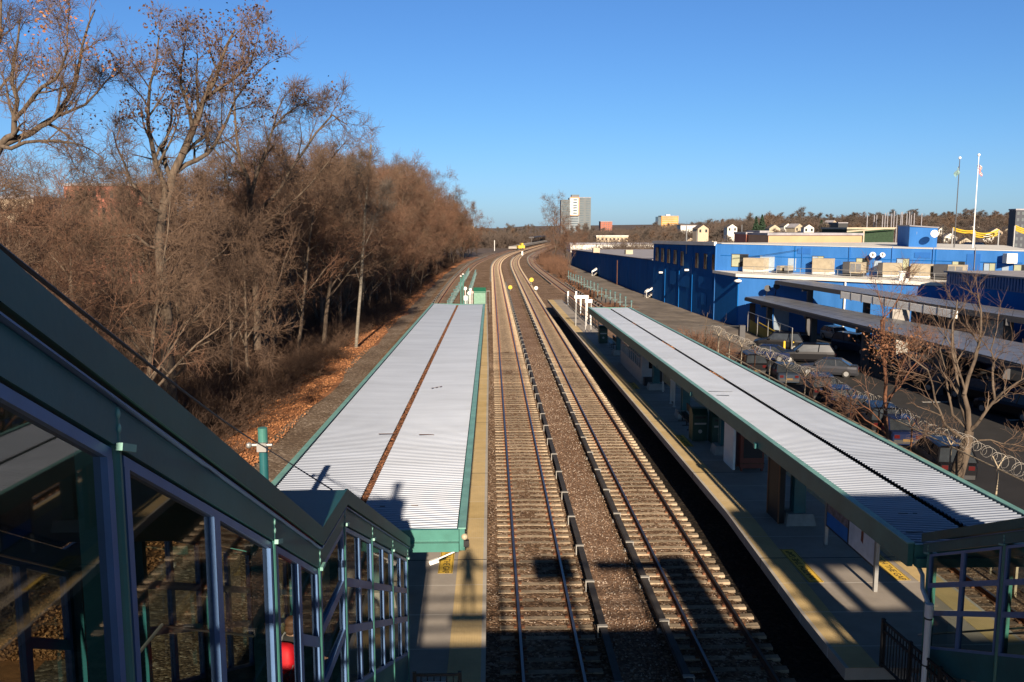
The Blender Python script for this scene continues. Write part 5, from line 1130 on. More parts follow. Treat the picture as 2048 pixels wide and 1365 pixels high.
# ramp fence with yellow boards
a = gp(1495, 665); b = gp(1583, 705); t = thing('ramp_fence', 'wire fence with low yellow boards by the bright blue wall corner', 'fence', tuple(a))
for k in range(5): p = a + (b - a) * k / 4; m = MB(); m.tube((p[0], p[1], GZ), (p[0], p[1], GZ + 2.4), .045); build('post', m, 'galv', t)
m = MB(); m.tube((a[0], a[1], GZ + 2.4), (b[0], b[1], GZ + 2.4), .03); build('top_rail', m, 'galv', t)
m = MB(); q = np.array([.25, .25, 0]); m.add([tuple(a + q), tuple(b + q), tuple(b + q + [0, 0, .7]), tuple(a + q + [0, 0, 1.5])], [(0, 1, 2, 3)]); build('yellow_board', m, mat('dull yellow board', (.3, .26, .02), .7), t)
m = MB(); m.beam(a + (b - a) * .25 + [.2, .2, 1.55], b + q + [0, 0, .95], .1, .12); build('yellow_handrail', m, 'ypaint', t)
m = MB(); m.quad((a[0], a[1], GZ), (b[0], b[1], GZ), (b[0], b[1], GZ + 2.4), (a[0], a[1], GZ + 2.4)); build('wire_mesh', m, 'chain', t)
# guard booth post
p = gp(1483, 680); m = MB(); m.box(p[0] - .3, p[0] + .3, p[1] - .3, p[1] + .3, GZ, GZ + 1.6); tag(build('gate_post', m, 'solarstruct', None), 'short square dark gate post on the worn road', 'post'); m = MB(); m.beam((p[0], p[1], GZ + 1.5), (p[0] - 4.5, p[1] + 1, GZ + 1.5), .08, .08); tag(build('gate_bar', m, 'dark', None), 'thin dark gate bar reaching left from the square gate post', 'gate')
# bollards
for k, (x, y, lb) in enumerate(((1568, 702, 'yellow bollard in front of the left carport column'), (1600, 718, 'yellow bollard between the two left carport columns'), (1812, 735, 'yellow bollard behind the leafy brown shrub'))):
    p = gp(x, y + 6); m = MB(); m.tube(tuple(p), (p[0], p[1], GZ + 1.15), .11, n=10); m.ball((p[0], p[1], GZ + 1.15), .11); tag(build('bollard', m, 'ypaint', None), lb, 'bollard', 'yellow bollards')
# lane markings
m = MB()
for (x, y) in ((1990, 824), (2040, 842), (1870, 806)): p = gp(x, y); m.box(p[0] - .9, p[0] + .9, p[1] - .08, p[1] + .08, GZ + .054, GZ + .058)
struct('lane_marking', m, 'white')
# trailer
t = thing('white_trailer', 'box trailer with a sunlit white end and grey ribbed side behind the nearer carport', 'trailer', (41.2, 70, GZ))
A = PY(1981, 641, 70); B = PY(2027, 647, 70); zt = A[2]; zb = PY(1990, 677, 70)[2] - .3
m = MB(); m.box(A[0], B[0], 70, 71.0, zb, zt); build('end_panel', m, 'white', t); m = MB(); m.box(A[0] + .01, B[0] - .01, 71.0, 83.5, zb, zt - .01); build('box_body', m, 'roofgrey', t)  # end coloured white as sunlit, body and ribs grey as the shaded side
m = MB()
for k in range(26): m.box(A[0] - .05, A[0] + .01, 71.2 + k * .47, 71.4 + k * .47, zb, zt)
build('side_ribs', m, 'roofgrey', t)
for y in (72, 73.3, 81):
    for x in (A[0] + .15, B[0] - .15): m = MB(); m.tube((x - .14, y, GZ + .5), (x + .14, y, GZ + .5), .5, n=14); build('wheel', m, 'tyre', t)
m = MB(); m.box(A[0] + .3, B[0] - .3, 70.5, 83, zb - .35, zb); m.box(A[0] + .4, A[0] + .6, 78, 78.2, GZ, zb); build('chassis', m, 'dark', t)

# ================================================================== CARS
def car_proto(label, paint, kind, loc, rz, group='cars in the parking lot'):
    t = thing('parked_car', label, 'car', loc, group)
    L, W, H = dict(sedan=(4.7, 1.82, 1.45), suv=(4.8, 1.92, 1.75), van=(5.1, 1.98, 1.85), hatch=(4.2, 1.76, 1.5))[kind]
    # stations along x (front = +x): (x, hood/belt height, half width)
    hw = W / 2; g_ = .22
    belt = dict(sedan=.92, suv=1.08, van=1.1, hatch=.95)[kind]; hood = dict(sedan=.82, suv=1.0, van=1.02, hatch=.88)[kind]
    st = [(-L / 2, belt - .12, .86), (-L / 2 + .12, belt - .02, .94), (-L / 2 + .8, belt, 1), (0, belt, 1), (L / 2 - 1.35, belt - .02, 1), (L / 2 - .5, hood - .04, .97), (L / 2 - .12, hood - .17, .9), (L / 2, hood - .32, .8)]
    m = MB(); vs = []
    for x, h, f in st:
        w_ = hw * f
        vs += [(x, -w_ * .92, g_), (x, -w_, g_ + .2), (x, -w_, h - .18), (x, -w_ * .93, h), (x, 0, h + .03), (x, w_ * .93, h), (x, w_, h - .18), (x, w_, g_ + .2), (x, w_ * .92, g_)]
    k = 9; fs = []
    for i in range(len(st) - 1):
        for j in range(k - 1): fs.append((i * k + j, i * k + j + 1, (i + 1) * k + j + 1, (i + 1) * k + j))
        fs.append((i * k + k - 1, i * k, (i + 1) * k, (i + 1) * k + k - 1))
    fs += [tuple(range(k - 1, -1, -1)), tuple((len(st) - 1) * k + j for j in range(k))]
    m.add(vs, fs); body = build('body', m, paint, None, smooth=False); body.parent = t
    # greenhouse: glass with a painted roof
    r0, r1, f0, f1 = dict(sedan=(-L / 2 + .55, -L / 2 + 1.35, L / 2 - 1.25, L / 2 - 2.0), suv=(-L / 2 + .1, -L / 2 + .5, L / 2 - 1.3, L / 2 - 2.0), van=(-L / 2 + .08, -L / 2 + .4, L / 2 - .95, L / 2 - 1.85), hatch=(-L / 2 + .1, -L / 2 + .6, L / 2 - 1.1, L / 2 - 1.8))[kind]
    wt, wb = hw * .74, hw * .92
    m = MB(); m.add([(r0, -wb, belt), (f0, -wb, belt - .02), (f0, wb, belt - .02), (r0, wb, belt), (r1, -wt, H - .06), (f1, -wt, H - .06), (f1, wt, H - .06), (r1, wt, H - .06)], [(4, 5, 6, 7), (0, 1, 5, 4), (1, 2, 6, 5), (2, 3, 7, 6), (3, 0, 4, 7)]); o = build('windows', m, 'winpane', None); o.parent = t
    m = MB(); m.add([(r1 - .06, -wt - .02, H - .06), (f1 + .06, -wt - .02, H - .06), (f1 + .06, wt + .02, H - .06), (r1 - .06, wt + .02, H - .06), (r1 + .1, -wt + .1, H), (f1 - .1, -wt + .1, H), (f1 - .1, wt - .1, H), (r1 + .1, wt - .1, H)], [(3, 2, 1, 0), (4, 5, 6, 7), (0, 1, 5, 4), (1, 2, 6, 5), (2, 3, 7, 6), (3, 0, 4, 7)])
    for s_ in (-1, 1):
        for (a, b_) in ((r0, r1), (f0, f1), ((r0 + f0) / 2 - .3, (r1 + f1) / 2 - .25)): m.beam((a, s_ * wb, belt), (b_, s_ * wt, H - .05), .07, .06)
    o = build('roof', m, paint, None); o.parent = t
    for sx in (-1, 1):
        for sy in (-1, 1):
            x = sx * (L / 2 - .88); y = sy * (hw - .1); m = MB(); m.tube((x, y - .11, .33), (x, y + .11, .33), .33, n=18); wv = build('wheel', m, 'tyre', None); wv.parent = t
            m = MB(); m.tube((x, y + sy * .09, .33), (x, y + sy * .12, .33), .2, n=10); o = build('rim', m, 'galv', None); o.parent = wv
    for s_ in (-1, 1):
        m = MB(); m.add([(L / 2 - .04, s_ * hw * .78, hood - .36), (L / 2 - .01, s_ * hw * .4, hood - .36), (L / 2 - .03, s_ * hw * .42, hood - .22), (L / 2 - .3, s_ * hw * .9, hood - .17), (L / 2 - .25, s_ * hw * .93, hood - .34)], [(0, 1, 2, 3, 4)]); o = build('headlight', m, 'lamp', None); o.parent = t
        m = MB(); m.box(-L / 2 - .02, -L / 2 + .1, s_ * hw * .62 - .14, s_ * hw * .62 + .14, belt - .34, belt - .14); o = build('taillight', m, 'redp', None); o.parent = t
        m = MB(); m.box(f0 - .35, f0 - .15, s_ * (hw + .12) - .09, s_ * (hw + .12) + .09, belt, belt + .13); o = build('mirror', m, paint, None); o.parent = t
    m = MB(); m.box(L / 2 - .03, L / 2 + .03, -hw * .38, hw * .38, .42, hood - .36); o = build('grille', m, 'black', None); o.parent = t
    for sx in (-1, 1): m = MB(); m.box(sx * (L / 2 + .035) - .01, sx * (L / 2 + .035) + .01, -.26, .26, .42, .56); o = build('number_plate', m, 'plate', None); o.parent = t
    m = MB(); m.box(-L / 2 - .04, -L / 2 + .1, -hw * .8, hw * .8, .3, .5); m.box(L / 2 - .12, L / 2 + .04, -hw * .76, hw * .76, .25, .42); o = build('bumper', m, 'graph', None); o.parent = t
    t.location = tuple(map(float, loc)); t.rotation_euler.z = rz
    return t
M['graph'] = mat('bumper plastic', (.03, .03, .032), .6)
def cp(x, y): p = gp(x, y); return (p[0], p[1], GZ + .052)
F = -math.pi / 2     # facing the camera
cars = [((1672, 682), F + .12, 'silver', 'hatch', 'silver hatchback facing the camera between the two left carport columns'),
        ((1712, 706), F + .35, 'slate', 'van', 'dark grey minivan with bright headlights right of the second carport column'),
        ((1760, 672), F, 'teal', 'suv', 'dark teal car parked behind the minivan'),
        ((1612, 726), 2.9, 'black', 'suv', 'black car side on behind the yellow bollard'),
        ((1530, 722), 2.6, 'navy', 'sedan', 'navy car nearest the ramp fence behind the razor wire'),
        ((1568, 762), 1.4, 'slate', 'sedan', 'dark car with a blue sheen close behind the razor wire, left end'),
        ((1640, 795), 1.35, 'black', 'suv', 'black car close behind the razor wire, with a red tail lamp'),
        ((1710, 838), 1.35, 'graphite', 'sedan', 'dark grey car close behind the fence near the brown vines'),
        ((1790, 880), 1.4, 'navy', 'sedan', 'dark blue car close behind the fence between the two trees'),
        ((1880, 945), 1.4, 'black', 'suv', 'black car close behind the fence left of the tree trunk'),
        ((1862, 768), F + .5, 'graphite', 'suv', 'dark car with shining headlights in the row under the nearer carport'),
        ((1908, 790), F + .45, 'black', 'sedan', 'black car with an orange lamp in the row under the nearer carport'),
        ((1965, 805), 1.9, 'black', 'suv', 'black car showing one red tail lamp at the lane edge'),
        ((2025, 835), 1.9, 'black', 'suv', 'black car showing a red tail lamp at the right picture edge'),
        ((1985, 745), 1.9, 'navy', 'sedan', 'navy car roof showing behind the black cars at right'),
        ((1845, 715), F, 'graphite', 'suv', 'dark car in the second row under the nearer carport'),
        ((1800, 690), F, 'slate', 'sedan', 'dark bluish car in the second row behind the brown shrub')]
cars += [((1655, 752), 2.7, 'graphite', 'sedan', 'dark grey car parked across the lane beyond the razor wire'),
        ((1556, 700), 2.8, 'black', 'suv', 'black car at the foot of the ramp fence'),
        ((1600, 700), F + .1, 'black', 'sedan', 'black car directly behind the first carport column'),
        ((1745, 655), F, 'graphite', 'sedan', 'dark car in the shade at the back of the nearer carport'),
        ((1640, 662), F, 'navy', 'suv', 'dark blue car at the back left of the silver hatchback'),
        ((1830, 742), F + .4, 'black', 'sedan', 'black car next to the car with shining headlights'),
        ((1935, 722), F, 'black', 'suv', 'black car farther back under the right part of the nearer carport'),
        ((2040, 770), 1.9, 'graphite', 'suv', 'dark grey car at the right picture edge under the nearer carport'),
        ((1500, 745), 1.5, 'black', 'suv', 'black car at the left end of the fence, beside the thin stems'),
        ((1755, 862), 1.35, 'black', 'suv', 'black car close behind the fence, beside the vine covered tree'),
        ((1675, 815), 1.38, 'navy', 'hatch', 'small navy car squeezed into the row behind the razor wire')]
for (pxy, rz, pc, kd, lb) in cars: car_proto(lb, 'car_' + pc, kd, cp(*pxy), rz)
# ================================================================== TREES
def rot_about(v, k, a):
    k = k / (np.linalg.norm(k) + 1e-9); return v * math.cos(a) + np.cross(k, v) * math.sin(a) + k * np.dot(k, v) * (1 - math.cos(a))
class Tree:
    def __init__(s, seed): s.r = random.Random(seed); s.g = np.random.default_rng(seed); s.S = []; s.tips = []   # S: (p0,p1,r0,r1,level)
    def perp(s, d, ang):
        a = np.array([s.r.gauss(0, 1) for _ in range(3)]); k = np.cross(d, a); return rot_about(d, k, ang)
    def line(s, p, d, L, r0, r1, n, wob, up, lev):
        pts = [np.array(p, float)]; d = np.array(d, float); d /= np.linalg.norm(d)
        for i in range(n):
            d = d + np.array([s.r.gauss(0, wob), s.r.gauss(0, wob), s.r.gauss(0, wob) + up]); d /= np.linalg.norm(d)
            pts.append(pts[-1] + d * L / n)
        for i in range(n): s.S.append((pts[i], pts[i + 1], r0 + (r1 - r0) * i / n, r0 + (r1 - r0) * (i + 1) / n, lev))
        return pts
    def grow(s, pts, r0, r1, lev, spec):
        """children along a polyline; spec[lev] = (count, t0, length factor, angle, up, wobble)"""
        if lev >= len(spec): s.tips.append((pts, r1)); return
        cnt, t0, lf, ang, up, wob = spec[lev]; n = len(pts) - 1; Lp = sum(np.linalg.norm(pts[i + 1] - pts[i]) for i in range(n))
        for c in range(cnt):
            t = t0 + (1 - t0) * (c + s.r.random()) / cnt; x = min(n - 1e-3, t * n); i = int(x); p = pts[i] + (pts[i + 1] - pts[i]) * (x - i); d = pts[i + 1] - pts[i]; d = d / np.linalg.norm(d)
            rr = r0 + (r1 - r0) * t; L = Lp * lf * (1.12 - .62 * t) * s.r.uniform(.75, 1.25)
            q = s.line(p, s.perp(d, ang * s.r.uniform(.7, 1.25)), L, rr * .62, max(rr * .16, .006), 5 if lev < 2 else 4, wob, up, lev + 1)
            s.grow(q, rr * .62, max(rr * .16, .006), lev + 1, spec)
        s.tips.append((pts[-2:], r1))
    def twigs(s, per, L, r, up=.25, spread=.75):
        P0 = []; D = []
        for pts, _ in s.tips:
            pts = np.array(pts); n = len(pts) - 1; k = per if n > 1 else max(2, per // 2); t = s.g.random(k) * n; i = np.minimum(t.astype(int), n - 1); f = (t - i)[:, None]
            P0.append(pts[i] * (1 - f) + pts[i + 1] * f); d = pts[i + 1] - pts[i]; D.append(d / (np.linalg.norm(d, axis=1, keepdims=True) + 1e-9))
        P0 = np.concatenate(P0); D = np.concatenate(D); N = len(P0)
        D = D + s.g.normal(size=(N, 3)) * spread; D[:, 2] += up; D /= np.linalg.norm(D, axis=1, keepdims=True); l = L * s.g.uniform(.5, 1.3, N)[:, None]
        P1 = P0 + D * l * .55; D2 = D + s.g.normal(size=(N, 3)) * .35; D2[:, 2] += up * .5; D2 /= np.linalg.norm(D2, axis=1, keepdims=True); P2 = P1 + D2 * l * .55
        D3 = D + s.g.normal(size=(N, 3)) * .6; D3 /= np.linalg.norm(D3, axis=1, keepdims=True); P3 = P1 + D3 * l * .4
        rr = np.full(N, r)
        return (np.concatenate([P0, P1, P1]), np.concatenate([P1, P2, P3]), np.concatenate([rr, rr * .75, rr * .7]), np.concatenate([rr * .75, rr * .45, rr * .4])), np.concatenate([P2, P3])
def leaf_quads(C, s0, s1, g):
    n = len(C); sz = g.uniform(s0, s1, n)[:, None]; u = g.normal(size=(n, 3)); u /= np.linalg.norm(u, axis=1, keepdims=True); v = np.cross(u, g.normal(size=(n, 3))); v /= np.linalg.norm(v, axis=1, keepdims=True)
    V = np.stack([C - u * sz, C - v * sz * .6 + u * sz * .1, C + u * sz, C + v * sz * .6], 1).reshape(-1, 3); return V, np.arange(4 * n).reshape(-1, 4)
def tree_obj(tr, name, label, group, loc, twig=(9, 1.0, .014), bark='bark', tw='twig', leaves=None, thick=.045, spread=.75, up=.25):
    t = thing(name, label, 'tree', loc, group)
    S = tr.S; big = [q for q in S if q[2] > thick]; sm = [q for q in S if q[2] <= thick]
    V, F = segmesh([q[0] for q in big], [q[1] for q in big], [q[2] for q in big], [q[3] for q in big], 7); npmesh('trunk', V, F, bark, t)
    (a, b, c, d), tips = tr.twigs(*twig, up=up, spread=spread)
    if sm: a = np.concatenate([np.array([q[0] for q in sm]), a]); b = np.concatenate([np.array([q[1] for q in sm]), b]); c = np.concatenate([[q[2] for q in sm], c]); d = np.concatenate([[q[3] for q in sm], d])
    V, F = segmesh(a, b, c, d, 3); cr_ = npmesh('crown', V, F, tw, t)
    if leaves:
        n, s0, s1, mt, zmin = leaves; tp = tips[tips[:, 2] > zmin]
        # clump the leaves
        cen = tp[tr.g.integers(0, len(tp), max(1, n // 26))]; C = cen[tr.g.integers(0, len(cen), n)] + tr.g.normal(size=(n, 3)) * .34
        V, F = leaf_quads(C, s0, s1, tr.g); npmesh('leaves', V, F, mt, cr_)
    return t
def forest_tree(seed, H, r, fork=.3, wide=.42, n1=11, droop=.04, base_low=.22):
    T = Tree(seed); lean = np.array([T.r.gauss(0, .06), T.r.gauss(0, .06), 1.]); p = T.line((0, 0, -.4), lean, H * .93, r, r * .12, 9, .05, .05, 0)
    T.grow(p, r, r * .12, 0, [(n1, base_low, wide * 1.25, .8, .05, .13), (7, .2, .5, .75, .03, .17), (5, .15, .5, .8, .02, .2)]); return T
FG = 'bare trees of the wood left of the tracks'
FL_ = 'bare brown tree standing in the wood left of the tracks'
protos = []
for i, (H, r, wd, n1, tw, bl) in enumerate(((20, .24, .38, 12, 'twig', .25), (19, .2, .45, 12, 'twig_r', .2), (21, .26, .36, 13, 'twig', .3), (18, .18, .34, 12, 'twig', .2), (17, .2, .5, 13, 'twig_r', .12), (20, .22, .4, 12, 'twig', .2))):
    protos.append(tree_obj(forest_tree(100 + i, H, r, wide=wd, n1=n1, base_low=bl), 'forest_tree', FL_, FG, (-14 - i, 60 + i * 9, -.4), (5, 1.1, .0125), tw=tw, thick=.05, spread=.75, up=.12))
rows = [(-14.2, 6.2, .62), (-16.3, 6.0, .88), (-18.8, 6.4, .98), (-23, 7.5, 1.0), (-29, 9, 1.05), (-37, 12, 1.0), (-50, 17, 1.0), (-68, 24, .95)]
used = 0; nf = 0
for ri, (dx, sp, sc0) in enumerate(rows):
    y = 26 + ri * 2.3 + (8 if ri == 0 else 0); y = y if ri > 0 else 62
    while y < 345:
        x = (T0(y) + 6.9) + dx + rnd.uniform(-1.2, 1.2)
        if ri < 3 and 38 < y < 56 and -24 < x < -12: y += sp; continue
        if x / y < -.78: y += sp * .7; continue
        k = rnd.randrange(6); px_ = 980 + (x + .5) / y * FPX; yt_ = float(np.interp(px_, [-400, 0, 430, 500, 600, 680, 700, 760, 850, 900, 940, 1000], [335, 330, 340, 320, 285, 300, 312, 325, 348, 378, 414, 442])) + rnd.uniform(0, 55) + ri * 3
        s_ = min(1.25, max(.3, (11.4 + (454 - yt_) / FPX * y) / 19.5)) * (1 if ri else .62)
        if ri == 0 and y < 120: y += sp; continue
        if used < 6 and ri == 1: p_ = protos[used]; p_.location = (x, y, -.4); used += 1
        else: p_ = copy_tree(protos[k], (x, y, -.4))
        p_.rotation_euler.z = rnd.uniform(0, 6.28); p_.scale = (s_, s_, s_ * rnd.uniform(.92, 1.08)); nf += 1
        y += sp * rnd.uniform(.75, 1.3) * (1 if y < 160 else 1.25)
print('forest', nf)
# -- the prominent forked tree
def limb(T, pix, X0, dxs, r0, r1, z_from=None):
    """polyline through image points at varying distance from the line of the trunk"""
    P = []
    for (px, py), dx in zip(pix, dxs):
        d = ray(px, py); y = X0 + dx; P.append(CP + d * (y / d[1]))
    return P
def custom_tree(label, base_dist, trunk, limbs, r, loc, spec, twig, name='forked_tree', tw='twig', bark='bark', leaves=None, seed=5, group=None, thick=.05, spread=.7, up=.2):
    T = Tree(seed); P = limb(T, trunk, base_dist, [0] * len(trunk), 0, 0); b = np.array(loc, float) if loc is not None else P[0].copy(); 
    P = [p - b for p in P]
    n = len(P) - 1
    for i in range(n): T.S.append((P[i], P[i + 1], r * (1 - .45 * i / n), r * (1 - .45 * (i + 1) / n), 0))
    for pix, dz, r0 in limbs:
        Q = [p - b for p in limb(T, pix, base_dist, dz, 0, 0)]
        # subdivide with a little wobble
        W = [Q[0]]
        for a, c in zip(Q[:-1], Q[1:]):
            L = np.linalg.norm(c - a)
            for f in (.5, 1.): W.append(a + (c - a) * f + np.array([T.r.gauss(0, .04) for _ in range(3)]) * L * (f < 1))
        m_ = len(W) - 1; r1 = r0 * .22
        for i in range(m_): T.S.append((W[i], W[i + 1], r0 + (r1 - r0) * i / m_, r0 + (r1 - r0) * (i + 1) / m_, 1))
        T.grow(W, r0, r1, 0, spec)
    return tree_obj(T, name, label, group, tuple(b), twig, bark, tw, leaves, thick, spread, up)
sp1 = [(8, .15, .36, .65, .05, .15), (5, .15, .45, .7, .03, .2), (4, .1, .5, .75, .02, .24)]
custom_tree('tall forked tree with brown leaves left in its top, nearest big trunk of the wood', 49, [(345, 856), (338, 760), (333, 640), (325, 560), (318, 480), (328, 410)],
    [([(328, 410), (345, 350), (385, 262), (408, 200), (440, 130), (470, 60)], [0, .3, .8, 1.2, 2, 2.4], .27), ([(328, 410), (312, 330), (296, 250), (300, 170), (318, 70)], [0, -.5, -1, -2, -2.5], .17),
     ([(385, 262), (372, 200), (362, 140), (375, 50)], [.8, .4, 0, -.5], .13), ([(345, 350), (395, 320), (430, 290), (470, 200), (540, 120)], [.3, 1.2, 2, 3, 3.5], .15), ([(408, 200), (450, 170), (500, 130), (520, 60)], [1.2, .6, 0, -.6], .11),
     ([(328, 430), (290, 400), (250, 330), (225, 260)], [0, -1, -2, -3], .12), ([(320, 500), (270, 470), (220, 475), (180, 490)], [0, -1, -1.5, -2.4], .09), ([(335, 600), (400, 560), (450, 500), (490, 450)], [0, -1, -2, -3], .1), ([(335, 560), (300, 620), (240, 590), (210, 600)], [0, -1, -2, -3], .07), ([(338, 690), (390, 640), (440, 590), (520, 560)], [0, -1.5, -3, -4], .08), ([(345, 760), (380, 700), (470, 660), (540, 670)], [0, -2, -3, -4], .07)],
    .42, None, sp1, (3, .7, .0085), leaves=(3000, .06, .12, 'leaf_b', 16.5), seed=21)
custom_tree('tree leaning in from the left edge with sparse orange leaves', 43, [(-60, 800), (-50, 600), (-45, 450), (-25, 340), (0, 292)],
    [([(0, 292), (28, 270), (35, 200), (28, 120), (40, 40)], [0, 0, .5, 1, 1.3], .17), ([(0, 292), (60, 268), (110, 235), (150, 170), (165, 90), (190, 20)], [0, .6, 1.2, 2, 2.4, 3], .17),
     ([(110, 235), (170, 210), (215, 160), (255, 130)], [1.2, 2, 2.3, 3], .08), ([(0, 292), (50, 285), (110, 282), (160, 290), (210, 320)], [0, -1, -1.6, -2.2, -3], .1), ([(28, 240), (70, 190), (110, 160), (135, 100), (140, 10)], [0, -.8, -1.6, -2, -2.4], .11), ([(-25, 340), (-40, 200), (0, 80), (10, -60)], [0, 1, 2, 3], .16), ([(-45, 430), (40, 420), (90, 440), (150, 470)], [0, 1, 2, 3], .1)],
    .36, None, sp1, (3, .7, .0085), leaves=(500, .06, .11, 'leaf_o', 15.), seed=22)
custom_tree('tall bare tree with several upright limbs, right behind the forked tree', 64, [(515, 700), (510, 560), (505, 460), (500, 400)],
    [([(500, 400), (480, 320), (470, 230), (465, 150)], [0, .5, 1, 1.4], .16), ([(500, 400), (520, 330), (545, 260), (570, 190)], [0, -.5, -1, -1.4], .16), ([(505, 440), (560, 380), (610, 300), (665, 230), (695, 250)], [0, 1, 1.5, 2, 2.4], .15), ([(505, 460), (560, 430), (620, 370), (690, 285)], [0, -1, -2, -3], .12), ([(500, 420), (450, 370), (420, 290), (410, 220)], [0, 1, 2, 3], .12), ([(545, 260), (600, 210), (640, 200)], [0, 1, 2], .08)],
    .3, None, sp1, (4, .8, .01), tw='twig', leaves=(500, .07, .13, 'leaf_b', 17), seed=23)
custom_tree('slender pale barked birch at the front of the wood', 82, [(712, 700), (716, 640), (722, 570), (726, 500), (730, 430), (737, 350), (742, 290)],
    [([(722, 570), (700, 500), (690, 420)], [0, 1, 2], .06), ([(726, 500), (750, 440), (765, 380)], [0, 1, 1], .06), ([(730, 430), (715, 370), (712, 320)], [0, -1, -1], .05)],
    .17, None, sp1, (4, .8, .012), bark='bark_p', tw='twig_g', seed=24, name='birch_tree')
M['vine'] = mat('withered vine leaf', (.16, .07, .035), .9, 0, .4, .9, c2=(.26, .12, .06))
# -- right hand side trees in front of the parking lot
sp2 = [(6, .25, .4, .6, .05, .13), (4, .2, .5, .65, .05, .17)]
custom_tree('thick trunked bare tree with upright stems behind the right canopy edge', 30.6, [(1895, 1010), (1912, 955), (1928, 905), (1935, 880), (1938, 862)],
    [([(1938, 862), (1920, 800), (1912, 740), (1905, 650), (1915, 600)], [0, .3, .4, .6, .7], .085), ([(1938, 862), (1928, 790), (1950, 720), (1962, 660), (1955, 590)], [0, 0, .2, .3, .5], .1), ([(1938, 862), (1960, 840), (1990, 800), (2020, 775), (2070, 740)], [0, -.3, -.5, -.9, -1.2], .075),
     ([(1990, 800), (1985, 740), (1982, 700), (1998, 620)], [-.5, -.4, -.2, 0], .05), ([(1930, 880), (1890, 850), (1870, 800), (1855, 740), (1800, 700)], [0, -.5, -.7, -1, -1.4], .06), ([(1938, 862), (1905, 830), (1895, 780), (1880, 700), (1900, 640)], [0, .5, .8, 1, 1.2], .06), ([(1935, 890), (1980, 880), (2030, 890), (2080, 905)], [0, -.4, -.8, -1.2], .04), ([(1930, 890), (1890, 870), (1850, 860)], [0, -.6, -1.], .035)],
    .3, None, sp2, (3, .55, .006), tw='twig', bark='bark', seed=31, thick=.02, name='bare_tree', spread=.5, up=.15)
custom_tree('thin reddish stemmed tree hung with brown withered vines behind the right canopy', 36.5, [(1776, 900), (1772, 850), (1770, 800), (1772, 760), (1765, 700), (1763, 640)],
    [([(1772, 760), (1768, 690), (1765, 620), (1750, 560)], [0, .2, .3, .4], .05), ([(1770, 820), (1790, 780), (1800, 740), (1790, 690)], [0, .5, .6, .8], .05), ([(1775, 860), (1740, 820), (1715, 800), (1690, 830)], [0, -.5, -.9, -1.2], .035), ([(1776, 870), (1730, 840), (1680, 790), (1640, 780)], [0, -.5, -.8, -1.2], .035), ([(1770, 800), (1820, 740), (1850, 700), (1870, 690)], [0, .4, .8, 1], .04), ([(1800, 740), (1820, 700), (1835, 660)], [.6, 1, 1], .03), ([(1765, 640), (1800, 590), (1810, 550)], [0, .3, .5], .03)],
    .1, None, sp2, (4, .6, .007), tw='twig_r', bark='rust', seed=32, thick=.02, name='vine_tree', spread=.6, up=.1)
c = PY(1768, 690, 36.3); g_ = np.random.default_rng(5); C = c + np.concatenate([g_.normal(size=(700, 3)) * [.35, .35, .42], g_.normal(size=(260, 3)) * [.7, .4, .3] + [.7, 0, .1]])
V, F = leaf_quads(C - c, .03, .075, g_); o = npmesh('vine_leaves', V, F, 'vine', None, tuple(c)); tag(o, 'clump of withered orange brown vine leaves on the reddish tree', 'vine')
# -- brush
def brush(g, n, h, rad, mt_r=.013, lean=.35):
    a = g.uniform(0, 6.28, n); r = rad * np.sqrt(g.random(n)); P0 = np.stack([r * np.cos(a), r * np.sin(a), np.full(n, -.1)], 1); D = g.normal(size=(n, 3)) * lean; D[:, 2] = 1; D /= np.linalg.norm(D, axis=1, keepdims=True)
    L = h * g.uniform(.45, 1.1, n)[:, None]; P1 = P0 + D * L * .5; D2 = D + g.normal(size=(n, 3)) * .3; D2[:, 2] -= .05; D2 /= np.linalg.norm(D2, axis=1, keepdims=True); P2 = P1 + D2 * L * .5
    A = [P0, P1]; B = [P1, P2]; R0 = [np.full(n, mt_r * 1.5), np.full(n, mt_r)]; R1 = [np.full(n, mt_r), np.full(n, mt_r * .5)]
    for k in range(7):
        f = g.random(n)[:, None]; q = np.where(g.random(n)[:, None] < .4, P0 + (P1 - P0) * (.4 + .6 * f), P1 + (P2 - P1) * f); d = D + g.normal(size=(n, 3)) * .75; d /= np.linalg.norm(d, axis=1, keepdims=True)
        A.append(q); B.append(q + d * L * .22); R0.append(np.full(n, mt_r * .7)); R1.append(np.full(n, mt_r * .35))
    return map(np.concatenate, (A, B, R0, R1))
def brush_field(name, label, pts, mt, n=110, r=.013):
    AA, BB, CC, DD = [], [], [], []; g = np.random.default_rng(len(pts))
    tm = [list(brush(g, n, 1, .45, r)) for _ in range(5)]
    for (x, y, z, h, rad) in pts:
        a, b, c_, d = tm[g.integers(5)]; s = np.array([rad / .45, rad / .45, h]); o = np.array([x, y, z]); AA.append(a * s + o); BB.append(b * s + o); CC.append(c_); DD.append(d)
    V, F = segmesh(np.concatenate(AA), np.concatenate(BB), np.concatenate(CC), np.concatenate(DD), 3)
    return tag(npmesh(name, V, F, mt), label, 'undergrowth', None, 'stuff')
P = []
for y in np.arange(24, 300, 2.0):
    for dx, h0 in ((-14.6, 1.3), (-15.8, 2.0), (-17.4, 2.8), (-20, 3.6)):
        x = T0(y) + 6.9 + dx + rnd.uniform(-.9, .9); s_ = rnd.uniform(.65, 1.25)
        if y > 150 and rnd.random() < .3: continue
        P.append((x, y + rnd.uniform(-1, 1), -.45, h0 * s_, 1.3 * s_))
brush_field('undergrowth', 'tangled dry undergrowth along the edge of the wood', P, 'brush', 70)
P = [(T0(y) + 6.9 + dx + rnd.uniform(-2, 2), y + rnd.uniform(-2, 2), -.45, rnd.uniform(3.5, 6.5), rnd.uniform(1.8, 3)) for y in np.arange(30, 300, 5.2) for dx in (-24, -30, -38, -48)]
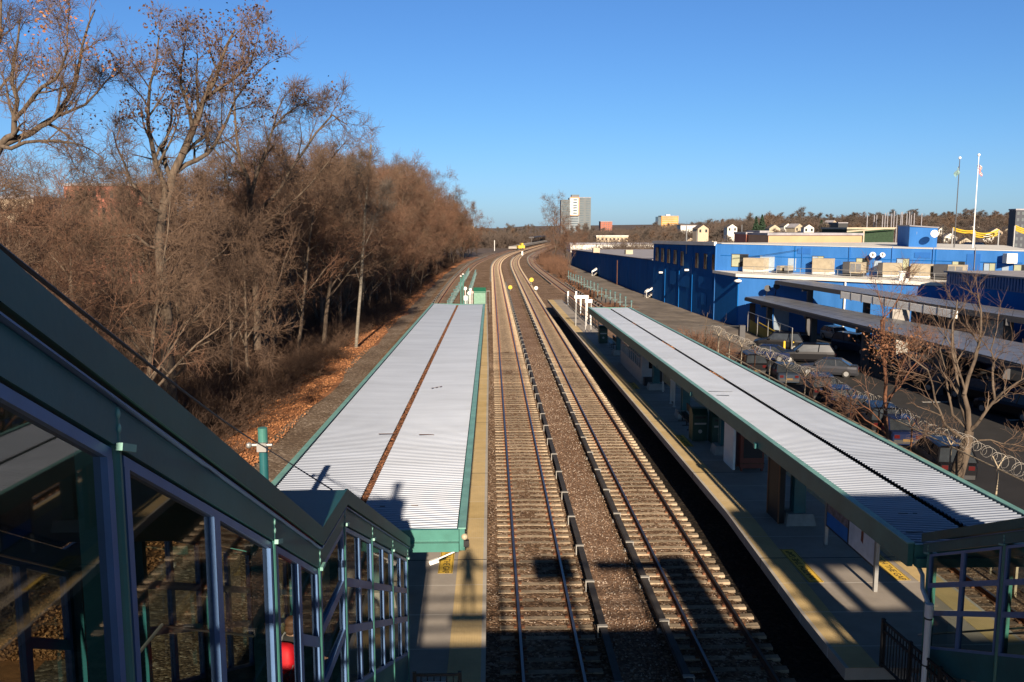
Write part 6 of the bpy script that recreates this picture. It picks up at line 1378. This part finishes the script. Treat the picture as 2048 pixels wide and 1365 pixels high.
brush_field('wood_thicket', 'dense brown thicket filling the wood between the trunks', P, 'twig', 60, .02)
P = []
for k in range(60):
    y = rnd.uniform(190, 330); P.append((T3(y) + rnd.uniform(2.5, 8.5), y, -.5, rnd.uniform(1, 4.5), rnd.uniform(.8, 2)))
for k in range(26): y = rnd.uniform(118, 190); P.append((T3(y) + rnd.uniform(2.5, 5), y, -.6, rnd.uniform(.4, 1.2), rnd.uniform(.5, 1)))
for k in range(22): y = rnd.uniform(88, 112); P.append((T3(y) + rnd.uniform(2.4, 3.6), y, -.6, rnd.uniform(.4, 1.), rnd.uniform(.5, 1)))
brush_field('trackside_brush', 'reddish dry brush between the outer right track and the blue wall', P, 'twig_r', 60, .02)
P = [(FX - rnd.uniform(.2, 1.4), y, -.6, rnd.uniform(.8, 2.6), rnd.uniform(.4, .9)) for y in np.arange(22, 66, 1.5)]
brush_field('fence_weeds', 'dry weeds and vines growing along the razor wire fence', P, 'brush', 26, .008)
# round bush at the fence end
T_ = list(brush(np.random.default_rng(3), 1100, 3.4, 1.5, .022, .75)); V, F = segmesh(*T_, 3); t = thing('round_bush', 'round reddish brown bush at the far end of the razor wire fence', 'bush', (16.9, 71, -.9)); npmesh('branches', V, F, 'twig_r', t)
m = MB(); m.ball((16.1, 69.6, .2), .5, 10, 6, (1.1, .8, .7)); tag(build('lime_bag', m, mat('lime green cloth', (.45, .6, .1), .8), None), 'small lime green bag caught beside the round bush', 'bag')
for k, (x, h, lb) in enumerate(((16.9, 5.2, 'tallest thin bare stem at the round bush'), (17.4, 4.4, 'leaning thin bare stem right of the round bush'))):
    T = Tree(50 + k); p = T.line((0, 0, 0), (rnd.uniform(-.1, .2), 0, 1), h, .075, .02, 6, .05, .05, 0); T.grow(p, .075, .02, 0, [(6, .4, .25, .5, .1, .1)]); tree_obj(T, 'sapling', lb, None, (x, 67.5, -.8), (2, .4, .006), tw='twig_g', thick=.02)
# fallen leaves on the verge
n = 40000; y = 22 + 250 * rng.random(n) ** 1.9; x = np.array([T0(v) for v in y]) - 2.6 - np.abs(rng.normal(size=n)) * 2.8; x -= 1.8 + np.where(rng.random(n) < .3, rng.random(n) * 5, 0)
C = np.stack([x, y, np.full(n, -.33) + rng.random(n) * .06], 1); V, F = leaf_quads(C, .03, .08, rng); tag(npmesh('fallen_leaves', V, F, 'leaf'), 'orange brown fallen leaves along the verge of the wood', 'leaves', None, 'stuff')
n = 5000; x = rng.uniform(10.5, 24, n); y = rng.uniform(112, 200, n); C = np.stack([x, y, np.where(x < 15.8, -.38, -.44 - (x - 15.8) / 3.2 * .72).clip(-1.1) + .05], 1); V, F = leaf_quads(C[(x < 17)], .05, .12, rng); tag(npmesh('blown_leaves', V, F, 'leaf'), 'brown leaves blown among the rails right of the main tracks', 'leaves', None, 'stuff')
# -- clump right of the curve
t_ = copy_tree(protos[0], (20.5, 275, -.6), 1.0, (1.15, 1.15, 1.0), 'tall pale bare tree right of the curving tracks, left of the grey tower', None); t_.name = 'pale_bare_tree'
del t_['group']
for (x, y, s_, lb) in ((23.5, 268, .8, 'tallest reddish tree of the clump right of the curving tracks'), (27, 282, .6, 'reddish tree of the clump closest to the grey tower'), (24, 262, .55, 'low reddish tree just right of the tall pale tree by the curve'), (19.5, 262, .4, 'smallest reddish tree at the foot of the tall pale tree')):
    t_ = copy_tree(protos[4], (x, y, -.6), rnd.random() * 6, s_, lb); t_.name = 'reddish_tree'; del t_['group']

# ================================================================== BACKGROUND
def lowtree(seed, H, tw):
    T = Tree(seed); p = T.line((0, 0, -.3), (T.r.gauss(0, .05), T.r.gauss(0, .05), 1), H * .85, .28, .06, 5, .05, .04, 0)
    T.grow(p, .28, .06, 0, [(9, .22, .48, .8, .05, .12), (6, .2, .5, .75, .06, .16)]); return tree_obj(T, 'distant_tree', 'distant bare tree on the low hill behind the blue buildings', 'distant bare trees', (0, 0, 0), (12, 1.5, .045), tw=tw, thick=.08)
lp = [lowtree(300 + i, 11 + i, ('twig_g', 'twig_g', 'twig', 'twig_g')[i]) for i in range(4)]
lu = [0]
def put_low(x, y, z, s_, label=None, group=None, sx=1.):
    k = rnd.randrange(4)
    if lu[0] < 4: o = lp[lu[0]]; lu[0] += 1
    else: o = copy_tree(lp[k])
    o.location = (x, y, z); o.rotation_euler.z = rnd.random() * 6.28; o.scale = (s_ * sx, s_ * sx, s_)
    if label: o['label'] = label
    if group: o['group'] = group
    return o
cnt = 0
for k in range(200):
    px = rnd.uniform(1200, 2060); y = rnd.uniform(420, 900); x = (px - 980) / FPX * y; put_low(x, y, gz(x, y), rnd.uniform(.45, .75), sx=1.6); cnt += 1
for k in range(70):   # wood across the end of the line
    px = rnd.uniform(925, 1205); y = rnd.uniform(520, 760); x = (px - 980) / FPX * y
    if abs(x - T1(min(y, 880)) - 2) < 12: continue
    put_low(x, y, -.5, rnd.uniform(.6, .98), 'distant bare tree in the wood where the tracks disappear', 'distant trees beyond the curve')
for (px, yt, yb_, dist, s_, lb) in ((1600, 424, 470, 560, 1.5, 'largest round crowned bare tree on the skyline behind the tan building'), (1543, 430, 470, 560, 1.2, 'bare tree on the skyline between the dark conifer and the round crowned tree'), (1755, 422, 465, 520, 1.45, 'broad bare tree behind the cluster of white poles'), (1820, 424, 465, 520, 1.3, 'bare tree right behind the white poles'), (1490, 435, 470, 560, 1.2, 'bare tree on the skyline left of the two dark conifers'), (1925, 446, 470, 560, 1.0, 'small bare tree on the skyline between the flagpoles')):
    x = (px - 980) / FPX * dist; zt_ = 11 + (454 - yt) / FPX * dist; z0_ = gz(x, dist) - 1; o = put_low(x, dist, z0_, 1, lb); o.scale = ((zt_ - z0_) / 12.,) * 2 + ((zt_ - z0_) / 12.5,); 
    if 'group' in o: del o['group']
def conifer(px, yt, dist, w_, label):
    x = (px - 980) / FPX * dist; z0_ = gz(x, dist); zt_ = 11 + (454 - yt) / FPX * dist; t = thing('conifer', label, 'tree', (x, dist, z0_)); H = zt_ - z0_
    m = MB(); m.tube((x, dist, z0_), (x, dist, zt_ - .5), .3, .05, 6); build('trunk', m, 'bark', t)
    n = 1500; f = rng.random(n) ** .7; a = rng.uniform(0, 6.28, n); r = w_ * (1 - f) * rng.uniform(.3, 1.1, n); C = np.stack([r * np.cos(a), r * np.sin(a), 1.5 + (H - 1.5) * f], 1); V, F = leaf_quads(C, .35, .8, rng); npmesh('crown', V, F, 'green', t)
conifer(1511, 434, 520, 3.2, 'left dark conifer on the skyline'); conifer(1523, 431, 520, 4.2, 'taller dark conifer on the skyline beside the round tree'); conifer(1643, 442, 540, 2.6, 'narrow dark conifer right of the round crowned tree')
# houses on the hill
M['far'] = mat('distant grey brown twigs', (.075, .055, .045), .95, 0, .4, .04, c2=(.15, .11, .085))
P = []
for k in range(420):
    px = rnd.uniform(1195, 2060); y = rnd.uniform(330, 800); x = (px - 980) / FPX * y; P.append((x, y, gz(x, y) - 1, rnd.uniform(4, 8), rnd.uniform(4, 7)))
for k in range(260):
    px = rnd.uniform(1190, 1560); y = rnd.uniform(560, 820); x = (px - 980) / FPX * y; P.append((x, y, gz(x, y) - 1, rnd.uniform(8, 11), rnd.uniform(4, 7)))
for k in range(140):
    px = rnd.uniform(930, 1200); y = rnd.uniform(480, 700); x = (px - 980) / FPX * y
    if abs(x - T1(min(y, 880)) - 2) > 13: P.append((x, y, -1, rnd.uniform(7, 11), rnd.uniform(4, 7)))
brush_field('far_wood', 'distant brown woodland covering the low hill', P, 'far', 90, .09)
def house(px, yb_, dist, w_, h_, wallm, label, roofm='shingle', rz=0.):
    w_ *= .6; h_ *= .5; yb_ += 4
    x = (px - 980) / FPX * dist; z0_ = 11 + (454 - yb_) / FPX * dist; z0_ = min(z0_, gz(x, dist) + .5) if yb_ > 470 else z0_; t = thing('hillside_house', label, 'house', (x, dist, z0_), 'houses on the hill')
    hw, hd = w_ / 2, w_ * .6; L = np.array([x, dist, z0_])
    m = MB(); m.box(x - hw, x + hw, dist - hd, dist + hd, z0_ - 6, z0_ + h_); m.add([(x - hw, dist - hd, z0_ + h_), (x + hw, dist - hd, z0_ + h_), (x, dist - hd, z0_ + h_ + w_ * .32), (x - hw, dist + hd, z0_ + h_), (x + hw, dist + hd, z0_ + h_), (x, dist + hd, z0_ + h_ + w_ * .32)], [(0, 1, 2), (5, 4, 3)]); build('wall', m, wallm, t)
    m = MB(); r_ = w_ * .32
    for s_ in (-1, 1): m.add([(x + s_ * (hw + .4), dist - hd - .4, z0_ + h_ - .2), (x, dist - hd - .4, z0_ + h_ + r_ + .12), (x, dist + hd + .4, z0_ + h_ + r_ + .12), (x + s_ * (hw + .4), dist + hd + .4, z0_ + h_ - .2)], [(0, 1, 2, 3)])
    build('roof', m, roofm, t)
    for zz in (1.2, 4.0):
        if zz + 1.4 > h_: continue
        for q in (-.28, .28): m = MB(); m.box(x + q * w_ - .5, x + q * w_ + .5, dist - hd - .06, dist - hd - .01, z0_ + zz, z0_ + zz + 1.4); build('window', m, 'winpane', t)
    t.rotation_euler.z = rz; return t
hs = [(1384, 472, 380, 9, 6), (1400, 466, 420, 9, 6), (1422, 470, 400, 11, 6), (1447, 476, 380, 12, 5), (1460, 462, 480, 9, 6), (1376, 470, 500, 10, 5), (1590, 462, 480, 10, 6), (1570, 458, 560, 9, 6), (1615, 464, 430, 8, 6), (1661, 452, 560, 9, 6), (1545, 462, 480, 10, 5), (1890, 478, 330, 9, 6), (1902, 468, 420, 10, 6), (1916, 480, 320, 8, 6), (1935, 474, 380, 9, 6), (1956, 480, 330, 10, 6), (1975, 472, 420, 9, 6), (1995, 470, 450, 10, 6), (2005, 482, 320, 9, 5), (1880, 466, 480, 9, 6), (1950, 464, 520, 12, 6), (1985, 462, 560, 10, 5), (2020, 468, 460, 9, 6)]
wd_ = ['white', 'tan', 'cream', 'pale']
places = ['left of the tan warehouse', 'above the tan warehouse', 'between the flagpoles and the penthouse', 'right of the flagpoles']
for k, (px, yb_, ds, w_, h_) in enumerate(hs):
    pl_ = places[0] if px < 1500 else places[1] if px < 1700 else places[2] if px < 1950 else places[3]
    o = house(px, yb_, ds, w_, h_, ('housew', 'houset', 'cream', 'housew')[k % 4], '%s gabled house on the hill, %s, %s' % (wd_[k % 4], pl_, ('nearer row' if ds < 400 else 'middle row' if ds < 500 else 'highest row')), 'shingle' if k % 3 else 'roofgrey', rnd.uniform(-.5, .5))
def block(name, px0, px1, yt, yb_, dist, wallm, label, cat='building', depth=20, roofm='roofgrey', wins_=None, yt2=None, rz=0):
    x0 = (px0 - 980) / FPX * dist; x1 = (px1 - 980) / FPX * dist; zt_ = 11 + (454 - yt) / FPX * dist; zb_ = min(11 + (454 - yb_) / FPX * dist, gz((x0 + x1) / 2, dist)) - 1
    t = thing(name, label, cat, ((x0 + x1) / 2, dist, zb_)); m = MB(); m.box(x0, x1, dist, dist + depth, zb_, zt_); build('wall', m, wallm, t)
    m = MB(); s_ = (x1 - x0) * .01 + .1; m.box(x0 - s_, x1 + s_, dist - s_, dist + depth + s_, zt_ + .003, zt_ + .5); build('roof', m, roofm, t)
    if wins_:
        nx, nz, mt, fx, fz = wins_; H = zt_ - max(zb_, gz((x0 + x1) / 2, dist)); z0_ = zt_ - H
        for j in range(nz):
            m = MB()
            for i in range(nx):
                cx = x0 + (x1 - x0) * (i + .5) / nx; cz = z0_ + H * (j + .5) / nz; hw = (x1 - x0) / nx * fx / 2; hh = H / nz * fz / 2; m.box(cx - hw, cx + hw, dist - .08, dist - .02, cz - hh, cz + hh)
            build('window_row', m, mt, t)
    return t
# grey tower with orange framed bay
D_ = 900; t = block('apartment_tower', 1156, 1180, 397, 480, D_, 'towerg', 'tall grey apartment tower with a white bay framed in orange', 'tower', 16, wins_=(2, 17, 'towerd', .62, .42))
X_ = lambda px: (px - 980) / FPX * D_; Z_ = lambda py: 11 + (454 - py) / FPX * D_
m = MB(); m.box(X_(1137), X_(1156), D_ - 2, D_ + 14, Z_(480), Z_(397)); build('middle_wing', m, mat('blue grey cladding', (.2, .23, .25), .5), t)
for j in range(17): z = Z_(478) + (Z_(399) - Z_(478)) * (j + .5) / 17; m = MB(); m.box(X_(1138), X_(1155), D_ - 2.1, D_ - 2.02, z - .7, z + .7); build('window_row', m, 'towerd', t)
m = MB(); m.box(X_(1121), X_(1137), D_ + 1, D_ + 16, Z_(480), Z_(401)); build('left_wing', m, 'towerg', t)
for j in range(16): z = Z_(478) + (Z_(403) - Z_(478)) * (j + .5) / 16; m = MB(); m.box(X_(1123), X_(1136), D_ + .85, D_ + .98, z - .7, z + .7); build('window_row', m, 'towerd', t)
m = MB(); m.box(X_(1139), X_(1155), D_ - 3.4, D_ - 2.2, Z_(431), Z_(397)); build('bay', m, 'white', t)
for j in range(6): z = Z_(430) + (Z_(399) - Z_(430)) * (j + .5) / 6; m = MB(); m.box(X_(1144), X_(1152), D_ - 3.5, D_ - 3.42, z - .8, z + .9); build('window', m, 'towerd', t)
m = MB(); m.box(X_(1138.4), X_(1156), D_ - 3.7, D_ - 2, Z_(398), Z_(396)); m.box(X_(1154), X_(1156), D_ - 3.7, D_ - 2, Z_(431), Z_(398)); m.box(X_(1138.4), X_(1154), D_ - 3.7, D_ - 2, Z_(432.5), Z_(431)); build('orange_frame', m, 'orange', t)
m = MB(); m.box(X_(1142), X_(1157), D_ + 2, D_ + 12, Z_(396.6), Z_(391)); build('roof_house', m, 'towerg', t)
block('brick_block', 1200, 1223, 444, 480, 1100, 'brick', 'small red brick tower block between the grey tower and the orange block', 'tower', 18, wins_=(5, 6, 'towerd', .35, .4))
t = block('orange_block', 1321, 1355, 433, 480, 900, 'orange_b', 'sunlit yellow and orange apartment block on the skyline', 'tower', 16, wins_=(1, 8, 'cream', .9, .35)); m = MB(); X0 = X_(1315); m.box(X_(1315), X_(1321) - .1, D_ + 1, D_ + 16, Z_(480), Z_(434)); build('side_wing', m, 'towerd', t); m = MB(); m.box(X_(1332), X_(1340), D_ + 4, D_ + 10, Z_(432.5), Z_(430)); build('roof_house', m, 'white', t)
block('white_warehouse', 1140, 1312, 489, 500, 420, 'roofwhite', 'long cream white warehouse wall behind the low blue building roof', 'building', 30, wins_=None)
block('tan_row_building', 1192, 1255, 473, 490, 520, 'houset', 'low tan row of buildings right of the grey tower', 'building', 16, 'roofwhite', (8, 2, 'winpane', .4, .35))
t = block('tan_warehouse', 1537, 1726, 471, 492, 190, 'brickl', 'long tan brick warehouse behind the bright blue building', 'building', 20, wins_=(9, 1, 'winpane', .25, .12))
block('red_shop_block', 1492, 1520, 469, 490, 205, 'brick', 'small orange brick block left of the tan warehouse', 'building', 10); block('dark_glass_block', 1520, 1537, 466, 490, 200, 'towerd', 'narrow dark glass block beside the tan warehouse', 'building', 10, wins_=(3, 3, 'alu', .4, .3))
t = block('beige_hall', 1696, 1790, 459, 492, 230, 'green', 'dark hall with a beige sloping roof left of the blue penthouse', 'building', 18, 'cream'); m = MB(); D3 = 228; q = lambda px, py: ((px - 980) / FPX * D3, D3, 11 + (454 - py) / FPX * D3)
m.add([q(1695, 465), q(1795, 457), q(1795, 455), q(1695, 462)], [(0, 1, 2, 3)]); m.box(q(1728, 0)[0], q(1731, 0)[0], D3, D3 + .6, -1, q(0, 462)[2]); build('roof_edge', m, 'cream', t)
block('dark_flat_block', 1677, 1696, 447, 470, 480, 'dark', 'dark flat roofed block on the skyline right of the conifer', 'building', 14)
block('grey_corner_tower', 2036, 2085, 421, 500, 300, mat('dark blue grey cladding', (.05, .055, .07), .6), 'dark grey building with paired windows at the right edge', 'building', 4, wins_=(5, 8, 'towerg', .5, .5))
block('brick_block', 150, 300, 375, 520, 170, 'brick', 'red brick apartment block glimpsed through the wood at the left', 'building', 18, wins_=(9, 6, 'winpane', .4, .45)); block('brick_block', -40, 90, 400, 520, 150, 'houset', 'tan block glimpsed low through the leftmost trees', 'building', 18, wins_=(7, 5, 'winpane', .4, .45))
block('far_tan_block', 933, 948, 453, 490, 560, 'houset', 'tan building peeking past the end of the wood', 'building', 10)
block('hill_long_roof', 1360, 1395, 452, 462, 600, 'roofwhite', 'white roofed low building on the hill above the houses', 'building', 12)
# white dome and roof clutter on the bright building's roof
c = PY(1650, 487, 125); m = MB(); m.ball((c[0], c[1], c[2] - 2.), 1.5, 14, 10, (1, 1, 1.3)); tag(build('white_dome', m, 'white', None), 'white dome on the roof of the bright blue building', 'dome')
# white pole cluster
for k, px in enumerate((1735, 1749, 1754, 1766, 1771, 1776, 1784, 1789, 1795, 1803, 1806, 1815, 1820, 1824, 1830, 1845)):
    d_ = 238 + (k * 7) % 19; x = (px - 980) / FPX * d_; y0 = rnd.uniform(423, 432); z = 11 + (454 - y0) / FPX * d_; zb_ = 11 + (454 - (452 if k % 3 else 475)) / FPX * d_
    m = MB(); m.tube((x, d_, gz(x, d_)), (x, d_, z), .17, .12, 6); o = build('white_mast', m, 'roofgrey', None, loc=(x, d_, gz(x, d_))); tag(o, 'thin pale mast in the dense cluster left of the blue penthouse', 'mast', 'cluster of pale masts')
# yellow catenary strings
def swag(px0, py0, px1, py1, sag, dist, n_, label):
    t = thing('yellow_cable_span', label, 'cable', PY(px0, py0, dist), 'yellow cable spans behind the flagpoles')
    m = MB()
    for j in range(n_):
        pts = []
        for k in range(11): f = k / 10; pts.append(PY(px0 + (px1 - px0) * f, py0 + j * 4 + (py1 - py0) * f + sag * 4 * f * (1 - f), dist + j * 2))
        m.path(pts, .17, 5)
    build('cables', m, 'ypaint', t)
    m = MB()
    for px, py in ((px0, py0), (px1, py1)): a = PY(px, py, dist); m.tube((a[0], a[1], gz(a[0], a[1])), tuple(a), .18)
    build('mast', m, 'galv', t)
swag(1906, 456, 1950, 462, 3, 210, 2, 'left yellow cable span between the two flagpoles'); swag(1950, 465, 1998, 460, 5, 205, 3, 'middle yellow cable span right of the white flagpole'); swag(2030, 452, 2075, 462, 3, 190, 3, 'right yellow cable span at the picture edge')
# street lamps / poles behind the blue buildings
for (x, y0, y1, lb) in ((1373, 452, 508, 'slim white roof mast on the dark blue building'), (1394, 463, 486, 'faint lamp post among the hillside houses'), (1484, 450, 486, 'slim pole left of the skyline conifers'), (1886, 449, 470, 'slim dark pole left of the flagpoles')):
    ds = 128 if x == 1373 else 300; b = PY(x, y1, ds); tp = PY(x, y0, ds); m = MB(); m.tube((b[0], b[1], b[2] - (0 if x == 1373 else 8)), tuple(tp), .09 if x == 1373 else .12, n=6); tag(build('slim_pole', m, 'galv' if x < 1800 else 'dark', None), lb, 'pole')
t = thing('signal_pole', 'far white signal pole left of the curve in front of the distant wood', 'pole', PY(989, 495, 420)); m = MB(); b = PY(989, 497, 420); m.tube((b[0], b[1], -.5), PY(989, 481, 420), .15); build('pole', m, 'white', t)
# power line over the penthouse? small pair of wires on the bright wall
a = on(1600, 500, .3); b = on(1468, 517, .3); m = MB(); m.path([a, (a + b) / 2 - [0, 0, .1], b], .025, 4); tag(build('wall_cable', m, 'dark', None), 'thin dark cable slanting across the bright blue wall', 'cable')
for k, (x, y) in enumerate(((1545, 576), (1563, 572))):
    c = wingp(x, y, 1.2); m = MB(); m.disc(c, (-.3, -1, .3), .38, .1, 14); m.tube(c, (c[0], c[1] + .6, c[2] - 1.4), .05); tag(build('roof_dish', m, 'dark', None), ('left dark dish in front of the blue front wing', 'right dark dish in front of the blue front wing')[k], 'satellite dish', 'pair of dark dishes by the front wing')

# ================================================================== PEOPLE
def person(name, label, foot, rz, pose, cols_, H=1.75):
    """pose: dict of joint positions in metres, facing +Y, x to the right"""
    J = pose['J']; E = pose['E']; rad = pose['R']; names = list(J); idx = {n: i for i, n in enumerate(names)}
    me = bpy.data.meshes.new('body'); me.from_pydata([J[n] for n in names], [(idx[a], idx[b]) for a, b in E], [])
    o = bpy.data.objects.new('body', me); col.objects.link(o); md = o.modifiers.new('s', 'SKIN'); md.use_smooth_shade = True
    for n in names:
        r = rad.get(n, .05); v = me.skin_vertices[0].data[idx[n]]; v.radius = (r if not hasattr(r, '__len__') else r[0], r if not hasattr(r, '__len__') else r[1]); v.use_root = (n == 'pelvis')
    sd = o.modifiers.new('d', 'SUBSURF'); sd.levels = 2; sd.render_levels = 2
    bpy.context.view_layer.update(); m2 = bpy.data.meshes.new_from_object(o.evaluated_get(bpy.context.evaluated_depsgraph_get())); m2.name = 'body'
    bpy.data.objects.remove(o)
    m2.materials.clear()
    for q in cols_: m2.materials.append(M[q])
    for p in m2.polygons:
        c = p.center; p.use_smooth = True
        p.material_index = pose['mat'](c)
    t = thing(name, label, 'person', foot, None, rz)
    b = bpy.data.objects.new('body', m2); col.objects.link(b); b.parent = t
    return t, b
def basic(head_fwd=0., arms='down'):
    J = dict(pelvis=(0, 0, .95), waist=(0, 0, 1.08), chest=(0, .01, 1.3), upper=(0, 0, 1.42), neck=(0, .015, 1.51), jaw=(0, .05, 1.575), skull=(0, .02, 1.66), crown=(0, .01, 1.72))
    R_ = dict(pelvis=(.155, .11), waist=(.14, .1), chest=(.165, .115), upper=(.11, .08), neck=(.055, .055), jaw=(.062, .07), skull=(.08, .092), crown=(.055, .065))
    E = [('pelvis', 'waist'), ('waist', 'chest'), ('chest', 'upper'), ('upper', 'neck'), ('neck', 'jaw'), ('jaw', 'skull'), ('skull', 'crown')]
    for s, n in ((-1, 'L'), (1, 'R')):
        J['hip' + n] = (s * .1, 0, .88); J['knee' + n] = (s * .11, .03 if s < 0 else .1, .5 if s < 0 else .52); J['ank' + n] = (s * .11, -.03 if s < 0 else .02, .1 if s < 0 else .13); J['toe' + n] = (s * .12, .13 if s < 0 else .17, .04 if s < 0 else .07)
        R_.update({'hip' + n: .085, 'knee' + n: .06, 'ank' + n: .045, 'toe' + n: .035}); E += [('pelvis', 'hip' + n), ('hip' + n, 'knee' + n), ('knee' + n, 'ank' + n), ('ank' + n, 'toe' + n)]
        if arms == 'down': a = [(s * .19, 0, 1.42), (s * .25, -.02, 1.13), (s * .25, .1, .9), (s * .245, .13, .83)]
        else: a = [(s * .19, 0, 1.42), (s * .27, .12, 1.2), (s * .1, .2, 1.5), (s * .07, .21, 1.57)]
        if arms == 'rail' and s > 0: a = [(.19, 0, 1.42), (.27, .06, 1.16), (.33, .26, 1.02), (.34, .32, 1.0)]
        for k, q in zip(('sh', 'el', 'wr', 'pa'), a): J[k + n] = q
        R_.update({'sh' + n: .065, 'el' + n: .05, 'wr' + n: .032, 'pa' + n: (.032, .018)}); E += [('upper', 'sh' + n), ('sh' + n, 'el' + n), ('el' + n, 'wr' + n), ('wr' + n, 'pa' + n)]
        d = np.array(a[3]) - np.array(a[2]); d /= np.linalg.norm(d); sd = np.cross(d, (0, 0, 1.)) if abs(d[2]) < .9 else np.array([0, 1., 0]); sd /= np.linalg.norm(sd)
        for f in range(4):
            b0 = np.array(a[3]) + sd * (f - 1.5) * .02 + d * .03; l = (.05, .058, .053, .042)[f]; cv = np.array([-s * .02, .0, -.008])
            J['f%d%sa' % (f, n)] = tuple(b0 + d * l * .5); J['f%d%sb' % (f, n)] = tuple(b0 + d * l + cv); R_['f%d%sa' % (f, n)] = .009; R_['f%d%sb' % (f, n)] = .008; E += [('pa' + n, 'f%d%sa' % (f, n)), ('f%d%sa' % (f, n), 'f%d%sb' % (f, n))]
        b0 = np.array(a[3]) - sd * .04; J['th' + n] = tuple(b0 + d * .02 + np.array([-s * .012, .01, 0])); R_['th' + n] = .0095; E.append(('pa' + n, 'th' + n))
    return dict(J=J, E=E, R=R_, mat=None)
def face(t, b):
    m = MB()
    for s in (-1, 1): m.ball((s * .032, .1, 1.655), .012, 8, 6, (1.2, .6, .8))
    o = build('eyes', m, 'dark', None); o.parent = b
    m = MB(); m.add([(-.012, .108, 1.62), (.012, .108, 1.62), (0, .135, 1.625), (0, .108, 1.665), (0, .11, 1.608)], [(0, 4, 2), (4, 1, 2), (0, 2, 3), (2, 1, 3)]); m.ball((0, .105, 1.588), .018, 8, 5, (1.2, .4, .3)); o = build('nose_and_mouth', m, 'skin', None); o.parent = b
    m = MB()
    for s in (-1, 1): m.ball((s * .083, .015, 1.645), .022, 8, 6, (.4, .8, 1.3))
    o = build('ears', m, 'skin', None); o.parent = b
def hair(b, long_=False):
    m = MB(); g = np.random.default_rng(9)
    m.ball((0, -.012, 1.69), .1, 14, 10, (.96, 1.08, .86)); 
    if long_: m.ball((0, -.07, 1.6), .075, 12, 8, (1.05, .6, 1.3))
    o = build('hair', m, 'hair', None, smooth=True); o.parent = b
fy_ = 12.0; fz = float(np.interp(fy_, [qc[1] + .2, qd[1] + .6], [RO(qc[1]) - HEAD, PT])); hp = PX(584, 1252, -2.9); open('/tmp/dbg','w').write(str((list(hp), fz, [list(v) for v in (qa,qb,qc,qd)], list(U0), list(U1), list(C1), list(C2))))
ps = basic(arms='rail'); ps['mat'] = lambda c: 2 if c.z > 1.49 or (c.z < 1.02 and abs(c.x) > .2 and c.z > .7) or (c.x > .325) else (0 if c.z > .92 else 1)
t, b = person('person', 'person in a dark coat with a red backpack walking down the stairs behind the glass', (hp[0], hp[1], hp[2] - 1.62), -.25, ps, ['coat', 'graph', 'skin'])
face(t, b); hair(b, True)
m = MB(); m.ball((0, 0, 0), 1, 20, 14); f_ = lambda v, e: math.copysign(abs(v) ** e, v)
m.v = [(f_(a_, .55) * .2 * (1 - .12 * c_), -.27 + f_(b_, .6) * .15 * (1.15 - .35 * c_), 1.17 + f_(c_, .6) * .31) for a_, b_, c_ in m.v]; k0 = len(m.v); m.ball((0, 0, 0), 1, 14, 10)
m.v[k0:] = [(f_(a_, .5) * .15, -.43 + f_(b_, .6) * .07, 1.04 + f_(c_, .5) * .13) for a_, b_, c_ in m.v[k0:]]; o = build('backpack', m, 'red', None, smooth=True); o.parent = t
m = MB()
for s in (-1, 1): m.path([(s * .13, -.12, 1.42), (s * .13, .02, 1.485), (s * .13, .12, 1.38), (s * .15, .12, 1.2), (s * .15, -.05, 1.05)], .018, 6)
m.path([(.16, -.44, 1.1), (.19, -.36, 1.22)], .009, 5); o = build('straps', m, 'roofgrey', None); o.parent = t
# the photographer on the bridge (outside the picture, casts the standing shadow on the left platform)
ps = basic(arms='up'); ps['mat'] = lambda c: 2 if c.z > 1.5 and abs(c.x) < .12 and c.y < .16 else (0 if c.z > .92 else 1)
t, b = person('person', 'photographer standing at the bridge railing, visible only as a shadow on the left platform', (-.02, -.27, 9.345), 0, ps, ['coat', 'graph', 'skin'])
face(t, b); hair(b)
m = MB(); m.box(-.5, .46, -.62, -.06, 9.29, 9.34); tag(build('standing_step', m, 'teal_dk', None), 'thin steel step by the bridge railing under the photographer', 'step')
